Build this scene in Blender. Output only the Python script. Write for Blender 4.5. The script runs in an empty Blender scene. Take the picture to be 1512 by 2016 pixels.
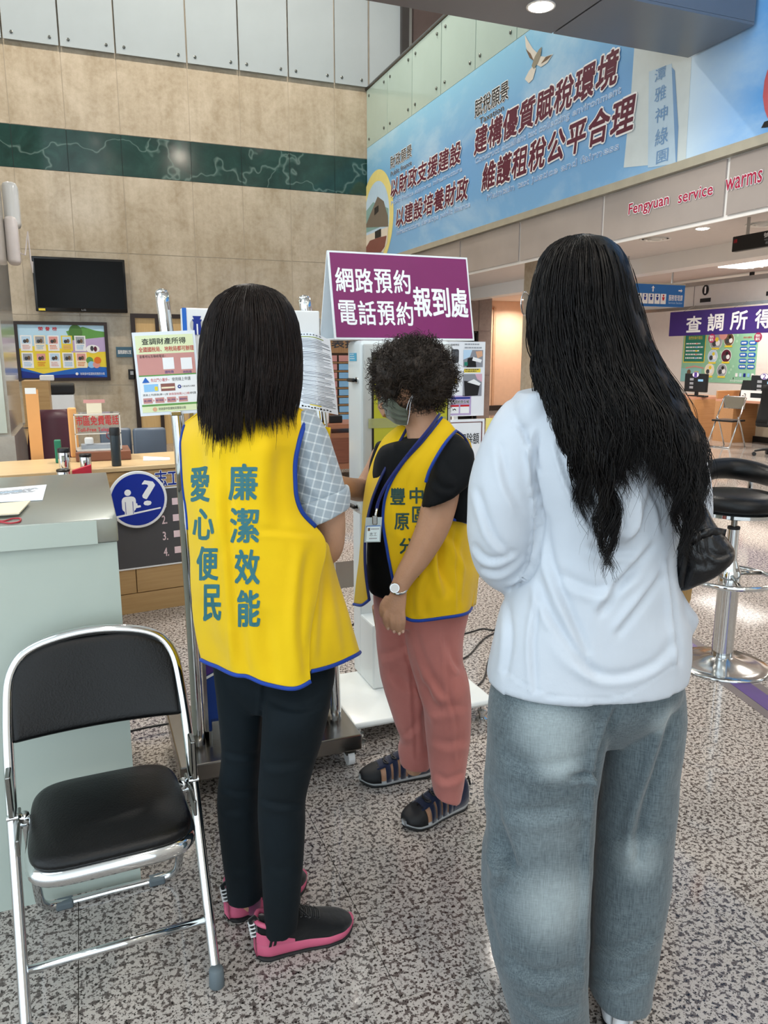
import bpy, bmesh, math, random
import numpy as np
from mathutils import Vector, Matrix, noise
from mathutils.bvhtree import BVHTree

# ------------------------------------------------------------------ camera
F_PX, TH, AL, H = 1500.0, math.radians(11.44), math.radians(21.4), 1.45
SC = bpy.context.scene
COL = SC.collection
cam_d = bpy.data.cameras.new('camera')
cam_d.sensor_fit = 'VERTICAL'
cam_d.sensor_height = 36.0
cam_d.sensor_width = 27.0
cam_d.lens = 36.0 * F_PX / 2016.0
cam_d.clip_start, cam_d.clip_end = 0.05, 200
cam = bpy.data.objects.new('camera', cam_d)
COL.objects.link(cam)
cam.location = (0, 0, H)
cam.rotation_euler = (math.pi / 2 - TH, 0, -AL)
SC.camera = cam

# ------------------------------------------------------------------ world, exposure
SC.view_settings.view_transform = 'Standard'
SC.view_settings.look = 'None'
SC.view_settings.gamma = 1.0
SC.view_settings.use_curve_mapping = False
SC.view_settings.exposure = 0.38
world = bpy.data.worlds.new('daylight')
SC.world = world
world.use_nodes = True
bg = world.node_tree.nodes['Background']
bg.inputs[0].default_value = (0.80, 0.92, 1.0, 1)
bg.inputs[1].default_value = 1.9

# ------------------------------------------------------------------ projection helpers
CA, SA, CT, ST = math.cos(AL), math.sin(AL), math.cos(TH), math.sin(TH)
FW = Vector((SA, CA, 0))          # horizontal heading of the camera
RT = Vector((CA, -SA, 0))         # horizontal right of the camera
UP = Vector((0, 0, 1))
EYE = Vector((0, 0, H))
def ray(px, py):
    dx, dy = px - 756.0, 1008.0 - py
    fw, up = F_PX * CT + dy * ST, dy * CT - F_PX * ST
    return FW * fw + RT * dx + UP * up, fw
def W(px, py, d):                 # point seen at (px,py), d metres ahead of the camera
    r, fw = ray(px, py)
    return EYE + r * (d / fw)
def G(px, py, z=0.0):
    r, fw = ray(px, py)
    return EYE + r * ((z - H) / r.z)
def WX(px, py, X):
    r, fw = ray(px, py)
    return EYE + r * (X / r.x)
def WY(px, py, Y):
    r, fw = ray(px, py)
    return EYE + r * (Y / r.y)
def to_px(p):
    v = Vector(p) - EYE
    a, b, c = v.dot(RT), v.dot(FW), v.z
    zc = b * CT - c * ST
    yc = b * ST + c * CT
    return 756 + F_PX * a / zc, 1008 - F_PX * yc / zc

# ------------------------------------------------------------------ materials
def lin(h):
    if isinstance(h, (tuple, list)): return tuple(h[:3])
    h = h.lstrip('#')
    v = [int(h[i:i + 2], 16) / 255 for i in (0, 2, 4)]
    return tuple(x / 12.92 if x <= .04045 else ((x + .055) / 1.055) ** 2.4 for x in v)
MATS = {}
def mat(name, col, rough=.5, metal=0.0, spec=.5, var=0.06, scale=8.0, bump=0.0, bscale=60.0, trans=0.0, alpha=1.0,
        sheen=0.0, coat=0.0, emit=None, estr=0.0, stretch=None, ior=1.45):
    if name in MATS: return MATS[name]
    m = bpy.data.materials.new(name); m.use_nodes = True
    nt = m.node_tree; N = nt.nodes; L = nt.links
    b = N['Principled BSDF']
    c = lin(col)
    tc = N.new('ShaderNodeTexCoord'); src = tc.outputs['Object']
    if stretch:
        mp = N.new('ShaderNodeMapping'); mp.inputs['Scale'].default_value = stretch
        L.new(src, mp.inputs[0]); src = mp.outputs[0]
    if var > 0:
        nz = N.new('ShaderNodeTexNoise'); nz.inputs['Scale'].default_value = scale; nz.inputs['Detail'].default_value = 5
        L.new(src, nz.inputs['Vector'])
        r = N.new('ShaderNodeMapRange'); r.inputs[1].default_value = .3; r.inputs[2].default_value = .7
        r.inputs[3].default_value = 1 - var; r.inputs[4].default_value = 1 + var
        L.new(nz.outputs[0], r.inputs[0])
        mx = N.new('ShaderNodeMix'); mx.data_type = 'RGBA'; mx.blend_type = 'MULTIPLY'; mx.inputs[0].default_value = 1
        mx.inputs[6].default_value = (*c, 1)
        L.new(r.outputs[0], mx.inputs[7]); L.new(mx.outputs[2], b.inputs['Base Color'])
    else:
        b.inputs['Base Color'].default_value = (*c, 1)
    b.inputs['Roughness'].default_value = rough
    b.inputs['Metallic'].default_value = metal
    b.inputs['Specular IOR Level'].default_value = spec
    b.inputs['IOR'].default_value = ior
    b.inputs['Transmission Weight'].default_value = trans
    b.inputs['Alpha'].default_value = alpha
    b.inputs['Sheen Weight'].default_value = sheen
    b.inputs['Coat Weight'].default_value = coat
    b.inputs['Coat Roughness'].default_value = .08
    if emit is not None:
        b.inputs['Emission Color'].default_value = (*lin(emit), 1)
        b.inputs['Emission Strength'].default_value = estr
    if bump > 0:
        nb = N.new('ShaderNodeTexNoise'); nb.inputs['Scale'].default_value = bscale; nb.inputs['Detail'].default_value = 4
        L.new(src, nb.inputs['Vector'])
        bp = N.new('ShaderNodeBump'); bp.inputs['Strength'].default_value = bump; bp.inputs['Distance'].default_value = .01
        L.new(nb.outputs[0], bp.inputs['Height']); L.new(bp.outputs[0], b.inputs['Normal'])
    MATS[name] = m
    return m
def nodes(m):
    return m.node_tree.nodes, m.node_tree.links, m.node_tree.nodes['Principled BSDF']
def ramp(N, L, src, stops, interp='LINEAR'):
    r = N.new('ShaderNodeValToRGB'); r.color_ramp.interpolation = interp
    e = r.color_ramp.elements
    while len(e) < len(stops): e.new(0.5)
    for k, (p, c) in enumerate(stops):
        e[k].position = p; e[k].color = (*lin(c), 1)
    L.new(src, r.inputs[0]); return r.outputs[0]
def coords(N, L, scale=(1, 1, 1), kind='Object', rot=(0, 0, 0)):
    tc = N.new('ShaderNodeNewGeometry' if kind == 'Position' else 'ShaderNodeTexCoord'); mp = N.new('ShaderNodeMapping')
    mp.inputs['Scale'].default_value = scale; mp.inputs['Rotation'].default_value = rot
    L.new(tc.outputs[kind], mp.inputs[0]); return mp.outputs[0]
def tex(N, L, src, scale, detail=6, rough=.55, kind='ShaderNodeTexNoise', dist=0.0):
    t = N.new(kind); t.inputs['Scale'].default_value = scale
    if kind == 'ShaderNodeTexNoise':
        t.inputs['Detail'].default_value = detail; t.inputs['Roughness'].default_value = rough; t.inputs['Distortion'].default_value = dist
    L.new(src, t.inputs['Vector']); return t.outputs[0]
def mixc(N, L, fac, a, b, mode='MIX'):
    x = N.new('ShaderNodeMix'); x.data_type = 'RGBA'; x.blend_type = mode
    for sock, v in ((0, fac), (6, a), (7, b)):
        if hasattr(v, 'is_linked') or hasattr(v, 'node'): L.new(v, x.inputs[sock])
        elif sock == 0: x.inputs[0].default_value = v
        else: x.inputs[sock].default_value = (*lin(v), 1)
    return x.outputs[2]

def granite():
    m = mat('granite', '#a8a29c', rough=.07, var=0, spec=.5)
    N, L, b = nodes(m); v = coords(N, L, (1, 1, 1), 'Position')
    a = tex(N, L, v, 74, 3, .5); c = tex(N, L, v, 150, 2, .6); w = tex(N, L, v, 1.1, 2)
    base = ramp(N, L, w, [(.35, '#ada6a0'), (.65, '#b7b0aa')])
    k1 = ramp(N, L, a, [(.0, '#7d7674'), (.42, '#868080'), (.49, '#ffffff'), (1, '#ffffff')])
    k2 = ramp(N, L, c, [(.0, '#454140'), (.385, '#565250'), (.44, '#ffffff'), (1, '#ffffff')])
    o = mixc(N, L, 1.0, base, k1, 'MULTIPLY'); o = mixc(N, L, 1.0, o, k2, 'MULTIPLY')
    L.new(o, b.inputs['Base Color']); return m
def marble_beige(name, c1, c2, c3, rough=.12):
    m = mat(name, c1, rough=rough, var=0)
    N, L, b = nodes(m); v = coords(N, L, (1, 1, 1), 'Position')
    a = tex(N, L, v, 1.6, 8, .65, dist=.6); st = tex(N, L, coords(N, L, (2.2, 2.2, .25), 'Position'), 2.0, 5, .6)
    fine = tex(N, L, v, 14, 8, .7)
    o = ramp(N, L, a, [(.3, c2), (.5, c1), (.7, c3)])
    o = mixc(N, L, .35, o, ramp(N, L, st, [(.35, c2), (.65, c3)]))
    o = mixc(N, L, .22, o, ramp(N, L, fine, [(.35, c2), (.6, c3)]))
    L.new(o, b.inputs['Base Color']); return m
def marble_green():
    m = mat('marble_green', '#1f3a38', rough=.08, var=0)
    N, L, b = nodes(m); v = coords(N, L, (1, 1, 1), 'Position')
    a = tex(N, L, v, 2.2, 8, .65, dist=.8)
    o = ramp(N, L, a, [(.3, '#16302d'), (.55, '#20403c'), (.75, '#2c504b')])
    vo = N.new('ShaderNodeTexVoronoi'); vo.feature = 'DISTANCE_TO_EDGE'; vo.inputs['Scale'].default_value = .55
    sw = N.new('ShaderNodeVectorMath'); sw.operation = 'ADD'
    nz = N.new('ShaderNodeTexNoise'); nz.inputs['Scale'].default_value = 2.5; L.new(v, nz.inputs['Vector'])
    L.new(v, sw.inputs[0]); L.new(nz.outputs['Color'], sw.inputs[1]); L.new(sw.outputs[0], vo.inputs['Vector'])
    vein = ramp(N, L, vo.outputs['Distance'], [(0, '#8fa39d'), (.006, '#5d7570'), (.016, '#000000'), (1, '#000000')])
    o = mixc(N, L, .38, o, vein, 'SCREEN')
    L.new(o, b.inputs['Base Color']); return m
def wood(name, c1, c2, rough=.35, axis='x'):
    m = mat(name, c1, rough=rough, var=0)
    N, L, b = nodes(m)
    sc = {'x': (1.2, 22, 22), 'z': (22, 22, 1.2)}[axis]
    a = tex(N, L, coords(N, L, sc), 3, 5, .6)
    L.new(ramp(N, L, a, [(.3, c1), (.7, c2)]), b.inputs['Base Color']); return m
def fabric(name, col, dark, rough=.85, weave=900, wr=.12, sheen=.3, var_scale=5):
    m = mat(name, col, rough=rough, var=0, sheen=sheen, spec=.2)
    N, L, b = nodes(m); v = coords(N, L)
    a = tex(N, L, v, var_scale, 4); o = ramp(N, L, a, [(.3, dark), (.65, col)])
    L.new(o, b.inputs['Base Color'])
    w1 = tex(N, L, v, weave, 2, .7); w2 = tex(N, L, v, 22, 4, .6)
    mm = N.new('ShaderNodeMath'); mm.operation = 'MULTIPLY_ADD'; mm.inputs[1].default_value = .12
    L.new(w1, mm.inputs[0]); L.new(w2, mm.inputs[2])
    bp = N.new('ShaderNodeBump'); bp.inputs['Strength'].default_value = wr; bp.inputs['Distance'].default_value = .012
    L.new(mm.outputs[0], bp.inputs['Height']); L.new(bp.outputs[0], b.inputs['Normal']); return m
def brushed(name, col, rough=.25):
    m = mat(name, col, rough=rough, metal=1.0, var=.05, scale=3)
    return m

# ------------------------------------------------------------------ mesh helpers
def link(o, parent=None):
    COL.objects.link(o)
    if parent is not None: o.parent = parent
    return o
def mesh_obj(name, verts, faces, m, parent=None, smooth=False, mats=None, midx=None):
    me = bpy.data.meshes.new(name)
    me.from_pydata([tuple(v) for v in verts], [], [tuple(f) for f in faces])
    for x in (mats if mats else [m]): me.materials.append(x)
    if midx is not None: me.polygons.foreach_set('material_index', midx)
    if smooth: me.polygons.foreach_set('use_smooth', [True] * len(me.polygons))
    me.update()
    return link(bpy.data.objects.new(name, me), parent)
def empty(name, loc=(0, 0, 0), rz=0.0):
    o = bpy.data.objects.new(name, None); o.empty_display_size = .1
    o.location = loc; o.rotation_euler = (0, 0, rz)
    return link(o)
def tag(o, label=None, cat=None, group=None, kind=None):
    if label: o['label'] = label
    if cat: o['category'] = cat
    if group: o['group'] = group
    if kind: o['kind'] = kind
    return o
def reparent(root, *objs):
    bpy.context.view_layer.update()
    for o in objs:
        o.parent = root; o.matrix_parent_inverse = root.matrix_world.inverted()
class MB:                         # collects shapes in one mesh
    def __init__(s): s.v = []; s.f = []; s.mi = []; s.mats = []
    def m(s, m):
        if m not in s.mats: s.mats.append(m)
        return s.mats.index(m)
    def add(s, vs, fs, m=None):
        n = len(s.v); s.v += [tuple(v) for v in vs]
        k = s.m(m) if m is not None else 0
        for f in fs: s.f.append(tuple(i + n for i in f)); s.mi.append(k)
        return s
    def box(s, x0, y0, z0, x1, y1, z1, m=None, M=None, bev=0.0):
        if bev > 0:
            return s.rbox(x0, y0, z0, x1, y1, z1, bev, m, M)
        vs = [Vector((x, y, z)) for z in (z0, z1) for y in (y0, y1) for x in (x0, x1)]
        if M is not None: vs = [M @ v for v in vs]
        return s.add(vs, [(0, 2, 3, 1), (4, 5, 7, 6), (0, 1, 5, 4), (2, 6, 7, 3), (0, 4, 6, 2), (1, 3, 7, 5)], m)
    def rbox(s, x0, y0, z0, x1, y1, z1, r, m=None, M=None, seg=2):
        bm = bmesh.new(); bmesh.ops.create_cube(bm, size=1)
        for v in bm.verts:
            v.co = Vector((x0 + (v.co.x + .5) * (x1 - x0), y0 + (v.co.y + .5) * (y1 - y0), z0 + (v.co.z + .5) * (z1 - z0)))
        bmesh.ops.bevel(bm, geom=list(bm.edges), offset=r, segments=seg, profile=.5, affect='EDGES')
        bm.verts.index_update()
        vs = [v.co.copy() for v in bm.verts]; fs = [[v.index for v in f.verts] for f in bm.faces]; bm.free()
        if M is not None: vs = [M @ v for v in vs]
        return s.add(vs, fs, m)
    def tube(s, pts, r, m=None, n=10, closed=False, cap=True):
        pts = [Vector(p) for p in pts]; k = len(pts)
        rs = r if isinstance(r, (list, tuple)) else [r] * k
        vs = []; fs = []
        t0 = (pts[1] - pts[0]).normalized()
        a = Vector((0, 0, 1)) if abs(t0.z) < .9 else Vector((1, 0, 0))
        nx = t0.cross(a).normalized()
        for i, p in enumerate(pts):
            if closed: t = (pts[(i + 1) % k] - pts[i - 1]).normalized()
            else: t = (pts[min(i + 1, k - 1)] - pts[max(i - 1, 0)]).normalized()
            nx = (nx - t * nx.dot(t)).normalized(); ny = t.cross(nx)
            for j in range(n):
                q = 2 * math.pi * j / n
                vs.append(p + (nx * math.cos(q) + ny * math.sin(q)) * rs[i])
        last = k if closed else k - 1
        for i in range(last):
            for j in range(n):
                a0, b0 = i * n + j, i * n + (j + 1) % n
                a1, b1 = ((i + 1) % k) * n + j, ((i + 1) % k) * n + (j + 1) % n
                fs.append((a0, b0, b1, a1))
        if cap and not closed:
            fs.append(tuple(range(n - 1, -1, -1))); fs.append(tuple((k - 1) * n + j for j in range(n)))
        return s.add(vs, fs, m)
    def cyl(s, p0, p1, r, m=None, n=20, r1=None):
        return s.tube([p0, p1], [r, r if r1 is None else r1], m, n)
    def lathe(s, prof, m=None, n=32, at=(0, 0, 0), M=None):
        vs = []; fs = []; at = Vector(at)
        for (r, z) in prof:
            for j in range(n):
                q = 2 * math.pi * j / n
                v = Vector((r * math.cos(q), r * math.sin(q), z))
                vs.append((M @ v if M is not None else v) + at)
        for i in range(len(prof) - 1):
            for j in range(n):
                fs.append((i * n + j, i * n + (j + 1) % n, (i + 1) * n + (j + 1) % n, (i + 1) * n + j))
        fs.append(tuple(range(n - 1, -1, -1))); fs.append(tuple((len(prof) - 1) * n + j for j in range(n)))
        return s.add(vs, fs, m)
    def prism(s, poly, ext, m=None):          # poly: list of 3D points, ext: extrusion vector
        ext = Vector(ext); n = len(poly); poly = [Vector(p) for p in poly]
        vs = poly + [p + ext for p in poly]
        fs = [tuple(range(n)), tuple(range(2 * n - 1, n - 1, -1))]
        for i in range(n): fs.append((i, i + n, (i + 1) % n + n, (i + 1) % n))
        return s.add(vs, fs, m)
    def build(s, name, m=None, parent=None, smooth=False, autos=None):
        if m is None and not s.mats: raise ValueError(name)
        ms = s.mats if s.mats else [m]
        o = mesh_obj(name, s.v, s.f, None, parent, smooth, mats=ms, midx=s.mi)
        bm = bmesh.new(); bm.from_mesh(o.data); bmesh.ops.recalc_face_normals(bm, faces=bm.faces)
        if autos is not None:
            for f in bm.faces: f.smooth = True
            for e in bm.edges:
                if len(e.link_faces) == 2 and e.calc_face_angle(0) > math.radians(autos): e.smooth = False
        bm.to_mesh(o.data); bm.free()
        return o
def catmull(P, n, closed=False):               # P: (k,...) array -> resampled to n rows
    P = np.asarray(P, float); k = len(P)
    if closed: ts = np.linspace(0, k, n, endpoint=False)
    else: ts = np.linspace(0, k - 1, n)
    i = np.floor(ts).astype(int)
    if not closed: i = np.minimum(i, k - 2)
    u = (ts - i).reshape((-1,) + (1,) * (P.ndim - 1))
    g = (lambda j: P[j % k]) if closed else (lambda j: P[np.clip(j, 0, k - 1)])
    p0, p1, p2, p3 = g(i - 1), g(i), g(i + 1), g(i + 2)
    return .5 * (2 * p1 + (p2 - p0) * u + (2 * p0 - 5 * p1 + 4 * p2 - p3) * u ** 2 + (3 * p1 - p0 - 3 * p2 + p3) * u ** 3)
def vcat(pts, n, closed=False):
    return [Vector(p) for p in catmull([tuple(p) for p in pts], n, closed)]
def grid_faces(M, N, closed=False):
    fs = []
    for i in range(M - 1):
        for j in range(N if closed else N - 1):
            j2 = (j + 1) % N
            fs.append((i * N + j, i * N + j2, (i + 1) * N + j2, (i + 1) * N + j))
    return fs
# ------------------------------------------------------------------ lettering and flat print
_TXT = {}
def text_shape(body, bold=0.0, spacing=1.0, shear=0.0):
    key = (body, bold, spacing, shear)
    if key in _TXT: return _TXT[key]
    cu = bpy.data.curves.new('txt', 'FONT')
    cu.body = body; cu.size = 1.0; cu.resolution_u = 2; cu.offset = bold; cu.space_character = spacing; cu.shear = shear
    cu.fill_mode = 'FRONT'
    o = bpy.data.objects.new('txt', cu); COL.objects.link(o)
    dg = bpy.context.evaluated_depsgraph_get()
    me = bpy.data.meshes.new_from_object(o.evaluated_get(dg))
    vs = np.array([v.co[:2] for v in me.vertices]) if len(me.vertices) else np.zeros((0, 2))
    fs = [tuple(p.vertices) for p in me.polygons]
    bpy.data.objects.remove(o); bpy.data.curves.remove(cu); bpy.data.meshes.remove(me)
    _TXT[key] = (vs, fs); return vs, fs
def fit_text(body, x0, y0, x1, y1, bold=0.0, keep=False, ref=None, spacing=1.0, shear=0.0):
    vs, fs = text_shape(body, bold, spacing, shear)
    rv = text_shape(ref if ref else body, 0.0, spacing, shear)[0]
    if len(vs) == 0: return vs, fs
    a, b = rv.min(0), rv.max(0)
    sx, sy = (x1 - x0) / max(b[0] - a[0], 1e-6), (y1 - y0) / max(b[1] - a[1], 1e-6)
    if keep: sx = sy = min(sx, sy)
    out = (vs - a) * (sx, sy) + (x0, y0)
    if keep: out += ((x1 - x0 - (b[0] - a[0]) * sx) / 2, (y1 - y0 - (b[1] - a[1]) * sy) / 2)
    return out, fs
class Board:      # a flat printed face: origin top-left, u right 0..1, v down 0..1
    def __init__(s, tl, u, v, w, h, lift=.0008):
        s.o, s.u, s.v, s.w, s.h = Vector(tl), Vector(u).normalized(), Vector(v).normalized(), w, h
        s.n = s.u.cross(-s.v).normalized()      # v points down, so n faces the reader
        s.mb = MB(); s.lift = lift
    def P(s, u, v, k=1): return s.o + s.u * (u * s.w) + s.v * (v * s.h) + s.n * (s.lift * k)
    def poly(s, pts, m, k=1):
        s.mb.add([s.P(u, v, k) for u, v in pts], [tuple(range(len(pts)))], m); return s
    def rect(s, u0, v0, u1, v1, m, k=1): return s.poly([(u0, v0), (u0, v1), (u1, v1), (u1, v0)], m, k)
    def rrect(s, u0, v0, u1, v1, m, k=1, r=.3):
        rr = r * min((u1 - u0) * s.w, (v1 - v0) * s.h); ru, rv = rr / s.w, rr / s.h; pts = []
        for (cu, cv, a) in ((u0 + ru, v0 + rv, 180), (u1 - ru, v0 + rv, 270), (u1 - ru, v1 - rv, 0), (u0 + ru, v1 - rv, 90)):
            for t in range(0, 91, 30):
                q = math.radians(a + t); pts.append((cu + ru * math.cos(q), cv + rv * math.sin(q)))
        pts.reverse()
        return s.poly(pts, m, k)
    def ell(s, cu, cv, ru, rv, m, k=1, n=24, a0=0, a1=360):
        return s.poly([(cu + ru * math.cos(math.radians(a0 + (a1 - a0) * i / n)), cv - rv * math.sin(math.radians(a0 + (a1 - a0) * i / n))) for i in range(n + (a1 - a0 < 360))], m, k)
    def circ(s, cu, cv, r, m, k=1, n=24):      # r in metres
        return s.ell(cu, cv, r / s.w, r / s.h, m, k, n)
    def ring(s, cu, cv, r0, r1, m, k=1, n=32, a0=0, a1=360):
        vs = []; fs = []
        for i in range(n + 1):
            q = math.radians(a0 + (a1 - a0) * i / n)
            for r in (r0, r1): vs.append(s.P(cu + r * math.cos(q) / s.w, cv - r * math.sin(q) / s.h, k))
        for i in range(n): fs.append((2 * i, 2 * i + 1, 2 * i + 3, 2 * i + 2))
        s.mb.add(vs, fs, m); return s
    def text(s, body, u0, v0, u1, v1, m, k=2, bold=0.0, keep=False, ref=None, halo=None, hb=.05, shear=0.0, spacing=1.0):
        vs, fs = fit_text(body, u0 * s.w, -v1 * s.h, u1 * s.w, -v0 * s.h, 0.0, keep, ref, spacing, shear)
        hgt = (v1 - v0) * s.h
        def put(dx, dy, kk, mm):
            s.mb.add([s.o + s.u * (a + dx) - s.v * (b + dy) + s.n * (s.lift * kk) for a, b in vs], fs, mm)
        if halo is not None:
            r = (bold + hb) * hgt
            for q in range(8): put(r * math.cos(q * math.pi / 4), r * math.sin(q * math.pi / 4), k - .5 - q * .02, halo)
        if bold > 0:
            r = bold * hgt
            for q in range(4): put(r * math.cos(q * math.pi / 2 + .6), r * math.sin(q * math.pi / 2 + .6), k - q * .02, m)
        put(0, 0, k + .02, m); return s
    def vtext(s, body, u0, v0, u1, v1, m, **kw):
        n = len(body)
        for i, ch in enumerate(body):
            a = v0 + (v1 - v0) * (i + .06) / n; b = v0 + (v1 - v0) * (i + .94) / n
            s.text(ch, u0, a, u1, b, m, **kw)
        return s
    def htext(s, body, u0, v0, u1, v1, m, gap=.1, **kw):
        n = len(body)
        for i, ch in enumerate(body):
            if ch == ' ': continue
            s.text(ch, u0 + (u1 - u0) * (i + gap / 2) / n, v0, u0 + (u1 - u0) * (i + 1 - gap / 2) / n, v1, m, **kw)
        return s
    def lines(s, u0, v0, u1, v1, n, m, k=2, fill=.45, seed=1):     # small print too fine to read
        rnd = random.Random(seed)
        for i in range(n):
            a = v0 + (v1 - v0) * i / n; b = a + (v1 - v0) / n * fill; u = u0
            end = u1 - (u1 - u0) * rnd.random() * .25
            while u < end:
                w_ = (u1 - u0) * rnd.uniform(.05, .2); s.rect(u, a, min(u + w_, end), b, m, k); u += w_ + (u1 - u0) * .025
        return s
    def build(s, name, parent=None, world=False):
        if world and parent is not None:
            s.mb.v = [tuple(Vector(q) - parent.location) for q in s.mb.v]
        me = bpy.data.meshes.new(name)
        me.from_pydata(s.mb.v, [], s.mb.f)
        for x in s.mb.mats: me.materials.append(x)
        me.polygons.foreach_set('material_index', s.mb.mi); me.update()
        o = link(bpy.data.objects.new(name, me), parent); return o
def flat(name, col, rough=.5, **kw): return mat(name, col, rough=rough, var=.03, **kw)
WHITE = flat('print_white', '#eef0f2'); BLACK = flat('print_black', '#101114'); RED = flat('print_red', '#c01f2c')
NAVY = flat('print_navy', '#0a2a86'); BLUE = flat('print_blue', '#1c63bd'); SKY = flat('print_sky', '#8fc4ee')
YELL = flat('print_yellow', '#ead23c'); GREEN = flat('print_green', '#5f9a4c'); PINK = flat('print_pink', '#d99a94')
PALE = flat('print_pale_green', '#dfe8bd'); GREYP = flat('print_grey', '#9aa0a8'); DGREY = flat('print_dark_grey', '#3d4046')
MAROON = flat('print_maroon', '#5a1230'); ORANGE = flat('print_orange', '#e0732c'); TEAL = flat('print_teal', '#1f7f6c')
PURPLE = flat('print_purple', '#4b2a80'); LILAC = flat('print_lilac', '#b9a6cf'); CREAM = flat('print_cream', '#f3e6c8')
LBLUE = flat('print_light_blue', '#b9d7ef'); BROWNP = flat('print_brown', '#6d5640'); SKINP = flat('print_skin', '#d8a888')

STEEL = brushed('steel', '#b9bcbc', .22); CHROME = mat('chrome', '#d6d9da', rough=.07, metal=1, var=0)
BRASSY = mat('steel_dark', '#8a8a86', rough=.18, metal=1, var=.06)
PLASTW = mat('plastic_white', '#e6e8e8', rough=.35, var=.02); PLASTK = mat('plastic_black', '#101113', rough=.4, var=.05)
RUBBER = mat('rubber_grey', '#5f6a70', rough=.7); KRUB = mat('rubber_black', '#17181a', rough=.6)
WHITEP = mat('white_paint', '#e9e6e2', rough=.5, var=.02, scale=2); PAPER = mat('paper', '#e8ecf2', rough=.6, var=.02)
LEATHER = mat('black_vinyl', '#08090b', rough=.36, var=.15, bump=.12, bscale=220, spec=.35)
# ------------------------------------------------------------------ the setting
YF, XB, XR, YB = 13.6, 5.0, 13.2, 16.2
GRAN = granite()
MARB = marble_beige('marble_beige', '#b3a793', '#95876f', '#cbc1af')
MARBG = marble_beige('marble_grey', '#a39f95', '#8f8b83', '#b5b1a8', .1)
GRANR = marble_beige('granite_rose', '#8f7d76', '#7a6a64', '#a08f87', .1)
GREENM = marble_green()
JOINT = mat('joint', '#6f675c', rough=.8); WJOINT = mat('wall_joint', '#c4bbaa', rough=.8)
def struct(o, label=None):
    o['kind'] = 'structure'
    if label: o['label'] = label
    return o
# floor: joint bed + granite slabs
fl = MB().box(-9, -6, -.10, 15, 21, -.012).build('floor', JOINT); struct(fl, 'speckled polished grey granite floor laid in large slabs')
xs = [.585 + .694 * k for k in range(-13, 21)]; ys = [1.385 + 1.2 * k for k in range(-6, 16)]
tiles = []
for i in range(len(xs) - 1):
    for j in range(len(ys) - 1):
        sh = .2 if ys[j] < 1.3 else 0.0
        tiles.append((xs[i] + sh, ys[j], xs[i + 1] + sh, ys[j + 1]))
def seen(t):
    cx, cy = (t[0] + t[2]) / 2, (t[1] + t[3]) / 2
    f_ = cx * SA + cy * CA; r_ = cx * CA - cy * SA
    return f_ > 1.0 and abs(r_) < f_ * .52 + .7
seen_t = sorted([t for t in tiles if seen(t)], key=lambda t: math.hypot(t[0], t[1]))
near_t = seen_t[:230]
ns = set(near_t)
tm = MB().box(.001, .001, -.012, .693, 1.199, 0, bev=0).build('floor_slab', GRAN, fl)
tm.location = (near_t[0][0], near_t[0][1], 0)
for t in near_t[1:]:
    o = tm.copy(); link(o); o.parent = fl; o.location = (t[0], t[1], 0)
rest = MB()
for t in tiles:
    if t not in ns: rest.box(t[0] + .001, t[1] + .001, -.012, t[2] - .001, t[3] - .001, 0)
tag(rest.build('floor_slabs_beyond', GRAN, fl), kind='stuff')
# purple floor stripe by the stool
pa, pb = G(1340, 1262), G(1512, 1385)
dv = (pb - pa).normalized(); nv = Vector((-dv.y, dv.x, 0))
sm = MB().prism([pa - dv * .6 - nv * .09, pb + dv * 1.5 - nv * .09, pb + dv * 1.5 + nv * .09, pa - dv * .6 + nv * .09], (0, 0, .0016)).build('floor_stripe', mat('stripe_grey', '#6c6668', rough=.15), fl)
MB().prism([pa - dv * .6 - nv * .045 + UP * .0016, pb + dv * 1.5 - nv * .045 + UP * .0016, pb + dv * 1.5 + nv * .045 + UP * .0016, pa - dv * .6 + nv * .045 + UP * .0016], (0, 0, .0012)).build('stripe_centre', mat('stripe_purple', '#4d3a78', rough=.2), sm)
for q, z in (((620, 1070), 0), ((700, 1062), 0)): pass
# dark inlay in the floor behind the kiosk
ia = [G(655, 1108), G(735, 1100), G(735, 1150), G(655, 1160)]
MB().prism([ia[0], ia[1], ia[2], ia[3]], (0, 0, .0015)).build('floor_inlay', mat('inlay_dark', '#4b4a48', rough=.12), fl)

# far wall: marble panels with recessed joints, green band, frosted glass above
wf = MB().box(-7, YF + .03, 0, XB + .4, YF + .3, 9.5).build('wall_far', WJOINT); struct(wf, 'tall beige marble wall with a dark green marble band')
jx = [-6.7, -5.5, -4.4, -3.3, -2.3, -1.5, -.72, .06, .86, 1.94, 2.77, 3.6, 4.41, 5.03]
rows = [(0, 1.004, MARB), (1.004, 2.12, MARB), (2.12, 3.112, MARB), (3.112, 4.295, MARB), (4.295, 4.91, GREENM), (4.91, 6.06, MARB)]
for i in range(len(jx) - 1):
    for (z0, z1, m) in rows:
        w_ = jx[i + 1] - jx[i]
        o = MB().box(-w_ / 2 + .005, .022, .005, w_ / 2 - .005, .03, z1 - z0 - .005).build('green_panel' if m is GREENM else 'marble_panel', m, wf)
        o.location = ((jx[i] + jx[i + 1]) / 2, YF, z0)
MB().box(-6.7, YF + .026, 4.297, 5.03, YF + .03, 4.908).build('band_backing', mat('band_joint', '#0f2422', rough=.5), wf)
FROST = mat('frosted_glass', '#a9b5bb', rough=.22, var=.08, scale=.7, coat=.3)
BOLT = mat('bolt_steel', '#7d827f', rough=.3, metal=1)
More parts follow.
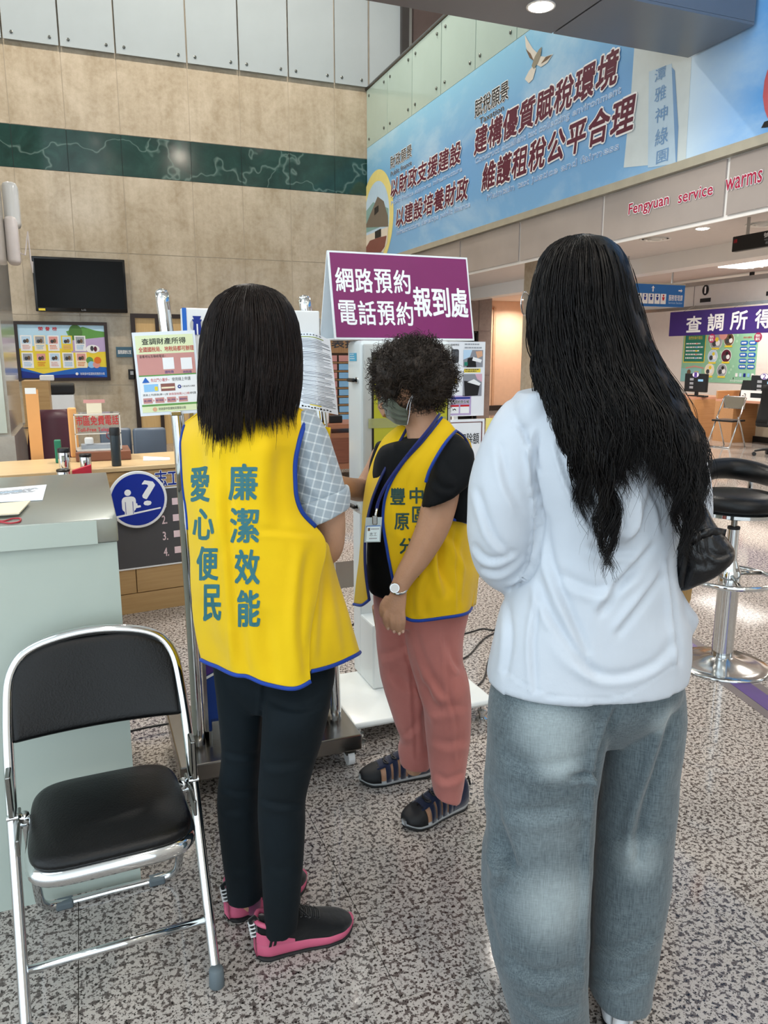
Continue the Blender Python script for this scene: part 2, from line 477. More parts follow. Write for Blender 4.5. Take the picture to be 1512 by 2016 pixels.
for i in range(len(jx) - 1):
    w_ = jx[i + 1] - jx[i]
    p = MB().box(-w_ / 2 + .012, 0, 0, w_ / 2 - .012, .02, 3.3).build('glass_panel', FROST, wf); p.location = ((jx[i] + jx[i + 1]) / 2, YF - .03, 6.065)
    for sx in (-1, 1):
        b = MB().lathe([(.022, 0), (.022, .012), (.012, .018)], n=12, M=Matrix.Rotation(math.pi / 2, 4, 'X')).build('bolt', BOLT, p)
        b.location = (sx * (w_ / 2 - .13), 0, .10)
# second-floor slab edge with banner board, glass balustrade, strip of panels beneath
slab = MB().box(XB + .05, -3, 3.05, XR, YB + 4, 5.05).build('slab_upper_floor', WHITEP); struct(slab, 'white slab edge of the upper floor')
ALU = mat('aluminium_trim', '#b9b5a6', rough=.35, metal=.4)
tr = MB().box(XB - .04, -3, 3.045, XB + .06, YF, 3.12).build('trim_1', ALU); struct(tr, 'beige metal trim under the sky banner')
# grey strip panels with white mullions
STRIP = mat('strip_panel', '#a39a95', rough=.12, var=.06, scale=2, coat=.4)
st = MB().box(XB + .03, -3, 2.56, XB + .05, YF, 3.06).build('wall_strip', WHITEP); struct(st, 'strip of grey glossy panels under the banner')
ym = [-3, -1.2, .4, 1.94, 3.54, 5.14, 6.75, 8.34, 9.9, 11.5, 12.6, YF]
for i in range(len(ym) - 1):
    l_ = ym[i + 1] - ym[i]
    o = MB().box(0, .02, 0, .02, l_ - .02, .44).build('strip_panel', STRIP, st); o.location = (XB + .012, ym[i], 2.595)
# balustrade glass panels and bolts
gb = empty('glass_balustrade', (XB, YF, 5.08)); tag(gb, 'row of frosted green glass panels with steel handrail above the sky banner', 'balustrade')
GLG = mat('green_frosted_glass', '#a9c0b8', rough=.15, var=.06, scale=.9, coat=.3)
yb = [YF]
while yb[-1] > -2: yb.append(yb[-1] - 1.02 if len(yb) > 1 else 12.62)
for i in range(len(yb) - 1):
    l_ = yb[i] - yb[i + 1]
    p = MB().box(0, 0, 0, .02, l_ - .014, .93).build('glass_panel', GLG, gb); p.location = (0, yb[i + 1] - YF, 0)
    for yy in (.13, l_ - .14):
        for zz in (.12, .82):
            b = MB().lathe([(.022, 0), (.022, .012), (.012, .018)], n=12, M=Matrix.Rotation(-math.pi / 2, 4, 'Y')).build('bolt', BOLT, p)
            b.location = (0, yy, zz)
hr = MB().tube([(0.01, .15, .965), (0.01, -16, .965)], .032, n=12).build('handrail', mat('rail_steel', '#8b8782', rough=.25, metal=1), gb, smooth=True)
# upper floor beyond the balustrade
uw = MB().box(XB + .75, YF - .05, 5.06, XR, YF + .2, 9.5).build('wall_upper', mat('brown_paint', '#5d504e', rough=.6)); struct(uw, 'brown wall of the upper floor behind the balustrade')
MB().box(XB + .62, YF - .12, 5.06, XB + .75, YF + .2, 9.5).build('door_jamb', mat('dark_jamb', '#3c3a3a', rough=.4), uw)
MB().box(XB + .05, YF - .03, 5.06, XB + .62, YF - .01, 9.5).build('white_panel', FROST, uw)
MB().box(XB + .75, YF - .13, 5.06, XB + .80, YF - .05, 9.5).build('steel_edge', STEEL, uw)
ur = MB().box(XR, -3, 5.06, XR + .2, YF, 9.5).build('wall_upper_right', WHITEP); struct(ur)
pl = empty('potted_plant', (XB + 1.3, YF - 1.0, 5.06)); tag(pl, 'small leafy plant standing behind the upper handrail', 'plant')
LEAF = mat('leaf', '#6f8a4a', rough=.5, var=.2); STEM = mat('stem', '#4d4638', rough=.7)
MB().lathe([(.10, 0), (.14, .02), (.17, .28), (.16, .28)], n=20).build('pot', mat('pot_clay', '#5a5552', rough=.6), pl)
rnd = random.Random(4)
for k in range(9):
    bx, by, hh = rnd.uniform(-.35, .5), rnd.uniform(-.2, .2), rnd.uniform(1.0, 1.45)
    s_ = MB().tube([(0, 0, .26), (bx * .5, by * .5, .26 + hh * .5), (bx, by, hh)], .008, n=5).build('stem', STEM, pl)
    for q in range(6):
        a = q * 1.05 + k; l_ = .16
        d_ = Vector((math.cos(a), math.sin(a), -.2)); sd = Vector((-math.sin(a), math.cos(a), 0)) * .03
        c_ = Vector((bx, by, hh))
        MB().add([c_, c_ + d_ * l_ * .5 + sd, c_ + d_ * l_ + Vector((0, 0, -.03)), c_ + d_ * l_ * .5 - sd], [(0, 1, 2, 3)]).build('leaf', LEAF, s_)
# under the upper floor: ceiling, downstand beam, back walls
ce = MB().box(XB + .05, -3, 2.98, XR, YB + 4, 3.04).build('ceiling_lower', mat('ceiling_paint', '#cfc8c4', rough=.6, var=.02)); struct(ce, 'white ceiling under the upper floor')
be = MB().box(8.3, -3, 2.74, 8.6, YB, 2.98).build('trim_2', WHITEP); struct(be, 'white downstand beam under the ceiling')
wr = MB().box(XR, -3, 0, XR + .2, YB + 4, 3.04).build('wall_right', mat('wall_white', '#e6ded8', rough=.5, var=.02)); struct(wr, 'white wall behind the service desks')
wb = MB().box(XB + .4, YB, 0, 8.05, YB + .3, 3.04).box(8.05, YB, 2.06, 8.72, YB + .3, 3.04).box(8.72, YB, 0, 9.05, YB + .3, 3.04).build('wall_back', GRANR); struct(wb, 'polished rose granite wall with a dark doorway')
for (a, b, c, d_) in ((8.722, 1.05, 9.048, 2.05), (8.722, .02, 9.048, 1.04), (8.722, 2.07, 9.048, 3.0)):
    MB().box(a, YB - .015, b, c, YB, d_).build('granite_panel', GRANR, wb)
dn = MB().box(8.0, YB + .25, 0, 8.75, YB + .30, 2.06).build('door_1', mat('black_door', '#0c0c0d', rough=.4)); struct(dn, 'black doorway in the granite wall')
for z in (0, ): MB().box(8.05, YB + .02, .0, 8.09, YB + .1, 2.06).box(8.68, YB + .02, 0, 8.72, YB + .1, 2.06).box(8.05, YB + .02, 2.02, 8.72, YB + .1, 2.06).build('door_frame', mat('frame_dark', '#1a1817', rough=.3), dn)
PINKW = mat('wall_peach', '#d9b79c', rough=.55, var=.03)
wc = MB().box(9.05, 19.0, 0, 12.0, 19.2, 3.04).box(9.05, YB + .3, 0, 9.15, 19, 3.04).box(11.9, YB, 0, 12.0, 19.0, 3.04).build('wall_corridor', PINKW); struct(wc, 'peach corridor wall beyond the granite wall')
d2 = MB().box(9.75, 18.95, 0, 10.65, 19.0, 2.75).build('door_2', mat('door_peach', '#e0c0a2', rough=.4, var=.03)); struct(d2, 'tall peach door at the end of the corridor')
MB().box(9.68, 18.93, 0, 9.75, 19.0, 2.8).box(10.65, 18.93, 0, 10.72, 19, 2.8).build('door_frame', mat('peach_frame', '#c79f80', rough=.4), d2)
MB().box(10.45, 18.93, 1.25, 10.53, 18.95, 1.42).build('lock_plate', STEEL, d2)
bs = MB().box(9.0, 18.92, 0, 12, 18.99, .14).build('baseboard_corridor', mat('base_dark', '#2c2624', rough=.4)); struct(bs)
sg = MB().box(9.85, 18.9, 1.75, 10.1, 18.945, 1.92).build('door_sign', DGREY); tag(sg, 'small dark nameplate on the peach door', 'sign')
b_ = Board((9.85, 18.899, 1.92), (1, 0, 0), (0, 0, -1), .25, .17); b_.text('主任室', .15, .3, .85, .7, WHITE).build('lettering', sg)
# round-cornered stone column under the slab edge (behind the long-haired woman)
cx = MB().rbox(5.55, 8.4, 0, 6.25, 9.1, 2.98, .02).build('column', MARB); struct(cx, 'beige stone column under the upper floor'); cx.name = 'trim_column_right'
# left marble column
cl = MB().box(-1.5, 5.52, 0, -.45, 6.6, 9.5).build('wall_left_column', MARBG); struct(cl, 'glossy grey marble column at the left edge')
MB().box(-1.52, 5.50, 0, -.43, 6.62, .95).build('plinth_panel', MARBG, cl)
MB().box(-1.5, 5.505, .97, -.47, 5.52, 4.9).build('front_panel', mat('marble_pale', '#b6bdb2', rough=.12, var=.05), cl)
# left wall, roof, bridge beam
wl = MB().box(-7.2, 4.5, 0, -7, YF + .3, 9.5).build('wall_left', WHITEP); struct(wl, 'unseen white side wall of the hall, left open near the camera for light')  # unseen; stops short so sky light enters from the left near the camera
wk = MB().box(1.5, -6.2, 0, 15, -6, 9.5).build('wall_rear_blocker', WHITEP); struct(wk, 'unseen white wall added behind the camera to block light on the right')  # unseen wall added to shut off light from the right rear
rf = MB().box(-7.2, 3.2, 9.5, XR + .2, YF + .5, 9.7).box(-7.2, -18, 9.5, XR + .2, -1.0, 9.7).box(-7.2, -1, 9.5, -6.2, 3.2, 9.7).box(-1.8, -1, 9.5, XR + .2, 3.2, 9.7).build('ceiling', WHITEP); struct(rf, 'unseen white ceiling of the hall with an opening added for light')  # unseen; opening added at the left to bring light from that side
BEAMP = mat('grey_cladding', '#7e8186', rough=.32, metal=.55, var=.04, scale=2)
bb = MB().box(-7, 4.97, 3.95, XB - .03, 5.61, 4.75).build('ceiling_bridge', mat('beam_core', '#2b2c2f', rough=.6)); struct(bb, 'grey metal clad bridge crossing the hall')
bx_ = [XB - .03]
while bx_[-1] > -6.5: bx_.append(bx_[-1] - 1.62)
bx_[1] = 3.62
for i in range(len(bx_) - 1):
    w_ = bx_[i] - bx_[i + 1]
    MB().box(bx_[i + 1] + .008, 4.945, 3.93, bx_[i] - .008, 5.635, 3.95).build('soffit_panel', BEAMP, bb)
    MB().box(bx_[i + 1] + .008, 4.945, 3.952, bx_[i] - .008, 4.965, 4.75).build('fascia_panel', BEAMP, bb)
# ------------------------------------------------------------------ downlights
LENS = mat('lamp_lens', '#ffffff', rough=.4, var=0, emit='#fff6ea', estr=24)
RIMW = mat('lamp_rim', '#e8e6e2', rough=.4)
def downlight(x, y, z, label, power=0, r=.075, grp='round ceiling downlights', col=(1, .93, .84)):
    e = empty('downlight', (x, y, z)); tag(e, label, 'ceiling light', grp)
    MB().lathe([(r + .02, 0), (r + .02, -.006), (r, -.008), (r, -.002)], n=24).build('rim', RIMW, e, smooth=True)
    MB().lathe([(r * .98, -.003), (r * .9, -.012), (r * .5, -.018)], n=24).build('lens', LENS, e, smooth=True)
    if power:
        ld = bpy.data.lights.new('downlight_lamp', 'AREA'); ld.shape = 'DISK'; ld.size = r * 2; ld.energy = power; ld.color = col; ld.spread = math.radians(150)
        lo = bpy.data.objects.new('downlight_lamp', ld); link(lo, e); lo.location = (0, 0, -.025)
p = G(1065, 12, 3.93); downlight(p.x, p.y, 3.93, 'bright round downlight in the grey bridge soffit at the top of the picture', 30, .085)
for k, X in enumerate((.9, -.9, -2.7)): downlight(X, p.y, 3.93, 'round downlight in the bridge soffit further to the left', 30, .085, 'bridge downlights out of view')
for q in [(193, 212), (187, 278), (183, 328), (379, 233), (354, 295), (333, 340), (541, 248), (510, 288), (482, 322), (458, 351)]:
    r_, _ = ray(*q); t_ = (9.5 - H) / r_.z; yy = 2 * YF - r_.y * t_
    if yy > -17.5: downlight(r_.x * t_, yy, 9.5, 'round downlight added in the high hall ceiling to wash the far wall', 45, .13, 'high hall downlights', (1, .9, .78))
for (x_, y_) in [(-4.5, 11), (-1.5, 11), (1.5, 11), (3.8, 11)]: downlight(x_, y_, 9.5, 'round downlight added in the high hall ceiling to wash the far wall', 110, .13, 'high hall downlights', (1, .88, .74))  # lamps added to warm and brighten the far wall
names = {0: 'downlight nearest the black queue display', 1: 'downlight behind the grey strip panels beside the lettering', 2: 'downlight beyond the white beam, above the numbered fascia'}
CZ = 2.98
dl = [((1383, 449), 'ceiling downlight right of the long-haired woman, below the word service'), ((1207, 436), None), ((1367, 519), 'ceiling downlight beyond the white beam above the numbered fascia'),
      ((932, 569), 'ceiling downlight just right of the magenta sign'), ((1010, 592), 'ceiling downlight above the peach corridor door'), ((1370, 620), None)]
for (q, lab) in dl:
    if lab is None: continue
    p = G(*q, CZ)
    if p.y > 18.5: p.y = 18.2
    downlight(p.x, p.y, CZ, lab, 42)
for k, (x, y) in enumerate([(6.4, 1.5), (6.4, 4.6), (8.0, 3.0), (9.6, 4.5), (9.6, 7.5), (11.6, 6.0), (12.2, 9.0), (12.2, 12.0), (6.6, 12.6), (10.2, 15.0), (7.6, 11.0)]):
    downlight(x, y, CZ, 'unseen round downlight lighting the space under the upper floor', 40, grp='unseen downlights under the upper floor')  # unseen lamps, there only to light the space under the upper floor
# air diffusers
def diffuser(x, y, z, label):
    e = empty('air_diffuser', (x, y, z)); tag(e, label, 'air vent', 'round ceiling air diffusers')
    for k in range(3):
        r = .2 - .055 * k
        MB().lathe([(r, 0), (r, -.012 - .008 * k), (r - .03, -.002 - .008 * k), (r - .03, 0)], n=28).build('vane_ring', RIMW, e, smooth=True)
p = G(1290, 470, CZ); diffuser(p.x, p.y, CZ, 'round air diffuser in the ceiling beside the white downlight, above the woman in white')
p = G(1488, 425, CZ); diffuser(p.x + .5, p.y + .35, CZ, 'round air diffuser in the ceiling above the black queue display')
# fluorescent louvre above the fascia
lf = MB().box(10.3, 9.2, 2.965, 10.9, 10.6, 2.98).build('ceiling_louvre', mat('louvre_lit', '#ffffff', rough=.4, var=0, emit='#fff8f0', estr=4)); tag(lf, 'white louvred fluorescent light above the numbered fascia', 'ceiling light')
for k in range(7): MB().box(10.3, 9.2 + .2 * k, 2.95, 10.9, 9.215 + .2 * k, 2.965).build('louvre', RIMW, lf)
# ------------------------------------------------------------------ sky banner and lettering on the slab edge
def sky_material():
    m = mat('sky_print', '#7fb8e6', rough=.35, var=0)
    N, L, b = nodes(m); v = coords(N, L, (1, .55, 1), 'Position')
    a = tex(N, L, v, 1.1, 7, .6, dist=.4)
    sep = N.new('ShaderNodeSeparateXYZ'); g = N.new('ShaderNodeNewGeometry'); L.new(g.outputs['Position'], sep.inputs[0])
    def rng(o, a0, a1):
        r = N.new('ShaderNodeMapRange'); r.inputs[1].default_value = a0; r.inputs[2].default_value = a1; L.new(o, r.inputs[0]); return r.outputs[0]
    left = ramp(N, L, rng(sep.outputs[2], 3.1, 5.1), [(0, '#78aedd'), (.5, '#6fa6dc'), (1, '#8cc9ea')])
    right = ramp(N, L, rng(sep.outputs[1], 5.7, 3.0), [(0, '#cfe6f7'), (.35, '#4d9ee6'), (1, '#3a8fdc')])
    sel = ramp(N, L, rng(sep.outputs[1], 5.66, 5.64), [(0, '#000000'), (1, '#ffffff')])
    o = mixc(N, L, sel, left, right)
    o = mixc(N, L, ramp(N, L, a, [(.46, '#000000'), (.72, '#c8c8c8')]), o, '#d6ecf6')
    L.new(o, b.inputs['Base Color']); return m
bw, bh = YF + 2.0, 1.95
YF0 = YF; YF = YF - .02
bo = MB().box(0, -bw, -bh, .035, 0, 0).build('sky_banner', sky_material()); bo.location = (XB, YF, 5.075)
tag(bo, 'long sky blue printed banner with dark red Chinese slogans and a dove', 'banner')
BN = Board((XB, YF, 5.075), (0, -1, 0), (0, 0, -1), bw, bh, .003)
def BU(px, py):
    p = WX(px, py, XB); return (YF - p.y) / bw, (5.075 - p.z) / bh
def BT(body, l, r, m, **kw):      # l=(px,top,bottom) r=(px,top,bottom)
    a, b, c, d = BU(l[0], l[1]), BU(l[0], l[2]), BU(r[0], r[1]), BU(r[0], r[2])
    f_ = BN.htext if kw.pop('sp', False) else BN.text
    f_(body, a[0], (a[1] + c[1]) / 2, c[0], (b[1] + d[1]) / 2, m, **kw)
STONEP = flat('print_stone', '#c9d6da'); STONEL = flat('print_stone_light', '#b4cee2'); STONED = flat('print_stone_shade', '#6f98c4')
HOUSE1 = flat('print_house_roof', '#6f675c'); HOUSE2 = flat('print_house_wall', '#d8d2c6'); BRICKP = flat('print_house_brick', '#7c4a42')
ARC = flat('print_arc_yellow', '#e3d98a'); HILLP = flat('print_hill', '#7fa7a6')
# house in a yellow arc at the far end
hc = BU(741, 432)
BN.ring(hc[0], hc[1], .62, .80, ARC, 1, 36, -60, 175)
BN.ell(hc[0], hc[1], .62 / bw, .62 / bh, LBLUE, 1, 36)
def bp(pts, m, k): BN.poly([BU(*p) for p in pts], m, k)
bp([(718, 420), (735, 398), (765, 410), (765, 440), (718, 460)], HILLP, 1.4)
bp([(719, 448), (744, 387), (756, 396), (764, 425), (765, 446)], HOUSE1, 2)
bp([(719, 465), (765, 446), (763, 478), (755, 497), (719, 497)], HOUSE2, 2)
bp([(738, 424), (746, 416), (746, 404), (738, 410)], BLACK, 3)
bp([(739, 456), (751, 450), (751, 466), (739, 470)], BLACK, 3)
bp([(720, 490), (729, 474), (745, 468), (762, 464), (758, 486), (750, 497), (720, 497)], BRICKP, 3)
CRIM = flat('print_crimson', '#591330')
BT('財政願景', (769, 309, 329), (811, 283, 312), BLACK, bold=.01, halo=WHITE, hb=.05)
BT('Public finance', (770, 336, 346), (811, 317, 326), BLACK, halo=WHITE, hb=.05)
BT('以財政支援建設', (770.5, 356, 385.5), (909, 274.6, 323.6), CRIM, bold=.03, halo=WHITE, hb=.05, k=4, shear=.12, spacing=1.08)
BT('Public finance supports infrastructure', (770.5, 397, 408), (910, 327, 338), flat('print_skyblue', '#7fb0e6'), halo=flat('print_paleblue', '#e6f0fa'), hb=.055)
BT('以建設培養財政', (781, 413, 443), (923.5, 344, 396), CRIM, bold=.03, halo=WHITE, hb=.05, k=4, shear=.12, spacing=1.08)
BT('Infrastructure develops public finance', (781, 453, 466), (926, 397, 409), MATS['print_skyblue'], halo=MATS['print_paleblue'], hb=.055)
BT('賦稅願景', (936, 196, 231), (1002, 159.5, 196), BLACK, bold=.012, halo=WHITE, hb=.045)
BT('Taxation', (945, 230, 241), (992.7, 208, 221), BLACK, bold=.01, halo=WHITE, hb=.045)
BT('建構優質賦稅環境', (936, 252, 301), (1220, 97, 167), CRIM, bold=.035, halo=WHITE, hb=.05, k=4, shear=.12, spacing=1.1)
BT('Construct excellent tax collecting environment', (936, 309, 325), (1223.6, 172, 188), MATS['print_skyblue'], halo=MATS['print_paleblue'], hb=.055)
BT('維護租稅公平合理', (951, 322, 373), (1253, 188, 258), CRIM, bold=.035, halo=WHITE, hb=.05, k=4, shear=.12, spacing=1.1)
BT('Maintain tax justice and fairness', (959, 381, 397), (1219, 282, 298), flat('print_blue2', '#6fa3dd'), halo=MATS['print_paleblue'], hb=.055)
# stone marker picture
bp([(1249, 93), (1362, 113), (1350, 318), (1228, 330), (1243, 180)], STONEP, .5)
bp([(1278, 141), (1323, 125), (1332, 322), (1276, 330)], STONEL, 1)
bp([(1323, 132), (1329, 139), (1336, 250), (1333, 322), (1331, 322)], STONED, 1.2)
for ch, (a0, a1, b0, b1) in zip('潭雅神綠園', [(1291, 1312, 135, 160), (1291, 1313, 171, 200), (1292, 1316, 211, 241), (1292, 1317, 253, 287), (1294, 1317, 296, 322)]):
    BT(ch, (a0, b0, b1), (a1, b0 - 3, b1 - 5), STONED, k=2, bold=.005)
# dove
DOVE1, DOVE2 = flat('print_dove', '#8f8a78'), flat('print_dove_light', '#d9d6cc')
bp([(1034, 68), (1040, 80), (1050, 96), (1058, 104), (1052, 118), (1044, 112), (1036, 92)], DOVE2, 2)
bp([(1062, 98), (1068, 92), (1066, 108), (1060, 124), (1052, 136), (1048, 130), (1054, 112)], DOVE1, 3)
bp([(1062, 110), (1074, 112), (1090, 106), (1078, 124), (1066, 132), (1058, 128)], DOVE2, 2)
bp([(1050, 130), (1056, 134), (1050, 156), (1042, 164), (1034, 156), (1042, 140)], DOVE2, 2)
bp([(1036, 96), (1044, 114), (1052, 120), (1046, 106)], BROWNP, 3)
bp([(1066, 126), (1078, 118), (1088, 108), (1076, 112)], BROWNP, 3)
bp([(1506, 215), (1503, 190), (1506, 160), (1512, 138), (1530, 130), (1530, 240), (1512, 232)], flat('print_rose', '#c95d62'), 2)
bp([(1500, 252), (1506, 240), (1530, 232), (1530, 248)], BLACK, 2.4)
BN.build('print', bo, True)
# letters on the grey strip
SB = Board((XB + .012, YF, 3.035), (0, -1, 0), (0, 0, -1), bw, .44, .003)
def SU(px, py):
    p = WX(px, py, XB + .012); return (YF - p.y) / bw, (3.035 - p.z) / .44
for body, l, r in [('Fengyuan', (1240, 400, 428), (1319, 382, 410)), ('service', (1338, 378, 399), (1406, 361, 384)), ('warms', (1431, 352, 375), (1503, 336, 359))]:
    a, b, c, d = SU(l[0], l[1]), SU(l[0], l[2]), SU(r[0], r[1]), SU(r[0], r[2])
    SB.text(body, a[0], (a[1] + c[1]) / 2, c[0], (b[1] + d[1]) / 2, flat('letter_red', '#a31540'), bold=.02, halo=WHITE, hb=.05, k=3)
    SB.build('lettering', st); SB.mb = MB()

YF = YF0
# ------------------------------------------------------------------ far wall: television, honour board, plates, door
p0, p1 = WY(62, 505, YF), WY(251, 617, YF)
tv = empty('television', ((p0.x + p1.x) / 2, YF, p1.z)); tag(tv, 'large black flat television mounted high on the beige marble wall', 'television')
w_, h_ = p1.x - p0.x, p0.z - p1.z
MB().rbox(-w_ / 2, -.11, 0, w_ / 2, -.05, h_, .012).build('casing', mat('tv_black', '#0a0a0b', rough=.25), tv, autos=40)
MB().box(-w_ / 2 + .035, -.114, .06, w_ / 2 - .035, -.109, h_ - .035).build('screen', mat('tv_screen', '#030405', rough=.25, var=0, spec=.2), tv)
MB().box(-.3, -.05, .2, .3, 0, h_ - .2).build('wall_mount', PLASTK, tv)
b_ = Board((-w_ / 2, -.112, h_), (1, 0, 0), (0, 0, -1), w_, h_, .003)
b_.text('LG', .49, .945, .535, .975, GREYP, k=2); b_.build('logo', tv); b_.mb = MB(); b_.rect(.03, .945, .10, .985, YELL, 2); b_.build('sticker', tv)
p0, p1 = WY(26, 632, YF), WY(218, 749, YF)
hb = empty('honour_board', (p0.x, YF, p1.z)); tag(hb, 'dark framed notice board with photo cards on blue and yellow print', 'notice board')
w_, h_ = p1.x - p0.x, p0.z - p1.z
FRD = mat('frame_brown', '#2d211c', rough=.35)
MB().box(0, -.05, 0, w_, -.0, .05).box(0, -.05, h_ - .05, w_, 0, h_).box(0, -.05, .05, .05, 0, h_ - .05).box(w_ - .05, -.05, .05, w_, 0, h_ - .05).build('frame', FRD, hb)
MB().box(.05, -.03, .05, w_ - .05, -.005, h_ - .05).build('backing', WHITEP, hb)
b_ = Board((.05, -.03, h_ - .05), (1, 0, 0), (0, 0, -1), w_ - .1, h_ - .1, .0015)
b_.rect(0, 0, 1, 1, flat('print_lightsky', '#b7dcf2'), .5)
b_.poly([(.0, .45), (.3, .36), (.6, .5), (1, .42), (1, .95), (0, .95)], YELL, 1); b_.poly([(.55, .3), (1, .22), (1, .5), (.6, .52)], LILAC, 1.2)
b_.poly([(.55, .12), (.75, .03), (.9, .1), (1, .12), (1, .3), (.6, .3)], GREEN, 1.1); b_.ell(.66, .14, .08, .15, flat('print_tree', '#4c7a3a'), 1.3)
b_.poly([(0, .80), (.25, .92), (.55, .84), (.8, .78), (1, .80), (1, 1), (0, 1)], BLUE, 1.5); b_.poly([(0, .86), (.3, .95), (.6, .93), (1, .99), (1, 1), (0, 1)], NAVY, 1.7)
b_.htext('榮譽榜', .22, .04, .46, .11, RED, gap=.35, k=3, bold=.02)
for r in range(2):
    for c in range(5):
        u, v = .02 + c * .155, .20 + r * .32
        b_.rect(u, v, u + .13, v + .29, [WHITE, CREAM, WHITE, YELL, WHITE][(c + r * 2) % 5], 3)
        b_.rect(u + .015, v + .02, u + .115, v + .15, [LBLUE, GREYP, PINK][(c + r) % 3], 4); b_.ell(u + .05, v + .11, .02, .035, DGREY, 4.5, 10); b_.ell(u + .08, v + .10, .018, .04, BROWNP, 4.5, 10)
        b_.lines(u + .02, v + .18, u + .115, v + .27, 3, [PINK, SKY, ORANGE][(c + r) % 3], 4.5, seed=c)
for k in range(5):
    a = math.radians(90 + 72 * k); b_.circ(.85 + .05 * math.cos(a), .69 - .075 * math.sin(a), .055, [YELL, GREEN, SKY, PINK, ORANGE][k], 3 + .1 * k)
b_.ell(.85, .45, .08, .08, WHITE, 3); b_.ell(.84, .44, .02, .05, DGREY, 3.5); b_.ell(.88, .45, .02, .05, MAROON, 3.6)
b_.circ(.64, .925, .022, WHITE, 4); b_.text('財政部中區國稅局豐原分局', .68, .90, .97, .95, WHITE, k=4); b_.build('print', hb)
p0, p1 = WY(228, 683, YF), WY(262, 703, YF)
np_ = MB().box(p0.x, YF - .02, p1.z, p1.x, YF, p0.z).build('room_plate', flat('plate_teal', '#3f6276')); tag(np_, 'small blue grey room nameplate on the marble wall', 'sign')
b_ = Board((p0.x, YF - .021, p0.z), (1, 0, 0), (0, 0, -1), p1.x - p0.x, p0.z - p1.z, .0015); b_.text('服務課辦公室', .1, .3, .9, .7, WHITE, k=2, bold=.01).build('lettering', np_)
p0, p1 = WY(252, 727, YF), WY(267, 747, YF)
ic = MB().rbox(p0.x, YF - .05, p1.z, p1.x, YF, p0.z, .008).build('access_reader', PLASTK); tag(ic, 'small black access reader on the marble wall', 'intercom')
MB().box(p0.x + .03, YF - .055, p0.z - .09, p1.x - .03, YF - .049, p0.z - .03).build('display', GREYP, ic)
p0 = WY(265, 626, YF); p1 = WY(308, 626, YF)
d3 = MB().box(p0.x, YF - .02, 0, p1.x + .6, YF - .005, p0.z).build('door_3', wood('door_wood', '#d3b480', '#c8a56f', axis='z')); struct(d3, 'light wooden door with dark frame in the marble wall')
MB().box(p0.x - .07, YF - .05, 0, p0.x, YF, p0.z + .07).box(p1.x + .6, YF - .05, 0, p1.x + .67, YF, p0.z + .07).box(p0.x, YF - .05, p0.z, p1.x + .6, YF, p0.z + .07).box(p1.x - .03, YF - .05, 0, p1.x + .03, YF, p0.z).build('door_frame', FRD, d3)
# handset unit on the marble column
ph = empty('wall_handset', (-.43, 5.9, 2.1)); tag(ph, 'white wall telephone handset with curled cord on the marble column', 'telephone')
PHW = mat('phone_white', '#cfc9c8', rough=.35)
pz = WX(22, 430, -.40)
ph.location = (-.45, pz.y, 2.12)
MB().rbox(0, -.09, .02, .09, .09, .36, .03).build('cradle', PHW, ph, autos=50)
MB().rbox(0, .0, .30, .11, .20, .62, .035).build('handset', mat('phone_clear', '#d9dcdc', rough=.15, var=.03), ph, autos=50)
cd = [(.08 + .012 * math.sin(t * .9), .1 + .03 * math.sin(t * .45), .36 - .03 * t * .45) for t in range(24)]
MB().tube([(.07, .02, .12), (.12, .06, .1), (.15, .1, .28), (.155, .1, .05), (.16, .12, -.02), (.165, .1, .06)], .006, n=6).build('cord', PHW, ph)
# ------------------------------------------------------------------ under the upper floor: signs, desks
# queue display
p0 = WX(1442, 470, 7.0); qd = empty('queue_display', (7.0, p0.y, 2.63)); tag(qd, 'black electronic queue display hanging from the ceiling', 'display')
MB().rbox(0, -1.3, 0, .07, 0, .165, .008).build('casing', PLASTK, qd)
for yy in (-.2, -1.1): MB().box(.02, yy, .165, .04, yy + .03, .35).build('hanger', STEEL, qd)
b_ = Board((-.001, 0, .165), (0, -1, 0), (0, 0, -1), 1.3, .165, .0015)
b_.text('請', .02, .2, .06, .45, RED, k=2); b_.text('號到', .34, .12, .45, .42, WHITE, k=2, bold=.01); b_.text('NUMBER', .35, .5, .45, .62, GREYP, k=2); b_.text('櫃', .36, .68, .42, .86, GREYP, k=2); b_.build('lettering', qd)
# blue directional sign
p0, p1 = WY(1215, 556, 10.0), WY(1346, 605, 10.0); p2 = WY(1346, 562, 10.0)
ds = empty('direction_sign', (p0.x, 10.0, p1.z)); tag(ds, 'blue hanging direction sign with white arrows and toilet pictograms', 'sign')
w_, h_ = p1.x - p0.x, p2.z - p1.z
MB().box(0, 0, 0, w_, .06, h_).build('panel', flat('sign_blue', '#1f6cb8', .3), ds); MB().box(0, -.005, h_, w_, .065, h_ + .02).build('top_rail', ALU, ds)
for xx in (.2, w_ - .25): MB().box(xx, .02, h_ + .02, xx + .02, .04, 2.98 - p1.z).build('hanger', STEEL, ds)
b_ = Board((0, 0, h_), (1, 0, 0), (0, 0, -1), w_, h_, .002)
def arrow(b, cu, cv, sz, up, m):
    a, c = sz / b.w, sz / b.h
    if up: b.poly([(cu, cv - c), (cu - a * .8, cv - c * .1), (cu - a * .25, cv - c * .35), (cu - a * .25, cv + c), (cu + a * .25, cv + c), (cu + a * .25, cv - c * .35), (cu + a * .8, cv - c * .1)], m, 2)
    else: b.poly([(cu + a, cv), (cu + a * .1, cv - c * .8), (cu + a * .35, cv - c * .25), (cu - a, cv - c * .25), (cu - a, cv + c * .25), (cu + a * .35, cv + c * .25), (cu + a * .1, cv + c * .8)], m, 2)
arrow(b_, .52, .2, .045, True, WHITE); arrow(b_, .93, .25, .04, False, WHITE)
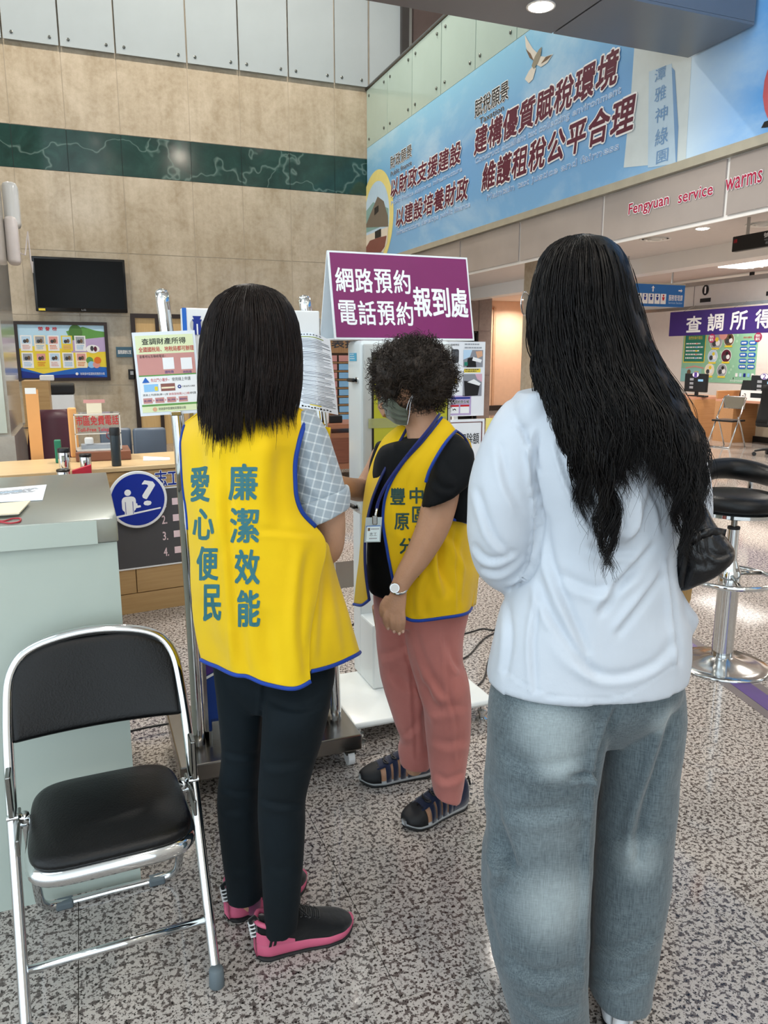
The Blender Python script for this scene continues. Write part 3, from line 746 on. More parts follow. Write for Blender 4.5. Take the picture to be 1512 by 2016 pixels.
for k in range(5):
    u = .28 + k * .09; b_.rect(u, .42, u + .08, .88, WHITE, 2); b_.ell(u + .04, .5, .012, .05, [BLACK, NAVY, NAVY, NAVY, RED][k], 3, 12); b_.poly([(u + .02, .57), (u + .06, .57), (u + .05, .72), (u + .03, .72)], [GREYP, NAVY, NAVY, NAVY, RED][k], 3)
b_.text('服務管理課', .76, .45, .97, .72, WHITE, k=2, bold=.01); b_.text('Services Section', .76, .76, .97, .86, LBLUE, k=2); b_.build('print', ds)
# numbered fascia over the desks
fa = empty('counter_fascia', (11.5, 14.0, 2.40)); tag(fa, 'white overhead fascia with the black number one above the desks', 'fascia')
MB().box(0, -7, .06, .05, 0, .44).build('panel', mat('fascia_white', '#dcdcd8', rough=.35, var=.02), fa)
MB().box(-.03, -7, 0, .08, 0, .06).build('bottom_rail', STEEL, fa); MB().box(-.03, -7, .44, .08, 0, .52).build('top_rail', STEEL, fa)
for y in (-1.6, -3.6, -5.6): MB().box(-.004, y - .004, .06, 0, y + .004, .44).build('panel_seam', DGREY, fa)
MB().box(.0, -3.0, .52, .06, -2.94, .58).box(0, -.5, .52, .06, -.44, .58).build('bracket', PLASTK, fa)
def fpx(px, py):
    p = WX(px, py, 11.5); return (14.0 - p.y) / 7.0, (2.84 - p.z) / .38
b_ = Board((11.499, 14, 2.84), (0, -1, 0), (0, 0, -1), 7, .38, .003)
c_ = fpx(1389.5, 571); b_.ell(c_[0], c_[1], .085 / 7, .1 / .38, BLACK, 2); b_.text('1', c_[0] - .0028, c_[1] - .16, c_[0] + .0022, c_[1] + .16, WHITE, k=3, bold=.03)
c_ = fpx(1389, 591); b_.rect(c_[0] - .02, c_[1] - .1, c_[0] + .02, c_[1] + .1, PLASTK, 2); c_ = fpx(1512, 578); b_.rect(c_[0] - .005, c_[1] - .1, c_[0] + .03, c_[1] + .1, PLASTK, 2); b_.build('number', fa, True)
# purple banner
pp0, pp1 = WX(1320, 615, 11.0), WX(1320, 662, 11.0)
pb_ = empty('purple_banner', (11.0, pp0.y, pp1.z)); tag(pb_, 'purple hanging sign with large white Chinese characters above the desks', 'sign')
h_ = pp0.z - pp1.z
MB().box(0, -4.6, 0, .02, 0, h_).build('panel', flat('purple_panel', '#3a1f74', .35), pb_)
b_ = Board((-.0005, 0, h_), (0, -1, 0), (0, 0, -1), 4.6, h_, .002)
def ppx(px, py):
    p = WX(px, py, 11.0); return (pp0.y - p.y) / 4.6, (pp0.z - p.z) / h_
for ch, l, r in [('查', (1353, 623, 654), (1382, 622, 653)), ('調', (1395, 619, 652), (1426, 616, 650)), ('所', (1440.6, 614, 649), (1473, 611, 648)), ('得', (1489, 612, 648), (1521, 606, 643))]:
    a, b, c, d = ppx(l[0], l[1]), ppx(l[0], l[2]), ppx(r[0], r[1]), ppx(r[0], r[2])
    b_.text(ch, a[0], (a[1] + c[1]) / 2, c[0], (b[1] + d[1]) / 2, WHITE, k=2, bold=.03)
b_.build('lettering', pb_)
for yy in (-.35, -1.6, -3.2): MB().tube([(.01, yy, h_), (.3, yy, 2.45 - pp1.z)], .004, n=5).build('wire', STEEL, pb_)
for q, lab in (((1401.6, 666), 'round magenta hanging tag under the character for investigate'), ((1492.6, 664), 'round magenta hanging tag at the right edge of the picture')):
    p = WX(q[0], q[1], 10.97); t = MB().lathe([(.082, 0), (.082, .006)], n=28, M=Matrix.Rotation(-math.pi / 2, 4, 'Y')).build('priority_tag', flat('tag_magenta', '#9c1f4f')); t.location = p; tag(t, lab, 'tag', 'magenta priority tags')
    b_ = Board((-.007, .082, .082), (0, -1, 0), (0, 0, -1), .164, .164, .001); b_.text('預約', .2, .18, .8, .48, WHITE, bold=.01).text('優先', .2, .53, .8, .83, WHITE, bold=.01).build('lettering', t)
# green wall poster
q0, q1 = WX(1347, 658, XR), WX(1485, 756, XR)
gp = empty('wall_poster', (XR, q0.y, q1.z)); tag(gp, 'large green printed poster with round photos on the white wall behind the desks', 'poster')
w_, h_ = q0.y - q1.y, q0.z - q1.z
MB().box(-.01, -w_, 0, 0, 0, h_).build('sheet', flat('poster_green', '#8fc4a4'), gp)
b_ = Board((-.0105, 0, h_), (0, -1, 0), (0, 0, -1), w_, h_, .0025)
b_.rect(0, .72, .3, 1, flat('print_aqua', '#8fc8c8'), .6)
b_.rect(.02, .0, .33, .60, YELL, 1); b_.rect(.03, .0, .32, .58, TEAL, 1.5); b_.text('我們的執行理念', .08, .05, .28, .12, YELL, k=2)
for k in range(5): b_.lines(.05, .19 + .075 * k, .31, .22 + .075 * k, 1, WHITE, 2, .9, seed=k); b_.rect(.19, .19 + .075 * k, .22, .222 + .075 * k, [PINK, SKY, YELL][k % 3], 2.2)
for k, (u, v) in enumerate([(.47, .18), (.64, .14), (.44, .47), (.62, .46), (.41, .75), (.58, .75)]):
    r = .135 if k else .17
    b_.circ(u, v, r + .012, WHITE, 1.2); b_.circ(u, v, r, [GREYP, BROWNP, LBLUE, MAROON, CREAM, GREYP][k], 1.8); b_.circ(u - .02, v + .03, r * .4, DGREY, 2.2, 12); b_.circ(u + .025, v + .02, r * .38, WHITE, 2.3, 12); b_.circ(u + .01, v - .05, r * .3, [YELL, BLACK][k % 2], 2.4, 12)
    b_.rect(u - .05, v + .115, u + .05, v + .15, YELL, 2.6)
b_.circ(.56, .03, .12, PINK, 2); b_.text('預約優先', .82, .09, .93, .13, RED, k=2)
for r in range(5):
    for c in range(2): b_.rrect(.79 + c * .105, .17 + r * .115, .885 + c * .105, .255 + r * .115, BLUE, 2, .45); b_.lines(.805 + c * .105, .195 + r * .115, .88 + c * .105, .23 + r * .115, 1, WHITE, 3, .9, seed=r)
b_.poly([(.07, .70), (.2, .66), (.33, .70), (.33, .73), (.2, .69), (.07, .73)], PINK, 2); b_.rect(.2, .78, .26, .86, YELL, 2); b_.circ(.12, .80, .06, BROWNP, 2)
for k in range(5): b_.rect(.76 + .05 * k, .80, .79 + .05 * k, .87, [WHITE, LBLUE, NAVY, SKY, WHITE][k], 2)
b_.text('財政部中區國稅局豐原分局', .70, .93, .98, .97, WHITE, k=2)
for k in range(24):
    a = random.Random(k); b_.circ(.36 + .4 * a.random(), .05 + .9 * a.random(), .03, flat('dot_pale', '#a8d6ba'), .8, 10)
b_.build('print', gp)
# desks
DESKW = wood('desk_wood', '#b98a5c', '#a97a4e'); DESKT = mat('desk_top_rose', '#c08a70', rough=.3)
LINING = mat('desk_lining', '#b9ad98', rough=.5)
def desk(y0, y1, label, slab_l):
    e = empty('service_desk', (10.45, y1, 0)); tag(e, label, 'desk', 'wooden service desks')
    l_ = y1 - y0
    MB().box(0, -l_, .70, .95, 0, .74).build('worktop', DESKT, e)
    for yy in (-l_, -.42): MB().box(.0, yy, 0, .7, yy + .42, .70).build('pedestal', DESKW, e)
    MB().box(.55, -l_ + .42, .1, .58, -.42, .70).build('modesty_panel', LINING, e)
    MB().box(.5, -l_ + .42, 0, .6, -.42, .1).build('plinth', PLASTK, e)
    o = MB().rbox(0, -.04, 0, .6, 0, .14, .006).build('desk_screen', DESKW); o.location = (10.45, y1, .741); tag(o, slab_l, 'partition', 'wooden desk screens')
    return e
desk(7.4, 10.55, 'wooden service desk with rose top behind the chrome folding chair', 'low wooden screen on the end of the desk by the folding chair')
desk(11.05, 13.6, 'wooden service desk further away, partly behind the long dark hair', 'low wooden screen on the end of the far desk')
def monitor(x, y, z, num, label):
    e = empty('monitor', (x, y, z)); tag(e, label, 'monitor', 'black monitors on the desks')
    MB().rbox(0, -.28, .08, .05, .28, .42, .01).build('screen_back', PLASTK, e); MB().box(.03, -.03, 0, .07, .03, .2).build('stem', PLASTK, e); MB().rbox(-.05, -.12, 0, .15, .12, .02, .006).build('foot', PLASTK, e)
    b = Board((-.001, .28, .42), (0, -1, 0), (0, 0, -1), .56, .34, .0015)
    b.ell(.5, .06, .16, .16, flat('tag_violet', '#5a3f9a'), 1); b.ell(.5, .06, .14, .14, WHITE, 2); b.text(num, .44, -.06, .56, .18, flat('tag_violet', '#5a3f9a'), k=3, bold=.03)
    for k in range(3): b.rect(.25, .25 + .22 * k, .42, .38 + .22 * k, GREYP, 1)
    b.rect(.62, .3, .85, .42, SKY, 1); b.build('number_tag', e)
p = WX(1367, 775, 10.75); monitor(10.75, p.y, .74, '1', 'black monitor with a white number one tag on the far desk')
p = WX(1502, 776, 10.75); monitor(10.75, p.y, .74, '2', 'black monitor with a white number two tag at the right edge')
p = WX(1472, 776, 10.9); mo = empty('black_screen', (10.9, p.y, .74)); tag(mo, 'tilted black screen beside the second monitor', 'screen')
MB().rbox(0, -.2, .03, .03, .2, .33, .006, M=Matrix.Rotation(math.radians(12), 4, 'Y')).build('panel', PLASTK, mo); MB().box(0, -.08, 0, .12, .08, .04).build('foot', PLASTK, mo)
p = WX(1485, 790, 10.5); wf_ = empty('number_frame', (10.5, p.y, .74)); tag(wf_, 'white framed stand with a number two card on the desk edge', 'stand')
MB().box(0, -.3, 0, .03, .3, .05).box(0, -.3, .13, .03, .3, .17).box(0, -.3, .05, .03, -.25, .13).box(0, .1, .05, .03, .3, .13).build('frame', PLASTW, wf_); MB().box(.01, -.25, .05, .02, .1, .13).build('window', PLASTK, wf_)
b_ = Board((-.001, .3, .17), (0, -1, 0), (0, 0, -1), .6, .17, .0015); b_.text('2', .12, .3, .2, .75, BLACK).build('number', wf_)
p = WX(1378, 781, 10.6); km = MB().rbox(0, -.09, 0, .12, .09, .03, .01).build('desk_mouse', PLASTK); km.location = (10.6, p.y, .74); tag(km, 'black computer mouse on the far desk', 'mouse')
# chrome folding chair and mesh chair by the desks
fc = empty('folding_chair', (9.95, 9.72, 0), math.radians(12)); tag(fc, 'chrome folding chair pulled up to the far service desk', 'chair')
for sx in (-.2, .2):
    MB().tube([(-.25, sx, .0), (-.05, sx, .44), (.12, sx * .98, .8), (.13, sx * .6, .84)], .013, CHROME, n=8).build('frame_side', None, fc, smooth=True)
    MB().tube([(.22, sx * .95, 0), (.05, sx * .95, .35), (-.05, sx * .95, .5)], .012, CHROME, n=8).build('rear_leg', None, fc, smooth=True)
MB().tube([(-.25, -.2, .012), (-.25, .2, .012)], .012, CHROME, n=8).build('foot_bar', None, fc, smooth=True)
MB().rbox(.10, -.19, .62, .125, .19, .83, .01).build('backrest', CHROME, fc); MB().rbox(-.2, -.19, .42, .17, .19, .45, .01).build('seat', LEATHER, fc)
mc = empty('mesh_office_chair', (9.6, 8.42, 0), math.radians(190)); tag(mc, 'black mesh office chair on castors at the right edge', 'chair')
MESH = mat('black_mesh', '#0d0d0f', rough=.7, bump=.3, bscale=300)
pts = [[(.22 - .05 * math.sin(v * 2.2), (u - .5) * (.48 - .06 * v), .5 + .55 * v) for u in np.linspace(0, 1, 7)] for v in np.linspace(0, 1, 9)]
o = mesh_obj('backrest', [q for r in pts for q in r], grid_faces(9, 7), MESH, mc, True); md = o.modifiers.new('s', 'SOLIDIFY'); md.thickness = .03
MB().rbox(-.26, -.25, .44, .22, .25, .52, .03).build('seat', MESH, mc); MB().cyl((0, 0, .1), (0, 0, .44), .03).build('gas_lift', PLASTK, mc); MB().tube([(.2, 0, .47), (.27, 0, .5), (.24, 0, .62)], .02, n=8).build('back_support', PLASTK, mc)
for k in range(5):
    a = math.radians(72 * k + 20); d_ = Vector((math.cos(a), math.sin(a), 0))
    l_ = MB().tube([Vector((0, 0, .12)), d_ * .2 + UP * .10, d_ * .3 + UP * .075], [.025, .02, .015], n=8).build('base_arm', PLASTK, mc); MB().cyl(d_ * .3 + UP * .03 - Vector((-d_.y, d_.x, 0)) * .02, d_ * .3 + UP * .03 + Vector((-d_.y, d_.x, 0)) * .02, .03, n=14).build('castor', PLASTK, l_)
# ------------------------------------------------------------------ middle distance behind the kiosk
RKW = wood('rack_wood', '#b58c62', '#a67d55', axis='z'); CH2 = wood('cherry_wood', '#9c6a50', '#8c5c45')
rk = empty('form_rack', (3.1, 11.0, 0)); tag(rk, 'wooden pigeonhole form rack with pink and blue labels', 'rack')
p0, p1 = WY(657, 662, 11.0), WY(712, 832, 11.0)
MB().box(.2, .02, 0, 1.7, .4, 1.78).build('carcass', mat('rack_dark', '#4e3b2c', rough=.6), rk)
MB().box(.2, -.02, 1.52, 1.7, .02, 1.78).build('header', RKW, rk)
b_ = Board((3.3, 10.979, 1.78), (1, 0, 0), (0, 0, -1), 1.5, .26, .0015)
x0 = (WY(653, 690, 11).x - 3.3) / 1.5; x1 = (WY(678, 690, 11).x - 3.3) / 1.5
b_.text('書表提供', x1 - 2 * (x1 - x0) * 1.05 + .0, .25, x1 + 2 * (x1 - x0) * 1.05, .72, DGREY, bold=.03, k=2)
b_.rect(.1, .02, .36, .14, PINK, 2); lt = b_.build('lettering'); reparent(rk, lt)
for r in range(8):
    for c in range(6):
        z = 1.39 - r * .125; x = .23 + c * .245
        sh = MB().box(x, -.01, z - .022, x + .235, .02, z).build('shelf_edge', RKW, rk)
        MB().box(x + .01, -.018, z - .012 + .02, x + .225, -.01, z + .095).build('label_card', [PINK, PINK, SKY][(c + (r > 0) * 1) % 3 if c else 0], sh)
# low cherry wood table and box below the rack
tb = empty('side_table', (2.9, 9.0, 0)); tag(tb, 'reddish wooden low table in front of the form rack', 'table')
MB().box(-.25, -.3, .62, .9, .4, .67).build('tabletop', CH2, tb)
for k, (x, y) in enumerate(((-.2, -.25), (.82, -.25), (-.2, .32), (.82, .32))): MB().box(x, y, 0, x + .05, y + .05, .62).build('leg', CH2, tb)
MB().box(-.2, -.24, .12, .38, .3, .56).build('drawer_unit', CH2, tb); MB().box(.42, -.24, .12, .8, .3, .58).build('drawer_unit', CH2, tb)
MB().box(-.15, -.255, .2, .32, -.24, .5).build('drawer_front', wood('cherry_dark', '#7d4d3b', '#6c4031'), tb)
b1 = MB().lathe([(.035, 0), (.04, .01), (.04, .16), (.018, .2), (.018, .24)], n=16).build('pump_bottle', PLASTW, None, smooth=True); p = WY(641, 828, 8.9); b1.location = (p.x, 8.9, .67); tag(b1, 'small white bottle on the low reddish table', 'bottle')
b2 = MB().rbox(-.08, -.05, 0, .08, .05, .09, .01).build('desk_stapler', PLASTK); p = WY(652, 826, 8.95); b2.location = (p.x + .05, 8.95, .67); tag(b2, 'small dark box on the low reddish table', 'box')
# poster stand right of the curly-haired woman
ps = empty('poster_stand', (0, 0, 0)); q = WY(900, 900, 4.5); ps.location = (q.x, 4.5, 0); tag(ps, 'white stand holding two printed notice boards behind the curly-haired woman', 'poster stand')
def ploc(px, py): p = WY(px, py, 4.5); return p.x - q.x, p.z
a0, t0 = ploc(846, 672); a1, t1 = ploc(952, 818)
MB().box(a0, 0, t1, a1, .012, t0).build('upper_board', PAPER, ps)
b_ = Board((a0, -.0005, t0), (1, 0, 0), (0, 0, -1), a1 - a0, t0 - t1, .0008)
b_.text('線上申報專區', .3, .03, .52, .055, BLACK); b_.lines(.62, .025, .9, .055, 1, GREYP, 2, .6); b_.lines(.62, .07, .95, .10, 1, GREYP, 2, .6)
b_.rrect(.32, .10, .52, .28, DGREY, 1, .15); b_.rect(.34, .13, .5, .2, flat('print_slate', '#55585f'), 2)
PHOTO1 = flat('print_photo_grey', '#8d9099')
b_.rect(.60, .11, .96, .34, PHOTO1, 1); b_.poly([(.60, .11), (.76, .11), (.72, .2), (.60, .24)], LBLUE, 2); b_.poly([(.68, .22), (.82, .2), (.84, .34), (.66, .34)], BLACK, 2.2); b_.poly([(.78, .2), (.94, .24), (.92, .28), (.76, .25)], WHITE, 2.6); b_.poly([(.82, .13), (.94, .12), (.95, .19), (.86, .22)], SKINP, 2.4); b_.rect(.62, .27, .68, .32, TEAL, 2.5)
b_.rect(.62, .36, .92, .41, YELL, 1); b_.lines(.64, .365, .9, .41, 2, DGREY, 2, .5)
b_.rect(.60, .43, .95, .73, PHOTO1, 1); b_.poly([(.62, .52), (.92, .55), (.88, .72), (.64, .73)], BLACK, 2); b_.poly([(.68, .54), (.80, .50), (.93, .56), (.90, .59)], WHITE, 2.4); b_.poly([(.82, .43), (.95, .43), (.95, .54), (.86, .5)], flat('print_pinkish', '#d3a9bb'), 2.2)
b_.rect(.3, .45, .5, .56, YELL, 1); b_.lines(.32, .46, .48, .55, 3, DGREY, 2, .5); b_.lines(.3, .65, .55, .67, 1, DGREY, 2, .7)
b_.rect(.14, .72, .76, .985, LILAC, 1); b_.rect(.18, .74, .74, .765, NAVY, 2); b_.text('臨櫃報稅先預約免久候', .2, .78, .72, .83, BLACK, k=3, bold=.02, halo=WHITE)
for k in range(3):
    u = .18 + k * .19; b_.rect(u, .845, u + .165, .96, WHITE, 2); b_.rect(u, .845, u + .165, .87, RED, 3)
b_.ring(.455, .92, .006, .012, BLACK, 3, 16, 0, 180); b_.build('upper_print', ps)
c0, s0 = ploc(850, 828); c1, s1 = ploc(951, 990)
MB().box(c0, .01, s1, c1, .02, s0).build('lower_board', PAPER, ps)
b_ = Board((c0, .0095, s0), (1, 0, 0), (0, 0, -1), c1 - c0, s0 - s1, .0008)
b_.ring  # frame drawn as four strips
for r_ in ((.04, .03, .96, .04), (.04, .96, .96, .97), (.04, .03, .06, .97), (.94, .03, .96, .97)): b_.rect(*r_, flat('print_wine', '#6d3f3f'), 1)
b_.text('列舉所得扣除額', .05, .16, .9, .29, BLACK, bold=.005); b_.text('請洽詢問處方向', .05, .38, .76, .5, flat('print_inkblue', '#2c3f74')); b_.text('查詢保管', .3, .58, .92, .72, BLACK); b_.build('lower_print', ps)
MB().box(-.02, .022, .05, .01, .05, 1.5).build('pole', PLASTW, ps); MB().lathe([(.2, 0), (.2, .02), (.05, .045), (.03, .05)], n=28, at=(0, .04, 0)).build('base', PLASTW, ps, smooth=True)
# dark cabinet further back with a yellow note
cb = empty('dark_cabinet', (0, 0, 0)); q2 = WY(968, 880, 7.2); cb.location = (q2.x - .3, 7.2, 0); tag(cb, 'dark brown low cabinet behind the poster stand', 'cabinet')
MB().box(-.35, 0, 0, .75, .5, .62).build('body', mat('cab_dark', '#5b504c', rough=.3), cb); MB().box(-.37, -.02, .62, .77, .52, .65).build('top', mat('cab_top', '#82756f', rough=.2), cb); MB().box(-.35, -.01, .28, .75, 0, .3).build('seam', BLACK, cb)
nt = MB().box(-.07, 0, 0, .07, .01, .16).build('notice_card', flat('card_yellow', '#d8d07a')); q3 = WY(968, 845, 7.3); nt.location = (q3.x, 7.3, .65); tag(nt, 'small yellow notice card standing on the dark cabinet', 'card')
# ------------------------------------------------------------------ steel counter and what lies on it
CTOP = mat('counter_steel_top', '#aab0ab', rough=.28, metal=.75, var=.05, scale=2)
CBODY = mat('counter_pale_green', '#b4c0b8', rough=.3, var=.03, scale=1.5, coat=.15)
sc_ = empty('steel_counter', (.06, 2.02, 0)); tag(sc_, 'pale green steel counter with brushed steel top in the left foreground', 'counter')
MB().box(-2.2, .012, 0, -.004, .84, .985).build('body', CBODY, sc_)
MB().rbox(-2.2, 0, .988, 0, .85, 1.05, .004).build('worktop', CTOP, sc_, autos=40)
MB().box(-2.2, -.004, .987, -.05, 0, 1.047).build('front_lip', CBODY, sc_)
def flat_sheet(name, px4, z, m, label, cat, th=.002):
    o = MB().prism([G(x, y, z) for x, y in px4], (0, 0, th)).build(name, m); tag(o, label, cat); return o
o = flat_sheet('document', [(-60, 968), (92, 955), (84, 985), (-60, 992)], 1.051, PAPER, 'white printed document lying on the steel counter', 'paper')
pa_, pb2, pc_ = G(-40, 970, 1.0535), G(86, 958, 1.0535), G(-40, 990, 1.0535)
b_ = Board(pa_, pb2 - pa_, pc_ - pa_ - (pb2 - pa_) * ((pc_ - pa_).dot(pb2 - pa_) / (pb2 - pa_).length_squared), (pb2 - pa_).length, .09, .0004); b_.lines(.05, .1, .92, .95, 8, GREYP, 1, .4, 3); b_.rect(.1, .3, .6, .6, LBLUE, .5); b_.build('print', o)
bk = empty('booklet', G(20, 1003, 1.05)); tag(bk, 'cream stapled booklet at the left edge of the steel counter', 'booklet')
for k in range(3):
    o = MB().prism([G(x + 2 * k, y - k, 1.0505 + .004 * k) for x, y in [(-60, 1000), (56, 990), (34, 1014), (-60, 1020)]], (0, 0, .0035)).build('leaf_block', [CREAM, PAPER, CREAM][k], None); reparent(bk, o)
rbp = [G(x, y, 1.053) for x, y in [(-20, 1022), (5, 1026), (25, 1021), (40, 1021), (38, 1027), (20, 1030), (0, 1028), (-20, 1030)]]
o = MB().tube(vcat(rbp, 40, True), .0022, n=6, closed=True).build('rubber_band', mat('band_red', '#b0303c', rough=.5), None, True); tag(o, 'thin red rubber band lying on the steel counter', 'rubber band')

# ------------------------------------------------------------------ foreground folding chair
ch = empty('folding_chair', (-.008, 1.57, 0), math.radians(2.0)); tag(ch, 'black padded chrome folding chair in the left foreground facing the camera', 'chair')
loop = [(.203, 0, .012), (.203, .12, .25), (.203, .22, .47), (.2, .30, .62), (.185, .345, .715), (.13, .365, .765), (0, .372, .785), (-.13, .365, .765), (-.185, .345, .715), (-.2, .30, .62), (-.203, .22, .47), (-.203, .12, .25), (-.203, 0, .012)]
MB().tube(vcat(loop, 80), .0125, n=14).build('frame_loop', CHROME, ch, smooth=True)
for s_ in (-1, 1):
    MB().lathe([(.015, 0), (.018, .004), (.017, .045), (.0135, .05)], n=18, at=(s_ * .203, -.002, 0)).build('foot_cap', RUBBER, ch, smooth=True)
MB().tube([(-.2, .065, .13), (.2, .065, .13)], .0095, n=12).build('front_rail', CHROME, ch, smooth=True)
rear = [(.178, .19, .43), (.178, .28, .28), (.178, .375, .10), (.17, .41, .035), (.13, .425, .012), (0, .425, .012), (-.13, .425, .012), (-.17, .41, .035), (-.178, .375, .10), (-.178, .28, .28), (-.178, .19, .43)]
MB().tube(vcat(rear, 60), .0115, n=12).build('rear_leg_loop', CHROME, ch, smooth=True)
for s_ in (-1, 1): MB().rbox(s_ * .12 - .022, .41, 0, s_ * .12 + .022, .44, .022, .005).build('rear_pad', RUBBER, ch)
# seat
def cushion(name, cx, cy, w, d, z0, th, m, parent, n=24, exp=5, tilt=0.0, crown=.02):
    rows_ = []
    for (k, zz) in ((.97, 0), (1.0, .25), (1.0, .6), (.965, .85), (.9, .96), (.7, 1.0), (.35, 1.0), (.02, 1.0)):
        r = []
        for j in range(n * 2):
            a = 2 * math.pi * j / (n * 2); c, s = math.cos(a), math.sin(a)
            u = math.copysign(abs(c) ** (2 / exp), c); v = math.copysign(abs(s) ** (2 / exp), s)
            yy = v * d / 2 * k
            r.append((cx + u * w / 2 * k * (1 - .05 * (v + 1) / 2), cy + yy, z0 + th * zz + crown * (1 - k * k) * (zz > .9) + tilt * yy))
        rows_.append(r)
    vs = [q for r in rows_ for q in r]; fs = grid_faces(len(rows_), n * 2, True); fs.append(tuple(range(n * 2 - 1, -1, -1))); fs.append(tuple((len(rows_) - 1) * n * 2 + j for j in range(n * 2)))
    return mesh_obj(name, vs, fs, m, parent, True)
cushion('seat_pan', 0, .10, .352, .366, .405, .036, CHROME, ch, tilt=-.03, crown=0)
cushion('seat_cushion', 0, .10, .336, .352, .436, .026, LEATHER, ch, tilt=-.03, crown=.012)
# backrest: curved pad
rows_ = []
for v in np.linspace(0, 1, 12):
    r = []
    for u in np.linspace(-1, 1, 25):
        z = .565 + .208 * v - (.060 * abs(u) ** 3.2) * v
        hw = .195
        y = .285 + .075 * v + .02 * (u * u) * -1 + .012
        r.append((u * hw, y, z))
    rows_.append(r)
o = mesh_obj('backrest_pad', [q for r in rows_ for q in r], grid_faces(12, 25), LEATHER, ch, True); md = o.modifiers.new('s', 'SOLIDIFY'); md.thickness = .022; md.offset = 0; md = o.modifiers.new('b', 'SUBSURF'); md.levels = 1; md.render_levels = 1
for s_ in (-1, 1):
    MB().rbox(s_ * .19 - .004, .10, .385, s_ * .19 + .004, .24, .425, .003).build('hinge_plate', BRASSY, ch)
    MB().cyl((s_ * .205, .2, .405), (s_ * .175, .2, .405), .009, n=12).build('rivet', CHROME, ch); MB().cyl((s_ * .214, .19, .43), (s_ * .19, .19, .43), .007, n=12).build('rivet', CHROME, ch)
    MB().rbox(s_ * .2 - .006, .15, .45, s_ * .2 + .006, .2, .55, .003).build('folding_bracket', BRASSY, ch)

# ------------------------------------------------------------------ wooden information counter behind
wx0, wy0 = G(245, 1210).x, G(245, 1210).y
wang = math.atan2(.07, .36) * .75
wc_ = empty('information_counter', (wx0, wy0, 0), wang); tag(wc_, 'light wooden information counter with grey panel and numbers', 'counter')
LW = wood('light_oak', '#bd9c6c', '#ae8c5d'); LWT = wood('light_oak_top', '#c9ae84', '#bb9f75')
MB().box(-1.15, .02, .0, .95, .55, .83).build('carcass', LW, wc_)
MB().rbox(-1.17, -.015, .83, .97, .58, .855, .004).build('worktop', LWT, wc_)
xs_ = [-1.15, -.62, .08, .52, .95]
for i in range(4):
    MB().box(xs_[i] + .003, 0, .62, xs_[i + 1] - .003, .02, .825).build('upper_panel', LW, wc_); MB().box(xs_[i] + .003, 0, .12, xs_[i + 1] - .003, .02, .30).build('lower_panel', LW, wc_)
MB().box(-1.15, -.004, 0, .95, .02, .115).build('kick_board', LW, wc_)
MB().box(-.2, -.004, .27, .95, .02, .715).build('grey_panel', flat('panel_grey', '#4a4a4d', .35), wc_)
MB().box(-.2, -.007, .262, .95, .0, .27).box(-.2, -.007, .715, .95, 0, .722).build('panel_edge', PLASTW, wc_)
b_ = Board((-.2, -.005, .82), (1, 0, 0), (0, 0, -1), 1.15, .55, .0012)
b_.text('志工服務台', .365, .0, .66, .17, NAVY, bold=.02, halo=WHITE, hb=.03); b_.build('lettering', wc_); b_.mb = MB()
for k in range(4):
    v = .30 + k * .175; b_.text(str(k + 1) + '.', .385, v, .41, v + .09, flat('num_pink', '#e7cfd4'), bold=.02); b_.lines(.44, v, .95, v + .09, 1, flat('num_pink', '#e7cfd4'), 1, .8, seed=k); b_.build('list_line', wc_); b_.mb = MB()
rs = MB().lathe([(.162, 0), (.162, .008), (.158, .01)], n=56, M=Matrix.Rotation(math.pi / 2, 4, 'X')).build('help_sign', PLASTW)
p = WY(270, 985, wy0 + .05); rs.location = (p.x, wy0 + math.sin(wang) * (p.x - wx0) - .024, p.z + .015); rs.rotation_euler = (0, 0, wang); tag(rs, 'round blue sign with a person at a desk and a white question mark', 'sign')
b_ = Board((-.16, -.0102, .16), (1, 0, 0), (0, 0, -1), .32, .32, .0012)
SGB = flat('sign_deep_blue', '#0b2a92', .3)
b_.circ(.5, .5, .147, SGB, 1, 56); b_.circ(.33, .36, .018, WHITE, 2, 20); b_.rrect(.22, .43, .46, .70, WHITE, 2, .3); b_.rect(.26, .55, .42, .74, WHITE, 2.1); b_.rect(.275, .52, .285, .74, SGB, 2.5); b_.rect(.40, .52, .41, .74, SGB, 2.5)
b_.poly([(.44, .56), (.48, .56), (.485, .60), (.535, .60), (.54, .635), (.46, .645), (.44, .62)], WHITE, 2.2)
b_.poly([(.05, .765), (.88, .665), (.885, .69), (.06, .80)], WHITE, 2); b_.text('?', .58, .17, .80, .61, WHITE, k=2, bold=.02); b_.build('pictogram', rs)
# things on the information counter
def on_counter(px, py, Y=None): return WY(px, py, Y)
def flask(x, y, z, r, h, label, lid, body, grp):
    e = empty('flask', (x, y, z)); tag(e, label, 'flask', grp)
    MB().lathe([(r * .96, 0), (r, .006), (r, h * .78), (r * .98, h * .8)], n=28).build('body', body, e, smooth=False, autos=40)
    MB().lathe([(r * 1.06, h * .8), (r * 1.07, h * .84), (r * 1.07, h * .96), (r * .95, h), (.002, h)], n=28).build('lid', lid, e, autos=40)
    return e
ZC = .856
p = WY(230, 920, 4.50); e = flask(p.x, 4.5, ZC, .026, .215, 'tall dark grey flask with screw lid on the information counter', mat('flask_lid', '#1b1e21', rough=.5), mat('flask_grey', '#343d42', rough=.35, metal=.3), None)
MB().tube([(-.028, 0, .18), (-.04, 0, .185), (-.042, 0, .165), (-.028, 0, .15)], .003, n=6).build('loop_strap', mat('strap_red', '#8b2f36'), e)
KL = mat('lid_black', '#111214', rough=.3)
p = WY(128, 925, 4.42); flask(p.x, 4.44, ZC, .030, .118, 'taller chrome cup with black lid nearest the phone box', KL, CHROME, 'chrome cups with black lids')
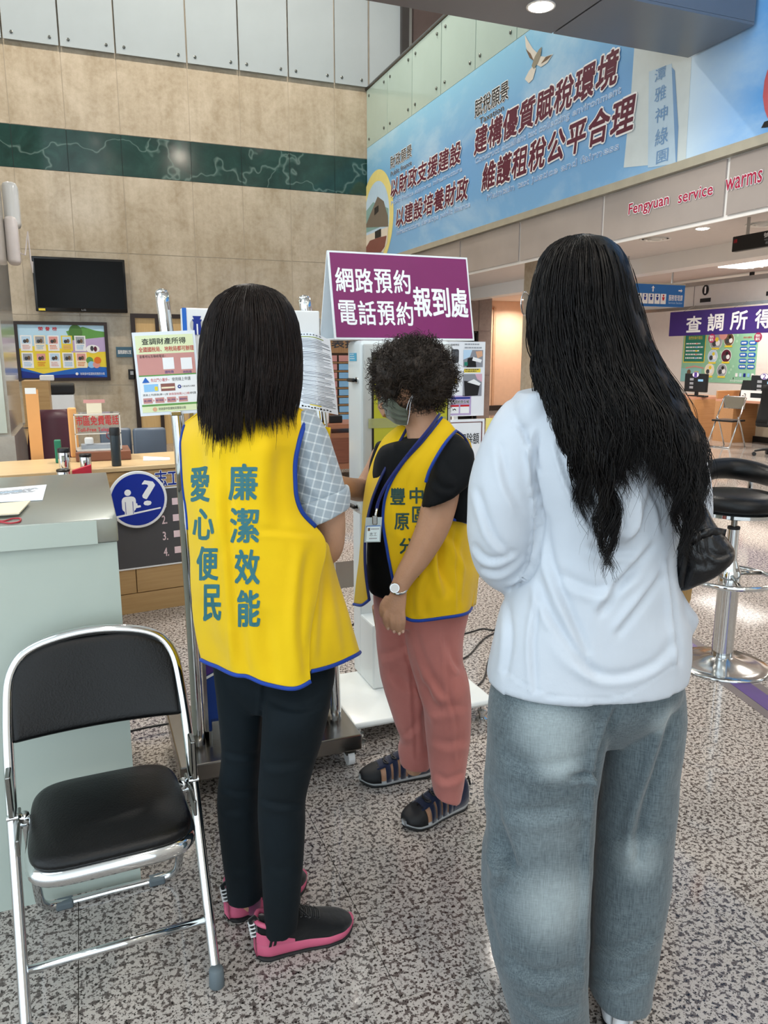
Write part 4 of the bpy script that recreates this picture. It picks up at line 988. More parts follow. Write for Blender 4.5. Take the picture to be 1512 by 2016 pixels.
p = WY(168, 925, 4.42); flask(p.x + .005, 4.42, ZC, .030, .085, 'chrome cup with black lid behind the red box', KL, CHROME, 'chrome cups with black lids')
ls = MB().box(-.5, 3.75, 0, -.05, 4.26, .815).build('low_cabinet', LW); tag(ls, 'low wooden cabinet between the two counters', 'cabinet')
MB().box(-.52, 3.73, .815, -.03, 4.28, .83).build('top', LWT, ls)
p = WY(124, 925, 4.2); flask(p.x, 4.2, .83, .031, .062, 'low chrome cup with black lid in front of the other two', KL, CHROME, 'chrome cups with black lids')
p = WY(160, 925, 4.25); o = MB().add([(-.045, -.02, 0), (.05, -.02, 0), (.05, .02, 0), (-.045, .02, 0), (-.045, -.02, .045), (.05, -.02, .072), (.05, .02, .072), (-.045, .02, .045)], [(0, 1, 2, 3), (4, 5, 6, 7), (0, 1, 5, 4), (1, 2, 6, 5), (2, 3, 7, 6), (3, 0, 4, 7)]).build('red_box', flat('box_red', '#a8182f')); o.location = (p.x - .0, 4.25, .83); tag(o, 'small red sloping box beside the chrome cups', 'box')
# brown box + clear telephone box
bx0, bx1 = WY(150, 905, 4.85).x, WY(257, 905, 4.85).x
o = MB().rbox(0, 0, 0, bx1 - bx0, .3, .055, .004).build('brown_plinth_box', mat('box_brown', '#7c4f3c', rough=.45)); o.location = (bx0, 4.75, ZC); tag(o, 'flat brown wooden box under the clear telephone case', 'box')
tp = empty('telephone_case', (WY(150, 887, 4.85).x, 4.80, ZC + .055)); tag(tp, 'clear acrylic public telephone case with red Chinese lettering', 'telephone case')
ACR = mat('acrylic', '#e8eef0', rough=.05, trans=.9, var=0, ior=1.2, alpha=.55); ACE = mat('acrylic_edge', '#dcd8cf', rough=.2, var=.02)
w_ = WY(240, 887, 4.85).x - WY(150, 887, 4.85).x
MB().box(0, 0, .10, w_, .004, .215).build('front_plate', ACR, tp); MB().box(0, 0, .0, .004, .2, .215).build('side_plate', ACR, tp); MB().box(w_ - .004, 0, 0, w_, .2, .215).build('side_plate', ACR, tp); MB().box(0, 0, .212, w_, .2, .216).build('top_plate', ACR, tp)
for (a, b, c, d, e_, f_) in ((0, -.003, 0, .006, .003, .216), (w_ - .006, -.003, 0, w_, .003, .216), (0, -.003, .21, w_, .003, .218), (0, -.003, .098, w_, .003, .104), (0, -.003, 0, w_, .2, .006)): MB().box(a, b, c, d, e_, f_).build('edge_strip', ACE, tp)
MB().box(.03, .05, .006, w_ - .03, .15, .03).build('tray', GREYP, tp); MB().rbox(.05, .06, .03, .1, .14, .07, .01).build('telephone', PLASTW, tp)
MB().box(.075, .1, .19, .16, .104, .29).build('notice_card', CREAM, tp); MB().box(.06, .098, .275, .18, .1, .295).build('pink_label', PINK, tp)
b_ = Board((0, -.0035, .215), (1, 0, 0), (0, 0, -1), w_, .115, .0008); b_.htext('市區免費電話', .04, .08, .97, .55, RED, gap=.12, bold=.015); b_.text('Toll-Free Telephone', .06, .68, .97, .93, RED, bold=.015); b_.build('lettering', tp)
gf = MB().rbox(0, 0, 0, .035, .06, .13, .004).build('green_folder_box', flat('folder_green', '#1d7257')); p = WY(108, 890, 4.75); gf.location = (p.x, 4.74, ZC); tag(gf, 'upright green folder box on the information counter', 'folder')
o = MB().prism([(0, 0, 0), (.15, -.02, 0), (.16, .08, 0), (.01, .1, .012)], (0, 0, .003)).build('paper_sheet', PAPER); p = WY(300, 912, 4.65); o.location = (p.x - .05, 4.66, ZC); tag(o, 'white paper lying on the information counter by the steel post', 'paper')
# chairs behind the counter
BLV = mat('grey_blue_vinyl', '#4d5866', rough=.35, var=.05)
def back_chair(x0, x1, y, label):
    cx_ = (x0 + x1) / 2; e = empty('padded_chair', (cx_, y, 0)); tag(e, label, 'chair', 'grey blue padded chairs behind the counter'); w = (x1 - x0)
    MB().rbox(-w / 2, -.03, .50, w / 2, .03, .96, .02).build('backrest', BLV, e, autos=50); MB().rbox(-w / 2, .03, .42, w / 2, .45, .48, .02).build('seat', BLV, e, autos=50)
    for sx in (-1, 1):
        for yy in (.02, .42): MB().cyl((sx * (w / 2 - .02), yy, 0), (sx * (w / 2 - .02), yy, .45), .012, n=10).build('leg', BRASSY, e)
back_chair(WY(196, 850, 5.75).x, WY(258, 850, 5.75).x, 5.75, 'grey blue padded chair partly behind the telephone case')
back_chair(WY(261, 850, 5.7).x, WY(326, 850, 5.7).x, 5.7, 'grey blue padded chair nearest the poster post')
# left cluster: orange board, shelf cabinet, printer, maroon chair
o = MB().box(0, 0, 0, .07, .02, 1.265).build('orange_board', flat('panel_orange', '#e0a262', .5)); p = WY(52, 768, 5.0); o.location = (p.x - .01, 5.02, 0); tag(o, 'tall narrow orange board standing beside the marble column', 'board')
MB().box(.0, -.003, 1.24, .06, 0, 1.275).build('top_cap', PLASTW, o); o.rotation_euler = (0, math.radians(0), 0)
sh = empty('wooden_cabinet', (WY(40, 752, 7.5).x, 7.5, 0)); tag(sh, 'tall light wooden cabinet with sloping lower half behind the orange board', 'cabinet')
w_ = WY(94, 752, 7.5).x - WY(40, 752, 7.5).x
MB().box(0, .15, 0, w_, .6, 1.245).build('body', LW, sh); MB().prism([(0, .15, 0), (0, -.1, 0), (0, -.05, .55), (0, .15, .80)], (w_, 0, 0)).build('sloping_front', LW, sh); MB().box(0, .148, .82, w_, .152, .83).build('seam', DGREY, sh)
MB().cyl((w_ + .01, -.06, .6), (w_ + .01, .12, .82), .006, n=8).build('rail', STEEL, sh)
o = MB().rbox(0, 0, 0, .12, .1, .05, .008).build('black_gadget', PLASTK); o.location = (sh.location.x + .15, 7.66, 1.245); tag(o, 'white topped dark box on the wooden cabinet', 'box'); o.data.materials[0] = PLASTW
pr = empty('printer', (WY(92, 800, 9).x, 9.0, 0)); w_ = WY(118, 800, 9).x - WY(92, 800, 9).x; tag(pr, 'white office printer with black top behind the wooden cabinet', 'printer')
MB().rbox(0, 0, .25, w_ + .15, .5, 1.06, .01).build('body', PLASTW, pr); MB().rbox(-.01, -.01, 1.06, w_ + .16, .51, 1.17, .02).build('scanner_top', PLASTK, pr); MB().box(0, -.005, .85, w_ + .15, 0, .857).build('tray_seam', GREYP, pr); MB().box(0, 0.02, 0, w_ + .15, .48, .25).build('stand', PLASTW, pr)
MAR = mat('maroon_plastic', '#4d2734', rough=.4)
mr = empty('maroon_chair', (WY(105, 870, 6.6).x, 6.6, 0)); tag(mr, 'maroon plastic chair with curved back behind the counter', 'chair')
pts = []
for v in np.linspace(0, 1, 9): pts.append([(u * .2 * (1 - .35 * v ** 3), -.02 + .06 * v - .05 * (1 - u * u), .45 + .60 * v) for u in np.linspace(-1, 1, 9)])
o = mesh_obj('backrest', [q for r in pts for q in r], grid_faces(9, 9), MAR, mr, True); md = o.modifiers.new('s', 'SOLIDIFY'); md.thickness = .02
MB().rbox(-.2, 0, .42, .2, .4, .46, .015).build('seat', MAR, mr)
for sx in (-.17, .17):
    for yy in (.03, .37): MB().cyl((sx, yy, 0), (sx, yy, .43), .011, n=8).build('leg', BRASSY, mr)
og = MB().rbox(0, 0, 0, .05, .02, .3, .009).build('orange_marker', flat('panel_orange', '#e0a262', .5)); p = WY(140, 890, 5.15); og.location = (p.x, 5.14, ZC); tag(og, 'rounded orange upright marker beside the telephone case', 'sign'); og.location.y = 4.98

# ------------------------------------------------------------------ steel poster stand
st_ = empty('steel_poster_stand', (.28, 2.51, 0)); tag(st_, 'wheeled stainless steel stand with two posts and a blue printed board', 'stand')
lp = [(.012, 0, .13), (.008, 0, .7), (-.002, 0, 1.25), (-.03, 0, 1.645)]
rp = [(.515, .01, .13), (.50, .01, .7), (.475, .01, 1.25), (.425, .01, 1.64)]
for q in (lp, rp):
    MB().tube(vcat(q, 24), .0205, n=20).build('post', STEEL if False else CHROME, st_, smooth=True)
    MB().tube([Vector(q[-1]), Vector(q[-1]) + Vector((-.0008, 0, .008)), Vector(q[-1]) + Vector((-.001, 0, .013))], [.0205, .017, .006], n=20).build('post_cap', CHROME, st_, smooth=True)
    MB().tube([Vector(q[1]) + Vector((0, .055, -.55)), Vector(q[1]) + Vector((0, .055, .3)), Vector(q[2]) + Vector((0, .055, .1))], .012, n=12).build('rear_tube', BRASSY, st_, smooth=True)
BST = mat('base_steel', '#8f8b86', rough=.22, metal=1, var=.05, scale=2)
MB().rbox(-.07, -.14, .07, .565, .32, .13, .005).build('base_plate', BST, st_)
for (x, y) in ((-.03, -.10), (.53, -.10), (-.03, .28), (.53, .28)):
    c_ = MB().box(x - .018, y - .02, .045, x + .018, y + .02, .07).build('castor', BRASSY, st_); MB().cyl((x - .012, y, .03), (x + .012, y, .03), .03, n=20).build('wheel', KRUB if x < .3 else PLASTW, c_)
MB().box(.05, .03, .16, .47, .045, 1.56).build('board', flat('stand_board_blue', '#123a86', .35), st_)
MB().box(.038, .02, .13, .05, .05, 1.58).box(.47, .02, .13, .482, .05, 1.58).box(.038, .02, .13, .482, .05, .16).build('board_frame', STEEL, st_)
MB().rbox(.022, -.045, 1.43, .46, .0, 1.60, .004).build('header_box', PLASTW, st_)
b_ = Board((.022, -.0455, 1.60), (1, 0, 0), (0, 0, -1), .438, .17, .0008)
b_.circ(.10, .30, .022, flat('emblem_grey', '#b9b9b4'), 1); b_.poly([(.065, .2), (.135, .2), (.125, .25), (.13, .42), (.145, .47), (.055, .47), (.07, .42), (.075, .25)], NAVY, 2); b_.poly([(.07, .14), (.13, .14), (.12, .2), (.08, .2)], NAVY, 2); b_.rect(.095, .28, .105, .47, WHITE, 3); b_.rect(.0, .0, .03, 1, BLUE, 1); b_.build('emblem', st_)
b_ = Board((.05, .0295, 1.56), (1, 0, 0), (0, 0, -1), .42, 1.40, .0012)
b_.rect(0, .06, 1, .72, WHITE, 1)
for k, m_ in enumerate((ORANGE, GREEN, PURPLE)): b_.poly([(0, .745 + .04 * k), (.34, .70 + .04 * k), (.34, .727 + .04 * k), (0, .772 + .04 * k)], m_, 2); b_.poly([(.0, .775 + .04 * k), (.34, .730 + .04 * k), (.34, .737 + .04 * k), (0, .782 + .04 * k)], WHITE, 2)
b_.lines(.1, .9, .16, .97, 5, LBLUE, 2, .4, 5); b_.build('board_print', st_)
MB().box(.06, .01, .13, .2, .03, .20).build('name_plate', STEEL, st_)
rod = MB().tube([G(200, 1452, .03), G(290, 1432, .03), G(336, 1424, .03)], .005, n=8).build('floor_rod', PLASTK); tag(rod, 'thin black and silver rod on the floor left of the steel stand', 'rod')
# poster on the left post
po = empty('income_poster', (0, 0, 0)); tl, tr_, bl = WY(259, 655, 2.46), WY(383, 650, 2.44), WY(276, 820, 2.46); po.location = bl; tag(po, 'laminated poster about property and income enquiries clipped to the left post', 'poster')
u_ = tr_ - tl; w_ = u_.length * 1.0; v_ = bl - tl; v_ = v_ - u_ * (v_.dot(u_) / u_.length_squared) * .55; h_ = v_.length
n_ = u_.normalized().cross(-v_.normalized())
MB().prism([tl - bl, tl - bl + u_, tl - bl + u_ + v_, tl - bl + v_], n_ * -.003).build('laminate', mat('laminate', '#dfe6ee', rough=.15, var=.02), po)
b_ = Board(tl - bl + n_ * .0006, u_, v_, w_, h_, .0004)
b_.rect(.04, .04, .96, .96, PALE, 1); b_.text('查調財產所得', .14, .075, .84, .15, BLACK, k=3, bold=.012); b_.text('全國國稅局、地稅局都可辦理', .08, .175, .96, .235, RED, k=3, bold=.01)
b_.rect(.04, .26, .96, .51, flat('print_salmon', '#c9908a'), 2); b_.text('查看地址及聯絡電話~', .08, .27, .5, .305, BLACK, k=3); b_.rect(.44, .31, .62, .45, WHITE, 3); b_.rect(.73, .32, .91, .46, WHITE, 3); b_.text('國稅局', .46, .465, .6, .50, NAVY, k=3); b_.text('地稅局', .75, .475, .89, .51, NAVY, k=3)
b_.rect(.04, .51, .96, .525, GREEN, 3); b_.rect(.04, .525, .96, .86, WHITE, 2); b_.poly([(.08, .60), (.14, .535), (.2, .60)], BLUE, 4); b_.text('免出門小撇步~', .22, .55, .52, .595, RED, k=3); b_.text('使用線上申請', .56, .55, .86, .595, BLACK, k=3)
b_.rect(.10, .62, .33, .71, SKY, 3); b_.rect(.27, .65, .32, .70, YELL, 4); b_.rect(.37, .62, .6, .71, flat('card_wine', '#8d5a52'), 3); b_.rect(.38, .66, .59, .68, CREAM, 4); b_.ring(.67, .665, .0025, .0055, NAVY, 4, 20); b_.text('行動自然人憑證', .71, .655, .92, .675, BLACK, k=3)
b_.text('透過上列憑證(擇一)至', .07, .735, .48, .765, BLACK, k=3); b_.text('財政部稅務入口網', .49, .735, .82, .765, RED, k=3); b_.text('申請', .83, .735, .93, .765, BLACK, k=3)
for k, t in enumerate(('線上服務', '電子稅務', '線上申辦', '國稅所得')): b_.rect(.07 + .19 * k, .785, .215 + .19 * k, .85, flat('print_salmon', '#c9908a'), 3); b_.text(t, .085 + .19 * k, .805, .2 + .19 * k, .83, NAVY, k=4)
for k in range(3): b_.poly([(.225 + .19 * k, .80), (.25 + .19 * k, .8175), (.225 + .19 * k, .835)], PINK, 3)
b_.rect(.84, .77, .93, .84, WHITE, 3); b_.rect(.04, .865, .96, .885, GREEN, 3); b_.text('財政部中區國稅局豐原分局', .30, .905, .74, .94, DGREY, k=3); b_.circ(.24, .925, .0065, SKINP, 3); b_.build('print', po)
MB().rbox(-.012, -.01, -.004, .02, .004, .01, .002, M=Matrix.Translation(u_ * .55 + Vector((0, -.004, 0)))).build('clip', STEEL, po)
# curled form sheet on the right post
fs_ = empty('form_sheet', W(625, 740, 2.50)); tag(fs_, 'curled printed form with handwriting taped to the right post', 'paper')
ctl = [[(588, 655, 2.53), (618, 656, 2.50), (650, 670, 2.55)], [(588, 705, 2.53), (622, 708, 2.50), (655, 716, 2.55)], [(586, 755, 2.53), (624, 760, 2.49), (661, 768, 2.54)], [(582, 800, 2.53), (624, 808, 2.49), (666, 817, 2.55)]]
C = np.array([[tuple(W(*q) - fs_.location) for q in r] for r in ctl]); Gd = catmull(C, 25); Gd = np.swapaxes(catmull(np.swapaxes(Gd, 0, 1), 17), 0, 1)
mesh_obj('sheet', Gd.reshape(-1, 3), grid_faces(25, 17), PAPER, fs_, True)
def strip_on(Gd, t0, t1, s0, s1, off=.0012):
    M_, N_ = Gd.shape[:2]; out = []
    for t in (t0, t1):
        row = []
        for s in np.linspace(s0, s1, 9):
            a, b = t * (M_ - 1), s * (N_ - 1); i, j = min(int(a), M_ - 2), min(int(b), N_ - 2); u, v = a - i, b - j
            p = Gd[i, j] * (1 - u) * (1 - v) + Gd[i + 1, j] * u * (1 - v) + Gd[i, j + 1] * (1 - u) * v + Gd[i + 1, j + 1] * u * v
            row.append(Vector(p) - FW * off)
        out += row
    return out
mbp = MB(); rnd = random.Random(9)
INK = flat('ink_grey', '#70757f')
for k in range(44):
    t = .10 + k * .0185; s1 = rnd.choice((.92, .9, .85, .7, .95)); s0 = rnd.choice((.05, .06, .1, .2))
    mbp.add(strip_on(Gd, t, t + rnd.choice((.004, .006, .008)), s0, s1), grid_faces(2, 9), INK)
mbp.add(strip_on(Gd, .065, .08, .05, .75), grid_faces(2, 9), flat('mark_olive', '#8f9a55')); mbp.add(strip_on(Gd, .905, .918, .35, .6), grid_faces(2, 9), YELL)
for k in range(7): mbp.add(strip_on(Gd, .02 + .003 * (k % 2), .045, .1 + .09 * k, .15 + .09 * k), grid_faces(2, 9), INK)
for k in range(10): mbp.add(strip_on(Gd, .94 + .008 * (k % 2), .972 - .006 * (k % 3), .18 + .065 * k, .22 + .065 * k), grid_faces(2, 9), BLACK)
mbp.build('print', None, fs_)

# ------------------------------------------------------------------ white kiosk with tent sign
KW = mat('kiosk_white', '#dfe6e6', rough=.3, var=.02, coat=.2)
kk = empty('white_kiosk', (.934, 2.6, 0)); tag(kk, 'white free-standing kiosk with tall yellow green screen on a white base', 'kiosk')
MB().rbox(0, .01, .87, .36, .165, 1.512, .018, seg=3).build('housing', KW, kk, autos=50)
MB().rbox(.006, -.006, .885, .354, .012, 1.498, .006).build('front_bezel', mat('kiosk_grey', '#b7bab8', rough=.35), kk, autos=50)
MB().box(.035, -.009, .93, .34, -.005, 1.47).build('screen_border', BLACK, kk)
MB().box(.042, -.0105, .935, .335, -.0085, 1.455).build('screen', mat('screen_green', '#a5a52c', rough=.12, var=.04, emit='#a5a52c', estr=.12), kk)
MB().box(.02, -.013, 1.2, .33, -.0107, 1.235).build('tape_strip', mat('clear_tape', '#b9bd86', rough=.2, alpha=.5), kk)
b_ = Board((-.0005, .165, 1.512), (0, -1, 0), (0, 0, -1), .165, .64, .0008); b_.rect(.2, .07, .68, .115, flat('sticker_cyan', '#58b4d6'), 1); b_.lines(.25, .075, .6, .112, 3, WHITE, 2, .3, 2); b_.build('sticker', kk)
for z in (1.37, .90):
    h_ = MB().cyl((-.006, .045, z), (0.0, .045, z), .012, n=16).build('key_lock', CHROME, kk); MB().rbox(-.02, .05, z - .007, -.006, .115, z + .007, .005).build('key_handle', PLASTK, h_)
q = G(714, 1318, .1); MB().rbox(q.x - .934 - .03, q.y - 2.6 - .06, .1, q.x - .934 + .035, q.y - 2.6 + .03, .9, .006).build('post', KW, kk)
q = G(738, 1345, .1); MB().rbox(q.x - .934 - .03, q.y - 2.6 - .06, .1, q.x - .934 + .05, q.y - 2.6 + .1, .38, .008).build('cable_box', KW, kk)
MB().rbox(-.075, -.10, .075, .53, .38, .10, .012).build('base_plate', KW, kk, autos=50)
for (x, y) in ((-.04, -.06), (.49, -.06), (.49, .34), (-.04, .34)): MB().lathe([(.026, 0), (.026, .012), (.012, .018), (.012, .03), (.018, .032), (.018, .045), (.008, .05), (.008, .076)], n=20, at=(x, y, 0)).build('levelling_foot', CHROME, kk, autos=40)
ts = empty('tent_sign', (.86, 2.68, 1.515)); tag(ts, 'white tent sign with magenta face for online and phone appointments', 'sign')
TW = mat('tent_white', '#e3e9ec', rough=.35, var=.02); X2 = .565
prf = [(0, 0), (.075, .315), (.085, .315), (.19, 0)]
f1 = [(0, 0, 0), (0, .007, 0), (0, .082, .315), (0, .075, .315)]
MB().prism(f1, (X2, 0, 0)).build('front_sheet', TW, ts); MB().prism([(0, .183, 0), (0, .19, 0), (0, .085, .315), (0, .078, .315)], (X2, 0, 0)).build('back_sheet', TW, ts); MB().box(0, .003, 0, X2, .187, .005).build('bottom_sheet', TW, ts)
dvv = Vector((0, -.075, -.315)); b_ = Board((0, .0745, .3145), (1, 0, 0), dvv, X2, dvv.length, .001)
MAG = flat('sign_magenta', '#78195e', .4); b_.rect(.012, .02, .988, .975, MAG, 1)
b_.htext('網路預約', .03, .19, .565, .46, WHITE, gap=.12, bold=.018, k=2); b_.htext('電話預約', .035, .56, .565, .83, WHITE, gap=.12, bold=.018, k=2); b_.htext('報到處', .565, .38, .975, .72, WHITE, gap=.1, bold=.022, k=2); b_.build('lettering', ts)
# cables on the floor
def cable(pts, label, r=.004):
    o = MB().tube(vcat([G(x, y, .005 + .0) for x, y in pts], 60), r, n=6).build('cable', PLASTK, None, True); tag(o, label, 'cable', 'black cables on the floor')
cable([(800, 1262), (880, 1254), (920, 1246), (950, 1238), (975, 1240), (1010, 1225)], 'black cable on the floor running right just below the yellow vest')
cable([(820, 1320), (900, 1300), (925, 1288), (945, 1265), (965, 1250), (1000, 1240)], 'black cable curving up behind the pink trousers')
cable([(870, 1400), (940, 1350), (955, 1330), (962, 1300), (980, 1280), (1000, 1270)], 'black cable beside the kiosk base')
cable([(640, 1250), (690, 1232), (720, 1208), (745, 1200)], 'black cable between the vests left of the kiosk post')

# ------------------------------------------------------------------ round stool
so_ = empty('round_stool', (2.77, 2.62, 0), math.radians(-30)); tag(so_, 'black padded round stool with chrome pedestal and foot ring', 'stool')
MB().lathe([(.215, 0), (.218, .004), (.21, .012), (.17, .016), (.10, .03), (.06, .045), (.05, .05)], n=48).build('base', mat('base_chrome', '#c4c6c6', rough=.13, metal=1, var=.04), so_, smooth=True)
MB().lathe([(.048, .045), (.048, .40), (.05, .41)], n=32).build('column', CHROME, so_, autos=40)
MB().lathe([(.05, .41), (.05, .47), (.044, .48), (.028, .52), (.028, .53)], n=32).build('collar', CHROME, so_, autos=40)
MB().lathe([(.026, .53), (.026, .68)], n=24).build('piston', CHROME, so_, autos=40); MB().lathe([(.014, .68), (.014, .74)], n=20).build('rod', BRASSY, so_, autos=40); MB().lathe([(.0275, .672), (.0275, .684)], n=24).build('seal', KRUB, so_, autos=40)
rg = [(.2 * math.cos(a), .2 * math.sin(a), .44) for a in np.linspace(0, 2 * math.pi, 49)[:-1]]
MB().tube(rg, .0125, n=12, closed=True).build('foot_ring', CHROME, so_, smooth=True)
for k in range(3):
    a = 2 * math.pi * k / 3 + .5; MB().tube([(.045 * math.cos(a), .045 * math.sin(a), .455), (.2 * math.cos(a), .2 * math.sin(a), .44)], .0095, n=10).build('ring_spoke', BRASSY, so_, smooth=True)
MB().lathe([(.175, .745), (.19, .75), (.19, .765), (.18, .77)], n=40).build('seat_rim', CHROME, so_, autos=40); MB().lathe([(.1, .73), (.15, .745), (.15, .75)], n=24).build('seat_plate', BRASSY, so_, autos=40)
MB().lathe([(.18, .77), (.192, .785), (.195, .805), (.185, .83), (.15, .845), (.05, .852), (.002, .852)], n=48).build('seat_cushion', LEATHER, so_, smooth=True)
q0 = Vector((2.77, 2.62, 0)); inv = Matrix.Rotation(math.radians(30), 4, 'Z')
arc = [inv @ (W(x, y, d) - q0) for x, y, d in [(1362, 945, 3.62), (1400, 925, 3.68), (1440, 922, 3.7), (1480, 928, 3.66), (1520, 940, 3.56), (1545, 952, 3.44)]]
MB().tube(vcat(arc, 30), [.028 + .024 * math.sin(math.pi * min(1, max(0, (i + 3) / 32))) ** .5 for i in range(30)], n=18).build('backrest', LEATHER, so_, smooth=True)
md_ = arc[3]; MB().tube(vcat([md_, md_ * .95 + UP * (-.1), Vector((md_.x * .6, md_.y * .6, .80)), Vector((0.02, 0.02, .74))], 20), .012, n=10).build('backrest_arm', CHROME, so_, smooth=True)
b_ = Board((.0, 0, .0), (1, 0, 0), (0, 0, -1), .03, .03)
# ------------------------------------------------------------------ figure tools
def ring_pts(L_, R_, hd, n, ex):
    c, a = (L_ + R_) / 2, (R_ - L_) / 2; out = []
    for j in range(n):
        q = 2 * math.pi * j / n; cs, sn = math.cos(q), math.sin(q)
        u = math.copysign(abs(cs) ** (2 / ex), cs); v = math.copysign(abs(sn) ** (2 / ex), sn)
        out.append(tuple(c + a * u + FW * (hd * v)))
    return out
def pl(rows, n=40, m=None, ex=2.3, cap=True):        # stacked rings: (xL,yL,xR,yR,d,hd)
    R = np.array([ring_pts(W(r[0], r[1], r[4]), W(r[2], r[3], r[4]), r[5], n, ex) for r in rows])
    if m is None: m = max(len(rows) * 5, 8)
    Gd = catmull(R, m)
    fs = grid_faces(m, n, True)
    if cap: fs.append(tuple(range(n - 1, -1, -1))); fs.append(tuple((m - 1) * n + j for j in range(n)))
    return Gd.reshape(-1, 3), fs
def limb(path, n=18, m=None):                         # (px,py,d,r) or (Vector,r)
    P = np.array([(*(W(q[0], q[1], q[2]) if len(q) == 4 else q[0]), q[-1]) for q in path])
    m = m or len(path) * 6
    P = catmull(P, m); b = MB(); b.tube([Vector(p[:3]) for p in P], [max(p[3], .0005) for p in P], None, n)
    return np.array(b.v), b.f
def ball(c, rx, ry, rz, R=None, n=20):
    vs = []; fs = []; R = R or Matrix.Identity(3); c = Vector(c)
    for i in range(n + 1):
        t = math.pi * i / n
        for j in range(n): a = 2 * math.pi * j / n; vs.append(tuple(c + R @ Vector((rx * math.sin(t) * math.cos(a), ry * math.sin(t) * math.sin(a), rz * math.cos(t)))))
    return np.array(vs), grid_faces(n + 1, n, True)
CF = Matrix((RT, FW, UP)).transposed()                # local (right, away, up) -> world
def patch(rows, M=40, N=30):
    C = np.array([[tuple(W(*q)) for q in r] for r in rows])
    Gd = catmull(C, M); return np.swapaxes(catmull(np.swapaxes(Gd, 0, 1), N), 0, 1)
def proj(V):
    v = np.asarray(V, float) - np.array(EYE)
    a, b, c = v @ np.array(RT), v @ np.array(FW), v[:, 2]
    zc = b * CT - c * ST; yc = b * ST + c * CT
    return np.stack([756 + F_PX * a / zc, 1008 - F_PX * yc / zc], 1)
def stroke_field(P, strokes):                         # P (n,2) picture positions of the surface, returns metres
    D = np.zeros(len(P))
    for (pts, w, amp) in strokes:
        pts = np.array([tuple(p) for p in catmull(pts, max(8, len(pts) * 4))]) if len(pts) > 2 else np.array(pts, float)
        best = np.full(len(P), 1e9); sd = np.zeros(len(P)); tt = np.zeros(len(P))
        n = len(pts) - 1
        for i in range(n):
            a, b = pts[i], pts[i + 1]; e = b - a; l2 = max(e @ e, 1e-9)
            t = np.clip(((P - a) @ e) / l2, 0, 1); q = P - (a + t[:, None] * e); d = np.hypot(q[:, 0], q[:, 1])
            s = (e[0] * q[:, 1] - e[1] * q[:, 0]); k = d < best
            best[k] = d[k]; sd[k] = np.sign(s[k]) * d[k]; tt[k] = (i + t[k]) / n
        fade = np.clip(np.sin(np.pi * np.clip(tt, .0, 1)), 0, 1) ** .5 + .15
        D += amp * fade * (-np.exp(-(best / w) ** 2) + .75 * np.exp(-((sd - 1.7 * w) / (1.1 * w)) ** 2) * (best < 6 * w))
    return D
def sculpt(me, strokes, nz=0.0, nscale=6.0, seed=0):
    n = len(me.vertices); V = np.empty(n * 3); me.vertices.foreach_get('co', V); V = V.reshape(-1, 3)
    Nn = np.empty(n * 3); me.vertices.foreach_get('normal', Nn); Nn = Nn.reshape(-1, 3)
    view = np.array(EYE) - V; view /= np.linalg.norm(view, axis=1)[:, None]
    face = np.clip((Nn * view).sum(1) * 2.0, 0, 1)
    D = stroke_field(proj(V), strokes) * face if strokes else np.zeros(n)
    if nz > 0:
        o = Vector((seed * 3.1, seed * 1.7, 0))
        D = D + nz * np.array([noise.noise(Vector(v) * nscale + o) + .5 * noise.noise(Vector(v) * nscale * 2.3 + o) for v in V])
    V = V + Nn * D[:, None]; me.vertices.foreach_set('co', V.reshape(-1)); me.update()
def fuse(name, parts, m, parent, voxel=.006, smooth=6, strokes=None, nz=0.0, nscale=6.0, dec=None):
    b = MB()
    for vs, fs in parts: b.add(vs, fs)
    o = b.build(name, m); 
    md = o.modifiers.new('r', 'REMESH'); md.mode = 'VOXEL'; md.voxel_size = voxel; md.use_smooth_shade = True
    ms = o.modifiers.new('s', 'SMOOTH'); ms.iterations = smooth; ms.factor = .5
    dg = bpy.context.evaluated_depsgraph_get()
    me = bpy.data.meshes.new_from_object(o.evaluated_get(dg)); old = o.data
    o.modifiers.clear(); o.data = me; bpy.data.meshes.remove(old); me.name = name
    if not me.materials: me.materials.append(m)
    me.polygons.foreach_set('use_smooth', [True] * len(me.polygons))
    if strokes or nz > 0: sculpt(me, strokes or [], nz, nscale)
    o.parent = parent
    return o
def sheet(name, Gd, m, parent, th=.0025, strokes=None, nz=0.0, nscale=6.0):
    o = mesh_obj(name, Gd.reshape(-1, 3), grid_faces(*Gd.shape[:2]), m, parent, True)
    # make normals face the camera side
    me = o.data
    c = me.polygons[len(me.polygons) // 2]
    if c.normal.dot(EYE - Vector(c.center)) < 0: me.flip_normals()
    if strokes or nz > 0: sculpt(me, strokes or [], nz, nscale)
    md = o.modifiers.new('t', 'SOLIDIFY'); md.thickness = th; md.offset = -1
    return o
def grid_of(o, shape):
    V = np.empty(len(o.data.vertices) * 3); o.data.vertices.foreach_get('co', V); return V.reshape(*shape, 3)
def piping(name, pts, m, parent, r=.004, n=8, flatten=None):
    o = MB().tube([Vector(p) for p in pts], r, n=n).build(name, m, parent, smooth=True); return o
